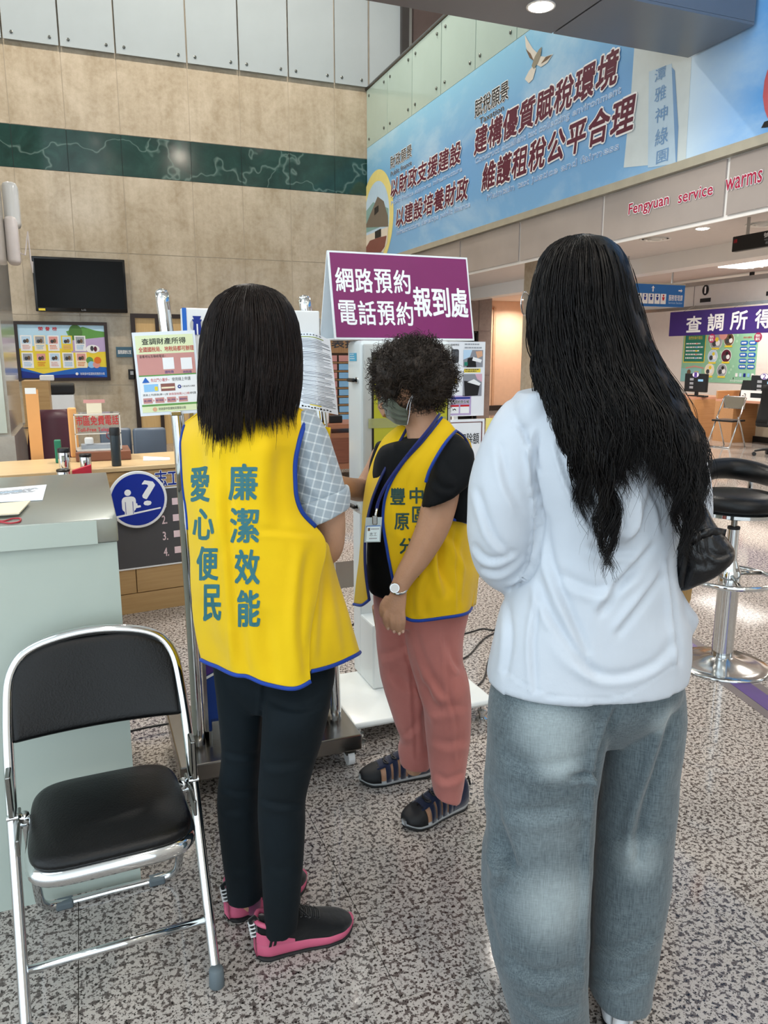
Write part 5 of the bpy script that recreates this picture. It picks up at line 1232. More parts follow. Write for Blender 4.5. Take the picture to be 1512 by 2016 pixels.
def decal(name, body, px_rect, target, m, parent, off=.0012, bold=.02, cell=.012, warp=None):
    """lettering laid on a cloth: fitted in the picture rectangle, cut fine and dropped on the surface"""
    me = target.data
    bvh = BVHTree.FromPolygons([v.co.copy() for v in me.vertices], [tuple(p.vertices) for p in me.polygons])
    x0, y0, x1, y1 = px_rect
    vs, fs = fit_text(body, x0, -y1, x1, -y0)
    bm = bmesh.new(); hgt = y1 - y0
    offs = [(0, 0)] + [(bold * hgt * math.cos(k * 1.571 + .6), bold * hgt * math.sin(k * 1.571 + .6)) for k in range(4)] if bold else [(0, 0)]
    for dx, dy in offs:
        bv = [bm.verts.new((a + dx, b + dy, 0)) for a, b in vs]
        for f in fs:
            try: bm.faces.new([bv[i] for i in f])
            except ValueError: pass
    step = 10.0
    for ax in (0, 1):
        lo = min(v.co[ax] for v in bm.verts); hi = max(v.co[ax] for v in bm.verts); c = lo + step
        while c < hi:
            nrm = Vector((1, 0, 0)) if ax == 0 else Vector((0, 1, 0)); co = nrm * c
            bmesh.ops.bisect_plane(bm, geom=bm.verts[:] + bm.edges[:] + bm.faces[:], plane_co=co, plane_no=nrm); c += step
    bmesh.ops.triangulate(bm, faces=bm.faces[:]); bm.verts.index_update()
    out = []
    for v in bm.verts:
        px, py = v.co.x, -v.co.y
        if warp: px, py = warp(px, py)
        r, _ = ray(px, py); r = r.normalized()
        h = bvh.ray_cast(EYE, r)
        p = h[0] if h[0] is not None else EYE + r * 1.6
        out.append(tuple(p - r * off))
    fs2 = [tuple(v.index for v in f.verts) for f in bm.faces]; bm.free()
    return mesh_obj(name, out, fs2, m, parent, False)
def strands(name, m, parent, N, edge, dc, hd, endy, wave=(0, 100), rad=.0011, seed=1, s_rng=(0, 1), y0r=(0, 1), spread=.0, pts=16, clump=14, far=False, depth_j=.012, drift=.05, top=None, pull=.55):
    """edge: [(y,xl,xr)], dc/hd: [(y,val)], endy: [(s,y)] -- locks of hair lying on the head shape"""
    rnd = random.Random(seed); ey, exl, exr = [np.array(c, float) for c in zip(*edge)]
    fdc = lambda y: np.interp(y, *zip(*dc)); fhd = lambda y: np.interp(y, *zip(*hd))
    b = MB(); cl = [(rnd.random(), rnd.uniform(0, 6.28), rnd.uniform(.7, 1.3), rnd.uniform(-1, 1)) for _ in range(clump)]
    for i in range(N):
        s0 = rnd.uniform(*s_rng); s1 = s0 + rnd.uniform(-drift, drift)
        c = min(cl, key=lambda q: abs(q[0] - s0) + rnd.random() * .02)
        ye = np.interp(s0, *zip(*endy)) * 1.0 + rnd.gauss(0, 1) * spread; ys_ = ey[0] + rnd.uniform(*y0r) * (ye - ey[0]) * .45
        ph = c[1] + rnd.gauss(0, .35); P = []; off = abs(rnd.gauss(0, depth_j)); A, lam = wave[0] * c[2], wave[1] * (.8 + .4 * c[2] / 1.3)
        for k in range(pts):
            t = k / (pts - 1); y = ys_ + (ye - ys_) * t
            s = s0 + (s1 - s0) * t
            s = s + (c[0] - s) * pull * t * t
            xl, xr = np.interp(y, ey, exl), np.interp(y, ey, exr)
            g = t ** 1.2
            x = xl + (xr - xl) * s + A * g * math.sin(2 * math.pi * y / lam + ph)
            q = max(0., 1 - (2 * min(max(s, 0), 1) - 1) ** 2) ** .5
            d = fdc(y) + (1 if far else -1) * (fhd(y) * q + .004 + off) + .006 * g * math.cos(2 * math.pi * y / lam + ph) * (A > 0)
            P.append(W(x, y, d))
        b.tube(P, [rad * (1 - .85 * max(0, (k / (pts - 1) - .6) / .4)) * (.5 if k == 0 else 1) for k in range(pts)], None, 3, cap=False)
    o = b.build(name, m, parent, smooth=True); return o

YEL = fabric('vest_yellow', '#e3bd0c', '#d8ae08', rough=.7, wr=.10, sheen=.15, var_scale=3)
PIPE = fabric('piping_blue', '#1a3f9c', '#173886', rough=.5, wr=.15, sheen=.1, weave=400)
VTXT = flat('vest_print_teal', '#2d6a72', .6)
SKIN = mat('skin', '#b98e72', rough=.5, var=.07, scale=14, bump=.15, bscale=150, spec=.35)
SKIN.node_tree.nodes['Principled BSDF'].inputs['Subsurface Weight'].default_value = .08
SKIN.node_tree.nodes['Principled BSDF'].inputs['Subsurface Radius'].default_value = (.02, .008, .004)
def hair_mat(name, c1, c2, rough=.38):
    m = mat(name, c1, rough=rough, var=0, spec=.22)
    N, L, b = nodes(m); a = tex(N, L, coords(N, L, (160, 160, 12)), 1.0, 3)
    L.new(ramp(N, L, a, [(.3, c1), (.75, c2)]), b.inputs['Base Color'])
    bp = N.new('ShaderNodeBump'); bp.inputs['Strength'].default_value = .5; bp.inputs['Distance'].default_value = .003; L.new(a, bp.inputs['Height']); L.new(bp.outputs[0], b.inputs['Normal'])
    return m
# ------------------------------------------------------------------ shoes
def sneaker(heel, toe, parent, name, width=.095, sole_m=None, up_m=None, kind='sneaker', collar=.105):
    heel, toe = Vector(heel), Vector(toe); ax = (toe - heel); L_ = ax.length; ax.normalize(); sd = Vector((-ax.y, ax.x, 0))
    fr = lambda x, y, z: heel + ax * (x * L_) + sd * y + UP * z
    def hw(x): return width / 2 * np.interp(x, [0, .04, .12, .3, .5, .7, .85, .94, 1.0], [.35, .62, .74, .72, .78, 1.0, .93, .66, .18])
    zs = lambda x: np.interp(x, [0, .1, .3, .6, .85, 1], [.012, .004, .002, .001, .004, .016])
    st_top = lambda x: np.interp(x, [0, .15, .4, .7, .9, 1], [.058, .052, .044, .038, .037, .040]) if kind == 'sneaker' else np.interp(x, [0, .15, .4, .7, .9, 1], [.036, .03, .024, .024, .026, .034])
    root = empty(name, heel); root.parent = parent
    bpy.context.view_layer.update()
    xs_ = np.linspace(0, 1, 26)
    # sole
    rows_ = []
    for x in xs_:
        w = hw(x); zb, zt = zs(x), st_top(x)
        rows_.append([fr(x, yy * w * k, zb + (zt - zb) * h) for (yy, h, k) in ((-1, 0, .9), (-1, .45, 1.06), (-1, 1, 1.0), (-.5, 1, 1), (.5, 1, 1), (1, 1, 1.0), (1, .45, 1.06), (1, 0, .9))])
    vs = [p - heel for r in rows_ for p in r]; fs = grid_faces(len(xs_), 8, True); fs += [tuple(range(8)), tuple((len(xs_) - 1) * 8 + j for j in range(7, -1, -1))]
    o = mesh_obj('sole', vs, fs, sole_m, root, True); md = o.modifiers.new('b', 'SUBSURF'); md.levels = 1; md.render_levels = 1
    rows_ = []
    for x in xs_:                                            # outsole tread
        w = hw(x); rows_.append([fr(x, yy * w * .93, max(0.0005, zs(x) - .004 + h * .006)) for yy, h in ((-1, 0), (-1, 1), (1, 1), (1, 0))])
    mesh_obj('outsole', [p - heel for r in rows_ for p in r], grid_faces(len(xs_), 4, True), KRUB, root, True)
    # upper
    top = lambda x: np.interp(x, [0, .06, .2, .36, .46, .62, .8, .93, 1], [collar * .95, collar, collar * .86, collar * .92, .098, .078, .06, .047, .036])
    rows_ = []; nq = 17
    for x in np.linspace(.015, .985, 30):
        w = hw(x) * .97; z0, z1 = st_top(x) - .006, top(x); r = []
        for j in range(nq):
            q = math.pi * j / (nq - 1); c = math.cos(q)
            yy = math.copysign(abs(c) ** .75, c) * w; zz = z0 + (z1 - z0) * (math.sin(q) ** .62)
            r.append(fr(x, yy, zz) - heel)
        rows_.append(r)
    return root, rows_, fr, hw, top, st_top, heel, sd, ax, L_

def rebase(root, loc):
    for o in root.children: o.location = Vector(o.location) - Vector(loc)
    root.location = loc
# ------------------------------------------------------------------ person in the yellow vest seen from behind
A = empty('person', G(560, 1850)); tag(A, 'woman with straight dark bob in a yellow vest seen from behind', 'person'); A_loc = A.location.copy()
A.location = (0, 0, 0)
HAIRA = hair_mat('hair_dark_brown', '#120e0d', '#241a16', .45)
body = [pl([(455, 790, 530, 790, 1.73, .05), (400, 835, 585, 835, 1.71, .085), (395, 940, 575, 940, 1.70, .10), (410, 1080, 580, 1080, 1.70, .095), (415, 1200, 600, 1200, 1.71, .085), (450, 1320, 620, 1320, 1.71, .07)]),
        limb([(492, 700, 1.74, .05), (492, 800, 1.73, .048), (492, 850, 1.72, .06)]), ball(W(492, 685, 1.745), .07, .085, .10, CF),
        limb([(595, 850, 1.71, .046), (630, 930, 1.71, .043), (645, 1000, 1.71, .039), (650, 1040, 1.715, .036), (648, 1072, 1.735, .035), (640, 1088, 1.80, .032), (615, 1080, 1.93, .025), (600, 1070, 1.99, .02)]),
        limb([(400, 850, 1.75, .042), (398, 960, 1.775, .036), (402, 1060, 1.80, .033), (430, 1070, 1.92, .026), (470, 1062, 1.99, .02)]),
        limb([(480, 1330, 1.73, .05), (475, 1550, 1.745, .04), (480, 1680, 1.755, .034), (486, 1765, 1.764, .0265), (492, 1785, 1.777, .02)]),
        limb([(585, 1330, 1.69, .05), (556, 1560, 1.645, .042), (553, 1700, 1.638, .034), (550, 1825, 1.64, .0265), (553, 1848, 1.65, .02)])]
for k, (hx, hy, hd_) in enumerate(((600, 1070, 1.99), (470, 1062, 1.99))):
    body.append(ball(W(hx, hy, hd_ + .03), .038, .045, .018, CF))
    for q in range(4): body.append(limb([(hx - 20 + 13 * q, hy, hd_ + .05, .009), (hx - 20 + 13 * q, hy + 4, hd_ + .09, .0085), (hx - 18 + 12 * q, hy + 16, hd_ + .115 - .004 * abs(q - 1.5), .0075)], 8))
    body.append(limb([(hx + 26 - 52 * k, hy - 2, hd_ + .015, .011), (hx + 36 - 72 * k, hy - 8, hd_ + .06, .009)], 8))
fuse('body', body, SKIN, A, .006, 5)
# trousers
DP = fabric('dark_trousers', '#0f191f', '#0a1216', rough=.8, wr=.12, sheen=.02, var_scale=4)
legL = [(422, 1270, 530, 1270, 1.735, .09), (424, 1320, 524, 1320, 1.735, .085), (433, 1400, 521, 1400, 1.735, .08), (438, 1475, 516, 1475, 1.74, .072), (430, 1550, 512, 1550, 1.745, .066), (431, 1610, 511, 1610, 1.748, .062), (441, 1690, 513, 1690, 1.752, .057), (447, 1742, 517, 1742, 1.758, .053), (449, 1766, 519, 1760, 1.758, .052)]
legR = [(520, 1265, 620, 1265, 1.70, .06), (517, 1322, 658, 1312, 1.69, .07), (519, 1390, 651, 1380, 1.655, .09), (516, 1450, 638, 1445, 1.65, .08), (511, 1520, 616, 1515, 1.643, .07), (508, 1575, 603, 1572, 1.64, .065), (510, 1630, 601, 1630, 1.638, .06), (515, 1710, 597, 1710, 1.635, .055), (519, 1770, 591, 1768, 1.633, .05), (522, 1833, 586, 1824, 1.633, .047)]
hips = pl([(420, 1220, 620, 1220, 1.71, .095), (422, 1290, 615, 1285, 1.715, .08), (440, 1345, 640, 1340, 1.705, .08), (470, 1395, 600, 1390, 1.70, .045)])
stk = [([(432, 1476), (470, 1488), (514, 1484)], 6, .004), ([(430, 1548), (470, 1560), (508, 1552)], 6, .003), ([(524, 1375), (560, 1392), (600, 1395), (640, 1380)], 7, .004), ([(510, 1572), (550, 1584), (601, 1582)], 6, .0045), ([(512, 1500), (550, 1506), (615, 1495)], 8, .003), ([(434, 1600), (470, 1596), (508, 1606)], 7, .003), ([(520, 1700), (550, 1712), (594, 1700)], 9, .002), ([(450, 1700), (480, 1710), (512, 1700)], 9, .002), ([(523, 1330), (519, 1400), (514, 1480)], 5, .004)]
tr_ = fuse('trousers', [hips, pl(legL, 36), pl(legR, 36)], DP, A, .0055, 4, stk, .0015, 9)
# shirt: torso and rolled sleeves
def plaid():
    m = fabric('plaid_shirt', '#9aa6ae', '#8e9aa3', rough=.85, wr=.12)
    N, L, b = nodes(m)
    v = coords(N, L, (1, 1, 1), 'Position', (0, math.radians(-16), AL))
    sp = N.new('ShaderNodeSeparateXYZ'); L.new(v, sp.inputs[0])
    def band(o, per, ph, w):
        a = N.new('ShaderNodeMath'); a.operation = 'MULTIPLY_ADD'; a.inputs[1].default_value = 1 / per; a.inputs[2].default_value = ph; L.new(o, a.inputs[0])
        f = N.new('ShaderNodeMath'); f.operation = 'FRACT'; L.new(a.outputs[0], f.inputs[0])
        l = N.new('ShaderNodeMath'); l.operation = 'LESS_THAN'; l.inputs[1].default_value = w; L.new(f.outputs[0], l.inputs[0]); return l.outputs[0]
    def addm(a, b_, k): 
        x = N.new('ShaderNodeMath'); x.operation = 'MULTIPLY_ADD'; x.inputs[1].default_value = k; L.new(b_, x.inputs[0]); L.new(a, x.inputs[2]); return x.outputs[0]
    s = band(sp.outputs[0], .019, 0, .18); s = addm(s, band(sp.outputs[2], .019, .2, .18), 1.0); s = addm(s, band(sp.outputs[0], .0032, 0, .5), .3); s = addm(s, band(sp.outputs[2], .0032, 0, .5), .3)
    h = N.new('ShaderNodeMath'); h.operation = 'MULTIPLY'; h.inputs[1].default_value = .4; L.new(s, h.inputs[0])
    L.new(ramp(N, L, h.outputs[0], [(0, '#8f9aa3'), (.25, '#9da8af'), (.6, '#bcc4c8'), (1, '#d6dbdb')]), b.inputs['Base Color']); return m
PLAID = plaid()
slv = pl([(592, 806, 618, 808, 1.70, .03), (574, 846, 641, 842, 1.70, .058), (571, 905, 661, 898, 1.70, .063), (576, 960, 676, 948, 1.70, .065), (586, 1004, 683, 976, 1.70, .068), (592, 1026, 684, 990, 1.70, .068)], ex=2.1)
cuff = pl([(580, 990, 684, 962, 1.70, .070), (586, 1010, 687, 978, 1.70, .0735), (594, 1034, 686, 994, 1.70, .0725)], ex=2.1)
slv2 = pl([(385, 832, 405, 828, 1.75, .03), (376, 870, 424, 870, 1.765, .04), (376, 960, 424, 960, 1.775, .045), (380, 1010, 428, 1010, 1.78, .045)])
tor = pl([(440, 800, 545, 800, 1.71, .06), (395, 838, 595, 832, 1.712, .078), (392, 940, 588, 940, 1.71, .095), (402, 1080, 592, 1080, 1.71, .09), (412, 1230, 600, 1230, 1.71, .09)])
sst = [([(612, 850), (632, 900), (640, 960)], 9, .004), ([(600, 900), (625, 950), (655, 985)], 8, .004), ([(590, 960), (620, 985), (670, 975)], 7, .003), ([(640, 870), (655, 910), (662, 950)], 7, .003), ([(586, 1002), (630, 990), (686, 964)], 4, .003)]
fuse('shirt', [slv, slv2, tor], PLAID, A, .0055, 4, sst, .0018, 14)
fuse('sleeve_cuff', [pl([(574, 992, 687, 956, 1.70, .0735), (582, 1010, 690, 975, 1.70, .077), (592, 1036, 689, 997, 1.70, .076)], ex=2.1)], PLAID, A, .004, 2, None, .0015, 20)
# vest
rowsA = [[(364, 834, 1.73), (402, 808, 1.72), (450, 794, 1.69), (530, 791, 1.68), (576, 801, 1.68), (607, 815, 1.68)],
 [(357, 872, 1.70), (400, 862, 1.625), (450, 858, 1.588), (520, 856, 1.582), (560, 860, 1.605), (589, 870, 1.63)],
 [(360, 940, 1.69), (405, 938, 1.602), (455, 935, 1.567), (520, 932, 1.565), (558, 935, 1.588), (582, 938, 1.618)],
 [(367, 1010, 1.685), (410, 1010, 1.59), (460, 1010, 1.56), (525, 1008, 1.56), (565, 1006, 1.58), (593, 1004, 1.612)],
 [(372, 1080, 1.685), (415, 1082, 1.587), (465, 1084, 1.556), (535, 1080, 1.552), (595, 1074, 1.575), (641, 1066, 1.632)],
 [(376, 1150, 1.685), (418, 1155, 1.588), (470, 1160, 1.555), (540, 1160, 1.547), (596, 1155, 1.562), (629, 1150, 1.60)],
 [(385, 1230, 1.675), (426, 1240, 1.588), (476, 1246, 1.556), (546, 1250, 1.542), (596, 1246, 1.552), (613, 1242, 1.575)],
 [(399, 1297, 1.66), (448, 1322, 1.585), (490, 1332, 1.56), (535, 1349, 1.542), (580, 1355, 1.542), (612, 1341, 1.562)]]
GA = patch(rowsA, 90, 70)
vst = [([(447, 850), (444, 960), (452, 1060), (462, 1180), (470, 1320)], 6, .0035), ([(452, 850), (458, 930), (452, 1000)], 7, .0025), ([(430, 900), (446, 1020), (440, 1100)], 9, .0025), ([(560, 880), (548, 960), (556, 1040)], 16, .004), ([(610, 1080), (600, 1160), (596, 1250), (606, 1330)], 9, .004), ([(400, 1180), (412, 1250), (440, 1310)], 12, .004), ([(520, 1200), (528, 1280), (545, 1345)], 12, .003), ([(500, 1040), (560, 1046), (620, 1052)], 5, .0015), ([(475, 1230), (480, 1290), (490, 1330)], 8, .003), ([(385, 860), (392, 920), (388, 990)], 10, .003)]
vst = [(p, w * 1.25, a * 1.7) for p, w, a in vst]
vest = sheet('vest', GA, YEL, A, .003, vst, .002, 9)
GA2 = grid_of(vest, (90, 70))
# side / front panel flaring on the right, plain front panel beyond
rowsF = [[(598, 1066, 1.64), (640, 1066, 1.655), (650, 1084, 1.73), (640, 1080, 1.80)],
 [(600, 1150, 1.612), (640, 1150, 1.665), (668, 1148, 1.74), (655, 1146, 1.82)],
 [(598, 1232, 1.575), (650, 1232, 1.635), (689, 1220, 1.715), (680, 1215, 1.83)],
 [(600, 1324, 1.565), (655, 1310, 1.62), (706, 1286, 1.70), (700, 1280, 1.84)]]
GF = patch(rowsF, 50, 40)
vf = sheet('vest_side_panel', GF, YEL, vest, .003, [([(640, 1090), (640, 1180), (632, 1300)], 9, .005), ([(655, 1110), (672, 1200), (685, 1290)], 10, .004)], .001, 12)
rowsB = [[(650, 842, 1.78), (560, 830, 1.82), (440, 830, 1.82), (370, 850, 1.76)], [(640, 1010, 1.80), (560, 1010, 1.87), (450, 1010, 1.87), (372, 1010, 1.76)], [(655, 1146, 1.82), (570, 1150, 1.87), (460, 1150, 1.87), (380, 1150, 1.75)], [(700, 1280, 1.84), (600, 1290, 1.90), (480, 1290, 1.88), (402, 1285, 1.73)]]
sheet('vest_front_panel', patch(rowsB, 30, 30), YEL, vest, .003)
rowsS = [[(364, 834, 1.73), (402, 808, 1.72), (450, 794, 1.69), (530, 791, 1.68), (576, 801, 1.68), (607, 815, 1.68)], [(370, 848, 1.76), (405, 815, 1.76), (450, 800, 1.74), (530, 798, 1.74), (590, 808, 1.74), (640, 838, 1.77)]]
C_ = np.array([[tuple(W(*q)) for q in r] for r in rowsS]); 
sheet('shoulder_yoke', np.swapaxes(catmull(np.swapaxes(catmull(C_, 8), 0, 1), 40), 0, 1), YEL, vest, .003)
def out(P, k=.002): return [Vector(p) - FW * k for p in P]
piping('hem_piping', out(GA2[-1]), PIPE, vest, .0047); 
piping('left_edge_piping', out(GA2[2:45, 0], 0), PIPE, vest, .0035)
piping('armhole_piping', out(GA2[0:46, -1]), PIPE, vest, .0055)
GF2 = grid_of(vf, (50, 40)); piping('side_hem_piping', out(GF2[-1][4:30]), PIPE, vest, .0047)
piping('front_armhole_piping', [W(*q) for q in [(606, 812, 1.68), (618, 818, 1.71), (630, 830, 1.745), (640, 848, 1.77)]], PIPE, vest, .004)
for i, chn in enumerate('廉潔效能'):
    decal('lettering', chn, [(451, 914, 506, 984), (454, 1001, 509, 1068), (463, 1083, 510, 1150), (468, 1163, 511, 1233)][i], vest, VTXT, vest, bold=.028)
for i, chn in enumerate('愛心便民'):
    decal('lettering', chn, [(376, 919, 411, 987), (380, 1002, 420, 1062), (388, 1077, 428, 1142), (401, 1152, 434, 1222)][i], vest, VTXT, vest, bold=.028)
# hair
eA = [(558, 486, 496), (562, 462, 520), (570, 445, 543), (585, 424, 562), (605, 411, 575), (635, 401, 586), (670, 395, 592), (710, 392, 595), (750, 392, 593), (790, 391, 590), (820, 391, 588), (860, 392, 592)]
dA = [(558, 1.745), (700, 1.735), (800, 1.70), (860, 1.66)]; hA = [(558, .0), (563, .035), (570, .055), (590, .08), (620, .10), (680, .112), (740, .11), (800, .095), (860, .09)]
shellA = pl([(x0, y, x1, y, np.interp(y, *zip(*dA)), max(.004, np.interp(y, *zip(*hA)) - .008)) for y, x0, x1 in [(561, 487, 495)] + [(y_ + 2, a_ + 5, b_ - 5) for y_, a_, b_ in eA[1:-2]]] + [(405, 808, 575, 808, 1.70, .07)], 48, 60, 2.0)
ha = fuse('hair', [shellA], HAIRA, A, .005, 3, None, .003, 22)
endA = [(0, 836), (.06, 826), (.12, 850), (.2, 868), (.28, 840), (.36, 856), (.45, 828), (.55, 836), (.65, 815), (.75, 822), (.85, 806), (.92, 818), (1, 795)]
strands('hair_strands', HAIRA, ha, 1500, eA, dA, hA, endA, (3, 140), .0013, 3, (0, 1), (0, .12), 17, pts=15, clump=30, depth_j=.004, pull=.8)
strands('hair_underlayer', HAIRA, ha, 1100, eA, dA, hA, endA, (3, 140), .0012, 4, (0, 1), (.2, 1), 18, pts=14, clump=30, depth_j=.004, pull=.8)
strands('loose_ends', HAIRA, ha, 90, eA, dA, hA, [(0, 848), (.2, 868), (.5, 848), (.9, 835), (1, 828)], (7, 160), .0007, 5, (0, 1), (.3, 1), 14, pts=15, clump=20, depth_j=.010)
strands('far_strands', HAIRA, ha, 200, eA, dA, hA, [(0, 830), (1, 800)], (2, 140), .0012, 7, (0, 1), (0, 1), 10, pts=12, clump=20, far=True)
# trainers
PKS = mat('sole_pink', '#c25a78', rough=.5, var=.05); UPB = fabric('upper_black', '#0c0e10', '#08090b', rough=.8, weave=700, wr=.2)
SOCK = fabric('sock_magenta', '#7c1c52', '#3c2346', rough=.9); 
def trainer(heel, toe):
    root, rows_, fr, hw, top, stt, h0, sd, ax, L_ = sneaker(heel, toe, A, 'trainer', .092, PKS, UPB)
    A.update_tag()
    mesh_obj('upper', [p for r in rows_ for p in r], grid_faces(30, 17) + [tuple(range(17))], UPB, root, True).modifiers.new('b', 'SUBSURF').render_levels = 1
    for s in (-1, 1):                                   # pink heel counter with stripe
        vs = []; 
        for x in np.linspace(.0, .36, 10):
            for t in (0, .5, 1):
                z0 = stt(x) - .004; z1 = np.interp(x, [0, .12, .36], [.085, .075, stt(.36) + .004]); w = hw(x) * (1.0 - .03 * t) + .0022
                vs.append(fr(x, s * w, z0 + (z1 - z0) * t) - h0)
        mesh_obj('heel_counter', vs, grid_faces(10, 3), PKS, root, True)
    lc = MB()
    col = [fr(x, y, z) - h0 for x, y, z in [(.02, 0, .10), (.06, .026, .104), (.16, .03, .094), (.28, .03, .092), (.37, .018, .104), (.40, 0, .108), (.37, -.018, .104), (.28, -.03, .092), (.16, -.03, .094), (.06, -.026, .104)]]
    MB().tube(vcat(col, 40, True), .0062, n=8, closed=True).build('collar', PKS, root, smooth=True)
    o = MB().tube([fr(.0, 0, .06) - h0, fr(-.02, 0, .085) - h0, fr(-.035, 0, .108) - h0, fr(.0, 0, .112) - h0, fr(.03, 0, .10) - h0], .006, n=8).build('pull_loop', UPB, root, smooth=True)
    for k in range(4): MB().box(-.0075, -.0075, -.0012, .0075, .0075, .0012, M=Matrix.Translation(fr(-.012 - .006 * k, 0, .064 + .011 * k) - h0)).build('loop_stripe', WHITE, o)
    for k in range(5):
        x = .44 + k * .045; w = .022
        lc = MB().tube(vcat([fr(x, -w, top(x) - .003) - h0, fr(x + .02, 0, top(x) + .003) - h0, fr(x, w, top(x) - .003) - h0], 9), .0028, n=6).build('lace', UPB, root, smooth=True)
    for s in (-1, 1): MB().tube(vcat([fr(.44, 0, top(.44) + .004) - h0, fr(.43, s * .02, top(.44) + .018) - h0, fr(.5, s * .04, top(.44) + .004) - h0, fr(.46, s * .01, top(.44) + .006) - h0], 16), .0025, n=6).build('lace_bow', UPB, root, smooth=True)
    for s in (-1, 1):
        b_ = Board(fr(.10, s * (hw(.12) + .003), .068) - h0, ax * s * -1 if s > 0 else ax, (0, 0, -1), .045, .02, .0006); b_.poly([(.1, 0), (.25, 0), (.15, 1), (0, 1)], BLACK).poly([(.35, 0), (.5, 0), (.4, 1), (.25, 1)], BLACK); b_.build('side_mark', root)
    return root
hR, tR, hL, tL = G(503, 1884), G(694, 1826), G(447, 1812), G(602, 1738)
trainer(hR, tR); trainer(hL, tL)
fuse('sock', [limb([(549, 1828, 1.64, .0285), (551, 1846, 1.647, .026), (556, 1856, 1.66, .02)])], SOCK, A, .004, 3)
fuse('sock', [limb([(491, 1762, 1.766, .0285), (495, 1780, 1.777, .026), (500, 1790, 1.79, .02)])], SOCK, A, .004, 3)
rebase(A, A_loc)
# ------------------------------------------------------------------ curly-haired person in the open yellow vest
B = empty('person'); B_loc = G(855, 1590); tag(B, 'older woman with curly dark hair, open yellow vest, black shirt and pink trousers', 'person')
body = [ball(W(803, 742, 2.26), .072, .085, .105, CF), limb([(775, 790, 2.27, .052), (782, 812, 2.26, .045)]),      # skull and jaw
        ball(W(762, 765, 2.285), .028, .05, .055, CF), ball(W(748, 778, 2.29), .010, .014, .016, CF),                # cheek, nose
        ball(W(822, 768, 2.185), .012, .012, .03, CF),                                                             # ear
        limb([(818, 790, 2.25, .050), (830, 830, 2.245, .050), (842, 868, 2.24, .062)]),
        pl([(805, 870, 868, 866, 2.25, .045), (770, 900, 905, 895, 2.25, .08), (745, 980, 915, 980, 2.25, .11), (738, 1080, 922, 1080, 2.25, .12), (745, 1180, 915, 1180, 2.25, .12)]),
        limb([(886, 905, 2.15, .034), (875, 955, 2.10, .046), (863, 1000, 2.065, .0485), (849, 1045, 2.045, .045), (822, 1097, 2.03, .037), (800, 1130, 2.018, .030), (786, 1157, 2.012, .0245), (783, 1166, 2.012, .024)]),
        limb([(756, 895, 2.34, .038), (738, 932, 2.37, .038), (718, 962, 2.37, .038), (690, 962, 2.30, .034), (655, 952, 2.20, .029), (625, 945, 2.10, .023)]),
        limb([(775, 1190, 2.28, .07), (790, 1330, 2.28, .055), (812, 1440, 2.285, .042), (815, 1500, 2.29, .03), (816, 1515, 2.30, .028)]),
        limb([(855, 1200, 2.20, .08), (868, 1330, 2.185, .06), (880, 1450, 2.165, .046), (884, 1545, 2.155, .032), (882, 1570, 2.16, .03)]),
        pl([(771, 1160, 801, 1166, 2.012, .016), (763, 1178, 800, 1183, 2.008, .017), (757, 1196, 798, 1204, 2.005, .016), (757, 1206, 796, 1211, 2.004, .013)], 20, 16)]
for q in ([(761, 1202, 2.0, .0088), (758, 1216, 1.998, .0082), (760, 1228, 2.004, .0076), (765, 1238, 2.012, .0062)], [(771, 1205, 1.998, .009), (771, 1222, 1.993, .0084), (773, 1234, 1.998, .0076), (777, 1244, 2.006, .0062)],
          [(782, 1206, 1.998, .009), (783, 1226, 1.993, .0084), (784, 1238, 1.998, .0076), (787, 1248, 2.006, .0062)], [(792, 1204, 2.0, .0088), (794, 1222, 1.996, .008), (793, 1233, 2.0, .0072), (793, 1244, 2.008, .006)],
          [(766, 1176, 2.012, .012), (755, 1190, 2.01, .0105), (752, 1203, 2.012, .009), (753, 1214, 2.018, .007)]): body.append(limb(q, 10))
for q in range(4): body.append(limb([(622, 930 + 9 * q, 2.09, .009), (602, 930 + 9 * q, 2.04, .0085), (586, 934 + 8 * q, 2.0, .007)], 8))
body.append(limb([(625, 930, 2.1, .012), (612, 918, 2.06, .010), (600, 914, 2.04, .008)], 8)); body.append(ball(W(620, 943, 2.085), .024, .03, .03, CF))
bodyB = fuse('body', body, SKIN, B, .0034, 3)
NAIL = mat('nail', '#c9a492', rough=.35)
for x, y, d in ((764.5, 1237, 2.003), (776, 1243, 1.997), (786, 1247, 1.997), (793, 1243, 1.999)):
    o = mesh_obj('fingernail', ball(W(x, y, d), .0045, .003, .006, CF, 8)[0], ball((0, 0, 0), 1, 1, 1, None, 8)[1], NAIL, bodyB, True)
# trousers
PKT = fabric('pink_trousers', '#c07a72', '#b06c64', rough=.85, wr=.18, sheen=.25, var_scale=6)
far = [(735, 1140, 815, 1140, 2.27, .10), (736, 1200, 818, 1200, 2.27, .095), (741, 1260, 824, 1260, 2.275, .09), (746, 1310, 832, 1310, 2.28, .085), (760, 1370, 836, 1370, 2.28, .076), (776, 1420, 842, 1420, 2.282, .068), (788, 1450, 848, 1450, 2.285, .064), (784, 1472, 850, 1472, 2.288, .062), (787, 1500, 846, 1508, 2.29, .055)]
near = [(788, 1150, 922, 1150, 2.215, .125), (792, 1200, 922, 1195, 2.21, .12), (797, 1250, 913, 1250, 2.20, .11), (806, 1300, 911, 1298, 2.19, .105), (820, 1345, 924, 1340, 2.18, .10), (832, 1390, 927, 1388, 2.175, .09), (838, 1440, 925, 1440, 2.17, .08), (842, 1490, 921, 1490, 2.165, .07), (848, 1525, 914, 1532, 2.16, .062), (854, 1556, 907, 1574, 2.158, .056)]
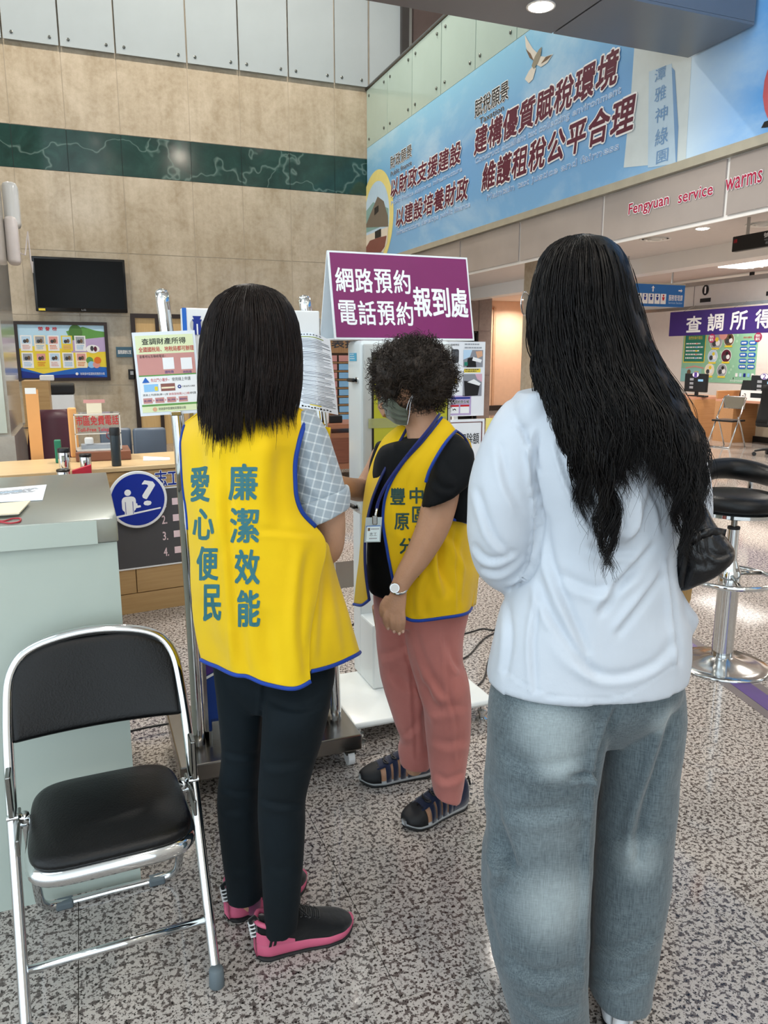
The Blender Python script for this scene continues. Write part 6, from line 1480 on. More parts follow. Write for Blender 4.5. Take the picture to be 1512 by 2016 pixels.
pst0 = [([(798, 1235), (820, 1320), (850, 1385), (870, 1400)], 8, .007), ([(812, 1230), (830, 1290), (862, 1350), (884, 1375)], 7, .006), ([(874, 1232), (878, 1290), (886, 1375), (898, 1420), (902, 1500)], 3.5, .003), ([(880, 1260), (895, 1300), (910, 1320)], 6, .006), ([(808, 1300), (812, 1360), (818, 1450), (820, 1495)], 3, .003), ([(745, 1290), (770, 1285), (800, 1270)], 7, .004), ([(786, 1448), (805, 1440), (822, 1420)], 6, .004), ([(860, 1400), (890, 1390), (920, 1395)], 8, .003), ([(848, 1452), (880, 1465), (918, 1455)], 7, .003), ([(856, 1520), (880, 1535), (912, 1520)], 6, .004), ([(770, 1320), (800, 1345), (830, 1350)], 8, .004), ([(846, 1330), (838, 1400), (844, 1480)], 7, .004)]
pst = [(p, w * 1.2, a * 1.25) for p, w, a in pst0]
fuse('trousers', [pl([(736, 1110, 925, 1110, 2.25, .13), (735, 1160, 924, 1160, 2.25, .14), (745, 1215, 915, 1215, 2.24, .12)]), pl(far, 36), pl(near, 36)], PKT, B, .006, 4, pst, .0025, 10)
# shirt
BK = fabric('black_shirt', '#0d1013', '#090b0e', rough=.8, wr=.15, sheen=.02)
sleeve = pl([(888, 852, 908, 858, 2.15, .03), (864, 880, 930, 884, 2.12, .066), (847, 918, 934, 914, 2.10, .085), (836, 960, 930, 944, 2.08, .085), (829, 997, 901, 967, 2.07, .079)], 32, 30, 2.3)
sl2 = pl([(740, 872, 775, 868, 2.33, .06), (728, 905, 768, 905, 2.36, .065), (723, 930, 760, 934, 2.37, .062)], 24, 20)
tb_ = pl([(800, 862, 868, 850, 2.245, .075), (750, 880, 912, 874, 2.25, .115), (732, 930, 928, 920, 2.25, .135), (726, 1010, 930, 1005, 2.25, .14), (722, 1090, 930, 1085, 2.25, .142), (722, 1140, 928, 1150, 2.25, .145), (727, 1158, 926, 1165, 2.25, .14)])
bst = [([(845, 935), (870, 960), (895, 962)], 6, .005), ([(870, 880), (880, 920), (905, 945)], 9, .004), ([(735, 960), (745, 1040), (740, 1120)], 9, .006), ([(750, 900), (765, 960), (752, 1020)], 8, .004)]
fuse('shirt', [sleeve, sl2, tb_, pl([(880, 950, 932, 945, 2.12, .045), (880, 990, 930, 985, 2.12, .05), (882, 1018, 926, 1028, 2.125, .045)], 24, 16)], BK, B, .006, 4, bst, .002, 12)
# vest near panel, far panel, back
rowsN = [[(870, 822, 2.19), (884, 830, 2.175), (898, 846, 2.165), (912, 855, 2.20), (925, 872, 2.29)],
 [(834, 866, 2.13), (860, 880, 2.10), (888, 893, 2.10), (915, 900, 2.15), (937, 915, 2.30)],
 [(792, 913, 2.10), (830, 930, 2.075), (870, 940, 2.08), (912, 945, 2.14), (941, 960, 2.30)],
 [(763, 965, 2.095), (808, 985, 2.07), (860, 995, 2.075), (914, 1000, 2.14), (943, 1020, 2.30)],
 [(754, 1020, 2.09), (804, 1040, 2.062), (860, 1050, 2.07), (915, 1055, 2.13), (944, 1075, 2.29)],
 [(761, 1076, 2.085), (808, 1100, 2.058), (862, 1110, 2.065), (917, 1115, 2.12), (944, 1128, 2.27)],
 [(773, 1140, 2.08), (815, 1160, 2.052), (868, 1168, 2.052), (917, 1166, 2.10), (936, 1168, 2.22)],
 [(788, 1204, 2.075), (812, 1221, 2.055), (872, 1216, 2.045), (916, 1208, 2.085), (928, 1196, 2.18)]]
GN = patch(rowsN, 80, 60)
nst = [([(862, 1060), (872, 1120), (890, 1165)], 8, .010), ([(868, 1085), (868, 1130), (880, 1175)], 7, .008), ([(898, 1040), (900, 1110), (903, 1205)], 4, .006), ([(820, 1100), (808, 1160), (812, 1215)], 8, .008), ([(850, 1130), (836, 1180), (838, 1215)], 8, .006), ([(915, 1060), (922, 1120), (915, 1190)], 8, .006), ([(880, 1045), (905, 1080), (930, 1120)], 9, .006), ([(800, 930), (790, 1000), (795, 1060)], 8, .004)]
vb = sheet('vest', GN, YEL, B, .003, nst, .002, 12); GN2 = grid_of(vb, (80, 60))
rowsM = [[(783, 838, 2.275), (792, 837, 2.262), (802, 842, 2.25)], [(751, 868, 2.27), (765, 872, 2.235), (780, 882, 2.205)], [(727, 927, 2.25), (737, 935, 2.20), (750, 940, 2.15)], [(716, 985, 2.235), (722, 990, 2.18), (731, 990, 2.13)], [(711, 1050, 2.225), (715, 1055, 2.16), (719, 1050, 2.11)], [(706, 1110, 2.22), (712, 1115, 2.15), (719, 1115, 2.10)], [(696, 1189, 2.22), (712, 1191, 2.15), (727, 1180, 2.10)]]
GM = patch(rowsM, 60, 24); vm = sheet('vest_far_panel', GM, YEL, vb, .003, [([(735, 930), (722, 1000), (714, 1080), (710, 1180)], 5, .004)], .001, 12); GM2 = grid_of(vm, (60, 24))
rowsK = [[(925, 872, 2.29), (915, 862, 2.36), (870, 850, 2.42), (800, 850, 2.40)], [(941, 960, 2.30), (935, 960, 2.40), (870, 960, 2.46), (760, 955, 2.42)], [(944, 1075, 2.29), (938, 1070, 2.40), (870, 1075, 2.47), (740, 1065, 2.42)], [(928, 1196, 2.18), (932, 1185, 2.36), (870, 1180, 2.45), (740, 1170, 2.40)]]
sheet('vest_back_panel', patch(rowsK, 30, 30), YEL, vb, .003)
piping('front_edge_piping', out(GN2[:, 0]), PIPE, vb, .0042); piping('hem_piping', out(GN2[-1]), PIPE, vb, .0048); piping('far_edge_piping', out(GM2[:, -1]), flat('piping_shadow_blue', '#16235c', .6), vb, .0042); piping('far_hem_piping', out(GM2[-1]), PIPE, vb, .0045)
piping('armhole_piping', [W(*q) for q in vcat([(898, 848, 2.155), (880, 868, 2.085), (862, 895, 2.052), (846, 925, 2.04), (838, 950, 2.035)], 24)], PIPE, vb, .0045)
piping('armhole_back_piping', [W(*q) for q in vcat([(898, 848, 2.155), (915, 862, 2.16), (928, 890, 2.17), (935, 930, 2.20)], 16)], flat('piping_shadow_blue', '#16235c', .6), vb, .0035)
piping('armhole_lower_piping', [W(*q) for q in vcat([(880, 1019, 2.075), (893, 1023, 2.08), (908, 1025, 2.11), (925, 1031, 2.17)], 16)], PIPE, vb, .0045)
for chn, rc in (('豐', (769, 961, 797, 993)), ('原', (777, 1011, 805, 1043)), ('分', (787, 1060, 815, 1090)), ('中', (807, 960, 833, 991)), ('區', (812, 998, 840, 1028)), ('國', (818, 1036, 846, 1068)), ('局', (800, 1104, 826, 1136))):
    decal('lettering', chn, rc, vb, flat('vest_print_dark', '#20453f', .6), vb, bold=.03)
# mask
MSK = fabric('mask_olive', '#5f6558', '#4c5246', rough=.7, wr=.1)
rowsK = [[(747, 782, 2.285), (754, 780, 2.235), (766, 779, 2.20), (775, 787, 2.19), (788, 800, 2.18), (803, 806, 2.185)], [(744, 793, 2.285), (754, 797, 2.225), (766, 800, 2.185), (778, 808, 2.18), (790, 814, 2.178), (803, 815, 2.182)], [(750, 808, 2.29), (758, 812, 2.23), (768, 816, 2.19), (780, 822, 2.185), (792, 825, 2.18), (802, 826, 2.182)], [(757, 820, 2.30), (766, 826, 2.24), (776, 833, 2.21), (784, 836, 2.20), (793, 837, 2.19), (801, 837, 2.186)]]
km_ = sheet('face_mask', patch(rowsK, 30, 36), MSK, B, .002, [([(748, 792), (765, 800), (785, 811), (802, 814)], 2.5, .004), ([(752, 806), (768, 814), (785, 821), (802, 823)], 2.5, .004)])
piping('ear_loop', [W(*q) for q in vcat([(800, 808, 2.182), (803, 796, 2.18), (807, 786, 2.18), (812, 778, 2.182)], 14)], PAPER, km_, .001)
piping('ear_loop', [W(*q) for q in vcat([(802, 836, 2.184), (806, 815, 2.178), (808, 795, 2.178), (813, 780, 2.182)], 14)], PAPER, km_, .001)
sheet('nose_strip', patch([[(746, 783, 2.284), (754, 781, 2.232), (765, 780, 2.196)], [(746, 791, 2.283), (755, 792, 2.228), (767, 792, 2.19)]], 8, 10), mat('mask_light', '#aebcc4', rough=.5), km_, .001)
# watch
wt = MB().tube(vcat([W(786, 1156, 2.012) + (RT * math.cos(a) * .85 + UP * math.sin(a) * .4) * .027 + FW * math.sin(a + .2) * .026 for a in np.linspace(0, 2 * math.pi, 25)[:-1]], 40, True), .0045, n=8, closed=True).build('watch_band', STEEL, B, smooth=True); wt.name = 'wristwatch'
o = MB().lathe([(.013, 0), (.014, .003), (.013, .006)], n=24, M=(CF @ Matrix.Rotation(math.radians(85), 3, 'X')).to_4x4()).build('watch_case', CHROME, wt, autos=30); o.location = W(777, 1157, 1.984)
o = MB().lathe([(.011, .0062), (.011, .0066)], n=24, M=(CF @ Matrix.Rotation(math.radians(85), 3, 'X')).to_4x4()).build('watch_dial', WHITE, wt); o.location = W(777, 1157, 1.984)
# curly hair
HAIRB = hair_mat('hair_curly', '#1b1714', '#453b34', .5)
cB = W(808, 725, 2.255)
shB = [ball(W(812, 726, 2.255), .108, .11, .085, CF), ball(W(780, 735, 2.25), .065, .09, .075, CF), ball(W(848, 745, 2.25), .07, .095, .075, CF), ball(W(835, 775, 2.24), .062, .08, .042, CF), ball(W(770, 760, 2.225), .032, .05, .045, CF)]
hb_ = fuse('hair', shB, HAIRB, B, .006, 4, None, .010, 28)
bvh = BVHTree.FromPolygons([v.co.copy() for v in hb_.data.vertices], [tuple(p.vertices) for p in hb_.data.polygons])
rnd = random.Random(21); b = MB(); cen = W(812, 735, 2.255); nC = 0
while nC < 1500:
    d_ = Vector((rnd.gauss(0, 1), rnd.gauss(0, 1), rnd.gauss(0, 1))).normalized()
    h = bvh.ray_cast(cen, d_)
    if h[0] is None: continue
    p, n_ = h[0], h[1]
    if n_.dot(d_) < 0: n_ = -n_
    t = n_.cross(Vector((rnd.gauss(0, 1), rnd.gauss(0, 1), rnd.gauss(0, .6)))).normalized(); bt = n_.cross(t)
    R_ = rnd.uniform(.005, .012); ln = rnd.uniform(.02, .055); tw = rnd.uniform(1.2, 2.6); out_ = rnd.uniform(.004, .022); ph = rnd.uniform(0, 6.28)
    P = []
    for k in range(16):
        u = k / 15; a = ph + tw * 2 * math.pi * u
        P.append(p - n_ * .006 + t * (ln * u + R_ * math.cos(a)) + n_ * (R_ * math.sin(a) + out_ * math.sin(math.pi * u)) + bt * (R_ * .8 * math.sin(a * .9)) - UP * (.012 * u * u))
    b.tube(P, [.0011 * (1 - .6 * u / 15) for u in range(16)], None, 3, cap=False); nC += 1
b.build('curls', HAIRB, hb_, smooth=True)
b = MB()
for k in range(130):
    d_ = Vector((rnd.gauss(0, 1), rnd.gauss(0, 1), abs(rnd.gauss(0, 1)) - .3)).normalized(); h = bvh.ray_cast(cen, d_)
    if h[0] is None: continue
    p = h[0]; t = d_.cross(Vector((rnd.gauss(0, 1), rnd.gauss(0, 1), rnd.gauss(0, 1)))).normalized(); R_ = rnd.uniform(.006, .012); bt = d_.cross(t); ph = rnd.uniform(0, 6)
    b.tube([p + d_ * (.03 * u / 9) + t * R_ * math.cos(ph + u * .8) + bt * R_ * math.sin(ph + u * .8) for u in range(10)], .0005, None, 3, cap=False)
b.build('flyaway_curls', HAIRB, hb_, smooth=True)
# sandals
NVY = fabric('sandal_navy', '#1a2544', '#131b33', rough=.75, weave=500, wr=.25); SOLW = mat('sandal_sole', '#a9adb0', rough=.6); SKF = SKIN
def sandal(heel, toe, parent):
    root, rows_, fr, hw, top, stt, h0, sd, ax, L_ = sneaker(heel, toe, parent, 'sandal', .096, SOLW, NVY, 'sandal', .10)
    foot = [[p * 1.0 for p in r] for r in rows_]
    c0 = lambda x: fr(x, 0, stt(x)) - h0
    ft = []
    xs_ = np.linspace(.015, .985, 30)
    for x, r in zip(xs_, rows_): ft.append([c0(x) + (p - c0(x)) * .93 for p in r])
    mesh_obj('foot', [p for r in ft for p in r], grid_faces(30, 17), SKIN, root, True)
    def band(i0, i1, j0, j1, name='strap', m=NVY):
        q = [r[j0:j1 + 1] for r in rows_[i0:i1 + 1]]
        if len(q) < 2 or len(q[0]) < 2: return
        o = mesh_obj(name, [p for r in q for p in r], grid_faces(len(q), len(q[0])), m, root, True); md = o.modifiers.new('t', 'SOLIDIFY'); md.thickness = .003; md.offset = 1
    band(22, 29, 0, 16, 'toe_cap', mat('toe_rubber', '#14161a', rough=.6))
    band(0, 9, 0, 16, 'heel_cup'); band(9, 23, 5, 11, 'tongue')
    for k in range(4):
        i = 9 + 3 * k; band(i, i + 2, 0, 16)
    for k in range(3): 
        x = .42 + .11 * k; MB().tube(vcat([fr(x, -.024, top(x) + .001) - h0, fr(x + .05, .012, top(x + .05) + .006) - h0, fr(x, .024, top(x) + .001) - h0, fr(x + .04, -.01, top(x + .04) + .005) - h0], 16), .0024, n=6).build('bungee_lace', PLASTK, root, smooth=True)
    MB().tube([fr(0, 0, .08) - h0, fr(-.05, 0, .095) - h0, fr(-.06, .008, .07) - h0], .004, n=6).build('pull_tab', PLASTK, root)
    return root
sandal(G(915, 1583), G(794, 1633), B); sandal(G(852, 1522), G(708, 1543), B)
rebase(B, B_loc)
# lanyard and badge
lb = empty('id_badge', W(737, 1045, 2.03)); tag(lb, 'clear plastic name badge on a blue lanyard worn by the curly-haired woman', 'badge'); q0 = lb.location.copy()
LAN = fabric('lanyard_blue', '#14246b', '#101c54', rough=.6)
def strap(pts, name, w=.008):
    P = vcat([W(*q) for q in pts], 40); vs = []
    for i, p in enumerate(P):
        t = (P[min(i + 1, 39)] - P[max(i - 1, 0)]).normalized(); s = t.cross(FW).normalized(); vs += [p - s * w / 2 - q0, p + s * w / 2 - q0]
    o = mesh_obj(name, vs, grid_faces(40, 2), LAN, lb, True); md = o.modifiers.new('t', 'SOLIDIFY'); md.thickness = .0016
strap([(866, 814, 2.185), (846, 842, 2.12), (815, 880, 2.085), (785, 918, 2.07), (760, 955, 2.06), (746, 985, 2.05), (742, 1003, 2.045)], 'lanyard')
strap([(862, 826, 2.18), (838, 858, 2.11), (808, 893, 2.08), (778, 930, 2.065), (756, 962, 2.055), (744, 990, 2.048), (741, 1003, 2.044)], 'lanyard')
MB().tube([W(742, 1001, 2.044) - q0, W(740, 1012, 2.04) - q0, W(739, 1020, 2.036) - q0], .0035, CHROME, n=8).build('hook', None, lb, smooth=True)
MB().rbox(-.007, -.004, -.012, .007, .004, .012, .002, M=Matrix.Translation(W(738, 1024, 2.032) - q0) @ CF.to_4x4()).build('clip', BRASSY, lb)
tl, tr2, bl2 = W(720, 1019, 2.035), W(752, 1018, 2.03), W(717, 1068, 2.03)
u_ = tr2 - tl; v_ = bl2 - tl; n_ = u_.cross(-v_).normalized()
MB().prism([tl - q0, tl + u_ - q0, tl + u_ + v_ - q0, bl2 - q0], n_ * -.002).build('holder', mat('clear_pvc', '#cfe0e6', rough=.1, alpha=.55, var=.02), lb)
b_ = Board(tl - q0 + n_ * .0006, u_, v_, u_.length, v_.length, .0004); b_.rect(.12, .36, .93, .96, flat('card_paleblue', '#d7e8ee'), 1); b_.rect(.08, .33, .95, .40, BLUE, .8); b_.rect(.18, .42, .32, .54, BROWNP, 2); b_.lines(.38, .44, .9, .52, 1, GREYP, 2, .6); b_.text('志工', .3, .6, .75, .74, DGREY, k=2); b_.lines(.3, .82, .8, .9, 1, GREYP, 2, .6); b_.build('card', lb)
# ------------------------------------------------------------------ long-haired person in white
Cc = empty('person'); C_loc = G(1150, 1995); tag(Cc, 'woman with very long black hair, white hooded jacket and wide grey jeans', 'person')
body = [ball(W(1155, 600, 1.47), .075, .09, .112, CF), limb([(1160, 660, 1.465, .05), (1165, 790, 1.46, .055)]),
        pl([(1090, 790, 1250, 790, 1.46, .06), (1040, 850, 1290, 850, 1.46, .08), (1050, 1000, 1300, 1000, 1.46, .09), (1045, 1150, 1300, 1150, 1.46, .09), (1050, 1300, 1290, 1300, 1.46, .07)]),
        limb([(1045, 850, 1.46, .045), (1003, 1000, 1.46, .04), (1000, 1105, 1.49, .034), (1045, 1110, 1.64, .028), (1075, 1090, 1.74, .022)]),
        limb([(1300, 850, 1.47, .045), (1345, 1000, 1.50, .04), (1350, 1090, 1.54, .034), (1300, 1110, 1.68, .028), (1270, 1095, 1.76, .022)]),
        limb([(1085, 1330, 1.46, .05), (1062, 1650, 1.45, .045), (1075, 1900, 1.44, .04), (1085, 2025, 1.43, .035)]),
        limb([(1262, 1330, 1.50, .045), (1245, 1650, 1.50, .042), (1225, 1850, 1.465, .042), (1218, 1975, 1.455, .034)])]
for hx, k in ((1075, 1), (1270, -1)):
    body.append(ball(W(hx, 1088, 1.77), .036, .045, .018, CF))
    for q in range(4): body.append(limb([(hx - 20 + 13 * q, 1086, 1.79, .009), (hx - 20 + 13 * q, 1088, 1.83, .0085), (hx - 18 + 12 * q, 1098, 1.855, .0075)], 8))
    body.append(limb([(hx + 26 * k, 1086, 1.765, .011), (hx + 36 * k, 1080, 1.80, .009)], 8))
fuse('body', body, SKIN, Cc, .0065, 5)
def denim():
    m = fabric('patchy_denim', '#6f7e86', '#5a6971', rough=.9, wr=.16, sheen=.2, weave=1100, var_scale=9)
    N, L, b = nodes(m); v = coords(N, L, (1, 1, 1), 'Position')
    a = tex(N, L, v, 6, 5, .6); slub = tex(N, L, coords(N, L, (500, 500, 40), 'Position'), 1.0, 3); slub2 = tex(N, L, coords(N, L, (60, 60, 700), 'Position'), 1.0, 2)
    o = ramp(N, L, a, [(.3, '#333b3f'), (.7, '#485156')])
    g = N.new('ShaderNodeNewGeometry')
    for (px, py, d, r) in ((1085, 1440, 1.32, .10), (1100, 1500, 1.32, .06), (1095, 1790, 1.31, .12), (1262, 1715, 1.37, .085), (1310, 1420, 1.38, .05), (1080, 1650, 1.32, .10)):  # paler round patches mixed into the denim colour at set points
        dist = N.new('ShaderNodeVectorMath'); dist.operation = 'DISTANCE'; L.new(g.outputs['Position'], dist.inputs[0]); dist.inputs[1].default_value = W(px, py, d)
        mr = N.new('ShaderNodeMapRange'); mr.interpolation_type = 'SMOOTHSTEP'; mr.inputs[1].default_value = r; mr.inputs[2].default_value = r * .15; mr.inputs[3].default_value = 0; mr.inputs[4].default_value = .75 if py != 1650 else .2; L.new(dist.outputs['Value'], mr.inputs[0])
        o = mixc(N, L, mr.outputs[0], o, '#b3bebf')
    o = mixc(N, L, .30, o, ramp(N, L, slub, [(.3, '#2f3c44'), (.7, '#93a2a8')])); o = mixc(N, L, .18, o, ramp(N, L, slub2, [(.3, '#2f3c44'), (.7, '#93a2a8')]))
    L.new(o, b.inputs['Base Color']); return m
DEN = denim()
legL = [(985, 1300, 1200, 1300, 1.455, .09), (966, 1370, 1203, 1370, 1.44, .118), (960, 1470, 1184, 1470, 1.437, .118), (956, 1560, 1169, 1560, 1.435, .115), (960, 1635, 1165, 1635, 1.433, .112), (949, 1690, 1163, 1690, 1.43, .112), (951, 1770, 1160, 1770, 1.428, .11), (963, 1850, 1156, 1850, 1.425, .11), (982, 1925, 1154, 1925, 1.425, .112), (1002, 1990, 1155, 1990, 1.425, .114), (1008, 2018, 1157, 2018, 1.425, .112)]
legR = [(1175, 1300, 1335, 1300, 1.49, .09), (1182, 1370, 1342, 1370, 1.50, .105), (1180, 1460, 1335, 1460, 1.505, .105), (1172, 1560, 1328, 1560, 1.505, .10), (1168, 1640, 1321, 1640, 1.50, .098), (1164, 1740, 1311, 1740, 1.495, .095), (1160, 1840, 1294, 1840, 1.48, .094), (1157, 1910, 1281, 1910, 1.462, .09), (1161, 1948, 1274, 1950, 1.46, .088)]
jst0 = [([(1215, 1395), (1178, 1490), (1168, 1600)], 7, .006), ([(1172, 1500), (1164, 1640), (1160, 1780), (1154, 1950)], 6, .010), ([(1330, 1400), (1300, 1500), (1262, 1620), (1256, 1700)], 11, .008), ([(960, 1560), (985, 1640), (1000, 1720), (980, 1760)], 12, .007), ([(970, 1640), (1000, 1700), (1030, 1720)], 12, .006), ([(985, 1480), (1060, 1510), (1150, 1490)], 14, .003), ([(975, 1590), (1060, 1600), (1150, 1580)], 13, .003), ([(1000, 1880), (1060, 1920), (1150, 1900)], 13, .004), ([(1170, 1850), (1220, 1870), (1285, 1840)], 11, .004), ([(1165, 1920), (1220, 1940), (1275, 1915)], 8, .004), ([(1120, 1530), (1150, 1525), (1168, 1515)], 6, .006), ([(960, 1660), (950, 1700), (960, 1800), (985, 1900)], 8, .006), ([(1040, 1960), (1080, 1990), (1140, 1985)], 9, .005), ([(1180, 1640), (1240, 1650), (1310, 1630)], 14, .003)]
jst = [(p, w, a * 1.7) for p, w, a in jst0]
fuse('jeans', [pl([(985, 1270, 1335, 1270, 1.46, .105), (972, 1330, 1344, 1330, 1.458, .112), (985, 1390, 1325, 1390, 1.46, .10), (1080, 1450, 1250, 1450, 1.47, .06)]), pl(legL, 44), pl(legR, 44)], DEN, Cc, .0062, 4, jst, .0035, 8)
cf = MB()
hem = [W(x, y, d) for x, y, d in [(1160, 1972, 1.43), (1175, 1990, 1.385), (1205, 2000, 1.365), (1240, 2000, 1.37), (1265, 1990, 1.40), (1272, 1978, 1.44)]]
# jacket
WJ = mat('jacket_white', '#bdc4cd', rough=.5, var=.02, sheen=.05, bump=.10, bscale=35, spec=.4)
tors = pl([(1075, 752, 1235, 748, 1.465, .06), (1030, 785, 1290, 780, 1.465, .09), (1000, 825, 1325, 820, 1.46, .11), (1005, 880, 1338, 880, 1.458, .125), (1025, 960, 1338, 960, 1.455, .13), (1040, 1040, 1328, 1040, 1.455, .13), (1035, 1100, 1322, 1100, 1.455, .13), (1008, 1165, 1335, 1165, 1.455, .132), (985, 1215, 1350, 1215, 1.455, .136), (970, 1270, 1352, 1265, 1.455, .14), (960, 1322, 1347, 1310, 1.455, .143), (958, 1336, 1345, 1322, 1.455, .143)], 56, 90)
slL = limb([(1050, 815, 1.46, .055), (1028, 860, 1.455, .066), (1002, 930, 1.45, .071), (990, 1000, 1.45, .0705), (986, 1055, 1.455, .066), (988, 1098, 1.475, .058), (1012, 1122, 1.53, .052), (1045, 1118, 1.62, .046), (1075, 1095, 1.72, .040)], 28)
slR = limb([(1290, 815, 1.47, .055), (1318, 880, 1.475, .062), (1338, 970, 1.50, .06), (1345, 1060, 1.53, .055), (1330, 1105, 1.60, .05), (1290, 1105, 1.70, .04)], 28)
flare = pl([(1290, 1140, 1335, 1150, 1.46, .05), (1290, 1185, 1356, 1190, 1.45, .06), (1280, 1215, 1370, 1216, 1.45, .05), (1280, 1250, 1352, 1250, 1.455, .05)], 28, 24)
hood = pl([(1075, 770, 1275, 770, 1.41, .075), (1085, 830, 1292, 830, 1.385, .078), (1115, 900, 1282, 900, 1.37, .066), (1148, 970, 1270, 970, 1.345, .056), (1176, 1025, 1260, 1025, 1.335, .046), (1190, 1052, 1248, 1050, 1.332, .036), (1203, 1066, 1234, 1065, 1.332, .02)], 40, 50)
cl_ = pl([(1022, 772, 1085, 764, 1.44, .055), (1004, 800, 1092, 800, 1.445, .065), (1000, 830, 1090, 830, 1.45, .07)], 24, 16)
ws0 = [([(1058, 850), (1050, 930), (1062, 1010), (1060, 1110)], 7, .012), ([(1062, 1090), (1040, 1135), (1000, 1160)], 6, .009), ([(1070, 1010), (1085, 1110), (1130, 1220), (1160, 1290)], 12, .007), ([(1290, 1070), (1230, 1140), (1180, 1210)], 11, .008), ([(1305, 1130), (1260, 1190), (1215, 1250)], 10, .006), ([(1060, 1140), (1085, 1210), (1140, 1290), (1180, 1330)], 12, .006), ([(1085, 1240), (1130, 1300), (1200, 1330), (1280, 1310), (1325, 1260)], 12, .0042), ([(1065, 1170), (1050, 1260), (1055, 1360)], 8, .005), ([(1000, 1180), (1005, 1260), (995, 1330)], 9, .005), ([(940, 960), (970, 1050), (1010, 1090)], 10, .005), ([(932, 1070), (965, 1100), (1020, 1085)], 9, .005), ([(945, 1120), (985, 1125), (1030, 1090)], 8, .0045), ([(1020, 830), (1045, 880), (1062, 930)], 7, .005), ([(985, 870), (1000, 950), (1030, 1010)], 11, .004), ([(1318, 1100), (1325, 1180), (1335, 1260), (1338, 1310)], 8, .008), ([(1160, 1075), (1200, 1090), (1250, 1085)], 10, .006), ([(1095, 870), (1120, 950), (1160, 1030), (1195, 1068)], 6, .007), ([(1262, 900), (1268, 980), (1262, 1040), (1235, 1070)], 6, .007), ([(1210, 930), (1222, 1000), (1228, 1050)], 5, .005), ([(1280, 960), (1300, 1000), (1310, 1050)], 9, .006), ([(1100, 1130), (1180, 1160), (1260, 1120)], 14, .005), ([(965, 1300), (1060, 1362), (1140, 1378), (1230, 1368), (1340, 1300)], 3, .0025)]
ws = [(p, w * .72, a * 1.05) for p, w, a in ws0]
jk = fuse('hooded_jacket', [tors, slL, slR, flare, hood, cl_], WJ, Cc, .006, 4, ws, .0045, 7)
# jean stitching at the hip and right shoe
sh_m = mat('shoe_white', '#e3e6ea', rough=.4)
def plain_shoe(heel, toe):
    root, rows_, fr, hw, top, stt, h0, sd, ax, L_ = sneaker(heel, toe, Cc, 'white_shoe', .092, sh_m, sh_m, 'sneaker', .10)
    mesh_obj('upper', [p for r in rows_ for p in r], grid_faces(30, 17) + [tuple(range(17))], sh_m, root, True)
    MB().tube(vcat([fr(x, y, z) - h0 for x, y, z in [(.02, 0, .10), (.1, .028, .1), (.28, .03, .09), (.4, 0, .105), (.28, -.03, .09), (.1, -.028, .1)]], 30, True), .005, n=8, closed=True).build('collar', sh_m, root, smooth=True)
hr_ = W(1222, 2010, 1.40); hr_.z = 0; plain_shoe(hr_, hr_ + FW * .235 + RT * .03)
hl_ = W(1080, 2030, 1.36); hl_.z = 0; plain_shoe(hl_, hl_ + FW * .235 - RT * .04)
# glasses peeping out beside the hair
gl = MB().tube([W(1034, 598, 1.545) + (RT * math.cos(a) * .012 + FW * math.cos(a) * .022 + UP * math.sin(a) * .022) for a in np.linspace(0, 2 * math.pi, 33)[:-1]], .0014, n=8, closed=True).build('glasses', CHROME, Cc, smooth=True)
o = MB().add([W(1034, 598, 1.545) + (RT * math.cos(a) * .0115 + FW * math.cos(a) * .021 + UP * math.sin(a) * .021) for a in np.linspace(0, 2 * math.pi, 25)[:-1]], [tuple(range(24))]).build('lens', mat('lens_glass', '#e6eef0', rough=.02, alpha=.35, var=0), gl)
MB().tube([W(1042, 598, 1.535), W(1052, 600, 1.50), W(1060, 604, 1.47)], .0016, n=6).build('temple_arm', CHROME, gl)
# hair
HAIRC = hair_mat('hair_black', '#0a090a', '#1a1614', .36)
eC = [(460, 1145, 1160), (464, 1118, 1180), (472, 1098, 1204), (487, 1078, 1222), (510, 1062, 1236), (545, 1050, 1248), (590, 1043, 1256), (640, 1041, 1270), (690, 1046, 1290), (730, 1052, 1308), (770, 1062, 1332), (810, 1076, 1358), (850, 1090, 1376), (900, 1105, 1388), (950, 1118, 1392), (1000, 1125, 1392), (1110, 1128, 1388)]
dC = [(460, 1.47), (700, 1.45), (800, 1.43), (900, 1.41), (1110, 1.40)]; hC = [(460, .0), (464, .045), (472, .068), (487, .085), (510, .10), (560, .112), (620, .115), (700, .118), (780, .13), (850, .135), (950, .13), (1110, .12)]
def dd(y): return float(np.interp(y, *zip(*dC)))
def hh(y): return float(np.interp(y, *zip(*hC)))
rowsH = [(1146, 464, 1158, 464, 1.47, .006)] + [(x0 + 6, y + 2, x1 - 6, y + 2, dd(y), max(.004, hh(y) - .011)) for y, x0, x1 in eC[1:13]] + [(1110, 885, 1370, 880, dd(885) - .02, .09)]
hc_ = fuse('hair', [pl(rowsH, 56, 90, 2.0)], HAIRC, Cc, .0055, 3, [([(1150, 480), (1140, 560), (1150, 640), (1135, 760)], 14, .004), ([(1230, 640), (1220, 740), (1260, 820)], 12, .005)], .006, 11)
endC = [(0, 800), (.03, 880), (.06, 985), (.12, 1000), (.16, 930), (.2, 1010), (.26, 1110), (.30, 1095), (.34, 950), (.42, 920), (.5, 905), (.58, 910), (.64, 930), (.70, 940), (.76, 985), (.82, 1060), (.88, 1095), (.94, 1010), (1, 960)]
strands('hair_strands', HAIRC, hc_, 1700, eC, dC, hC, endC, (14, 120), .0013, 11, (0, 1), (0, .12), 22, pts=26, clump=44, depth_j=.006, drift=.04)
strands('hair_underlayer', HAIRC, hc_, 1500, eC, dC, hC, endC, (13, 115), .0013, 12, (0, 1), (.25, 1), 24, pts=24, clump=44, depth_j=.007, drift=.05)
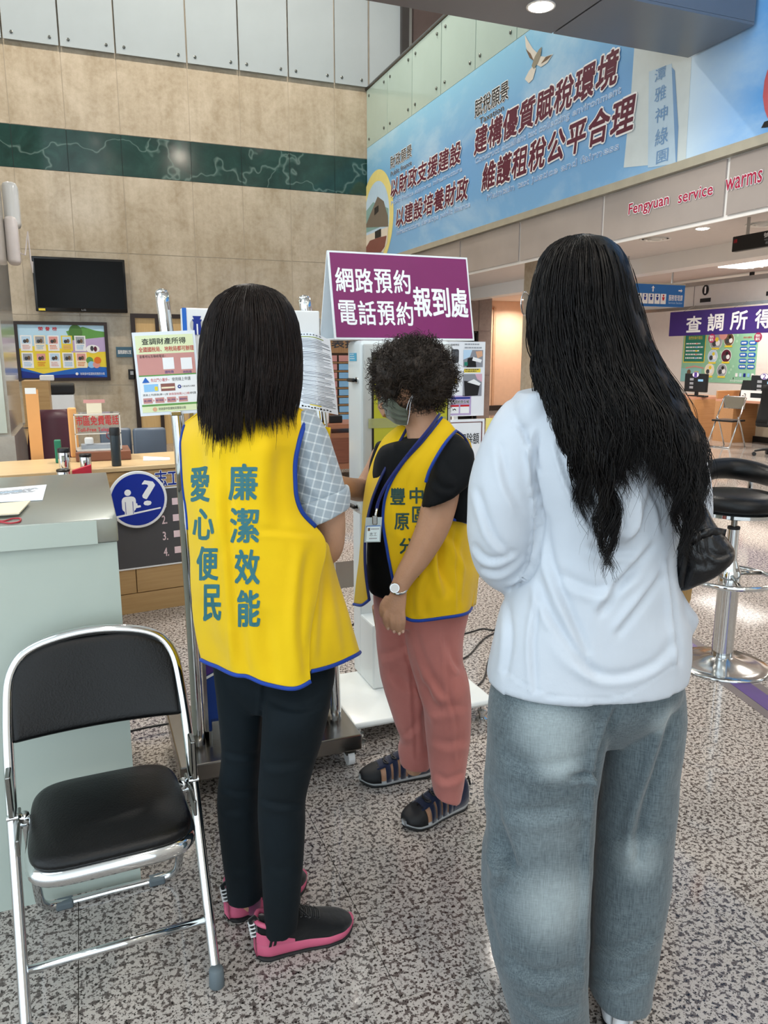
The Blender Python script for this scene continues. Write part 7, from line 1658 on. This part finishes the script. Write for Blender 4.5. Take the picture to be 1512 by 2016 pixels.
strands('loose_strands', HAIRC, hc_, 130, eC, dC, hC, [(0, 850), (.1, 1010), (.25, 1130), (.4, 960), (.6, 960), (.8, 1080), (1, 1000)], (16, 150), .0006, 13, (-.03, 1.03), (.1, 1), 40, pts=24, clump=60, depth_j=.016, drift=.08)
strands('far_strands', HAIRC, hc_, 250, eC, dC, hC, [(0, 820), (1, 900)], (5, 120), .0013, 14, (0, 1), (0, 1), 14, pts=14, clump=20, far=True)
rebase(Cc, C_loc)
# ------------------------------------------------------------------ handbag and envelope
BAGM = mat('bag_leather', '#0b0c0f', rough=.32, var=.15, bump=.25, bscale=60, spec=.5)
bg_ = empty('handbag', W(1380, 1130, 1.455)); tag(bg_, 'slouchy black leather handbag with straps at the side of the long-haired woman', 'handbag'); q0 = bg_.location.copy(); bg_.location = (0, 0, 0)
bagp = pl([(r_[0] - 10, r_[1], r_[2] - 24, *r_[3:]) for r_ in [(1338, 958, 1384, 962, 1.455, .035), (1326, 985, 1398, 985, 1.455, .055), (1316, 1015, 1410, 1010, 1.455, .075), (1307, 1050, 1430, 1040, 1.455, .09), (1309, 1080, 1452, 1066, 1.455, .095), (1314, 1108, 1446, 1088, 1.455, .095), (1320, 1138, 1418, 1110, 1.455, .085), (1324, 1152, 1385, 1132, 1.455, .06), (1330, 1157, 1362, 1146, 1.455, .03)]], 44, 60, 2.6)
bs_ = [([(1345, 985), (1360, 1030), (1390, 1060)], 7, .008), ([(1380, 975), (1392, 1020), (1405, 1050)], 6, .007), ([(1330, 1020), (1345, 1060), (1372, 1075)], 7, .008), ([(1365, 1080), (1385, 1090), (1400, 1110)], 8, .006), ([(1320, 1075), (1350, 1110), (1345, 1140)], 9, .006), ([(1395, 1050), (1398, 1085), (1420, 1096), (1444, 1084)], 5, .007), ([(1340, 1120), (1370, 1110), (1400, 1115)], 8, .005)]
bo_ = fuse('bag_body', [bagp], BAGM, bg_, .0045, 4, [(p, w, a * .55) for p, w, a in bs_], .003, 14)
def bagstrap(pts, name, w=.016):
    me = bo_.data; bv = BVHTree.FromPolygons([v.co.copy() for v in me.vertices], [tuple(p.vertices) for p in me.polygons]); P = []
    for q in vcat([(x, y, 0) for x, y in pts], 24):
        r, _ = ray(q.x, q.y); r.normalize(); h = bv.ray_cast(EYE, r); P.append((h[0] if h[0] is not None else W(q.x, q.y, 1.40)) - r * .004)
    vs = []
    for i, p in enumerate(P):
        t = (P[min(i + 1, 23)] - P[max(i - 1, 0)]).normalized(); s = t.cross(FW).normalized(); vs += [p - s * w / 2, p + s * w / 2]
    o = mesh_obj(name, vs, grid_faces(24, 2), BAGM, bg_, True); md = o.modifiers.new('t', 'SOLIDIFY'); md.thickness = .004; md.offset = 0
bagstrap([(1318, 1098), (1345, 1078), (1372, 1058), (1400, 1047), (1428, 1050)], 'belt_strap'); bagstrap([(1342, 1156), (1346, 1130), (1352, 1100), (1356, 1076)], 'hanging_strap', .015); bagstrap([(1332, 1058), (1348, 1066), (1358, 1076)], 'short_strap', .012)
MB().tube([W(1317, 1099, 1.385) + RT * math.cos(a) * .005 + UP * math.sin(a) * .005 for a in np.linspace(0, 2 * math.pi, 17)[:-1]], .0015, n=6, closed=True).build('eyelet', CHROME, bg_)
piping('side_seam', [W(q[0] - 18, q[1], q[2]) for q in vcat([(1396, 1062, 1.372), (1394, 1085, 1.368), (1412, 1098, 1.373), (1440, 1090, 1.40), (1452, 1072, 1.435), (1436, 1050, 1.43)], 30)], BAGM, bg_, .004)
piping('shoulder_strap', [W(*q) for q in vcat([(1360, 962, 1.455), (1352, 920, 1.45), (1335, 870, 1.46), (1312, 815, 1.44), (1290, 785, 1.46)], 24)], BAGM, bg_, .007)
rebase(bg_, q0)
ev = MB().prism([W(1318, 1120, 1.50), W(1368, 1120, 1.50), W(1360, 1180, 1.50), W(1352, 1198, 1.50), W(1330, 1165, 1.50)], FW * .006).build('kraft_envelope', mat('kraft', '#a8834f', rough=.7)); tag(ev, 'brown kraft envelope held under the black handbag', 'envelope')
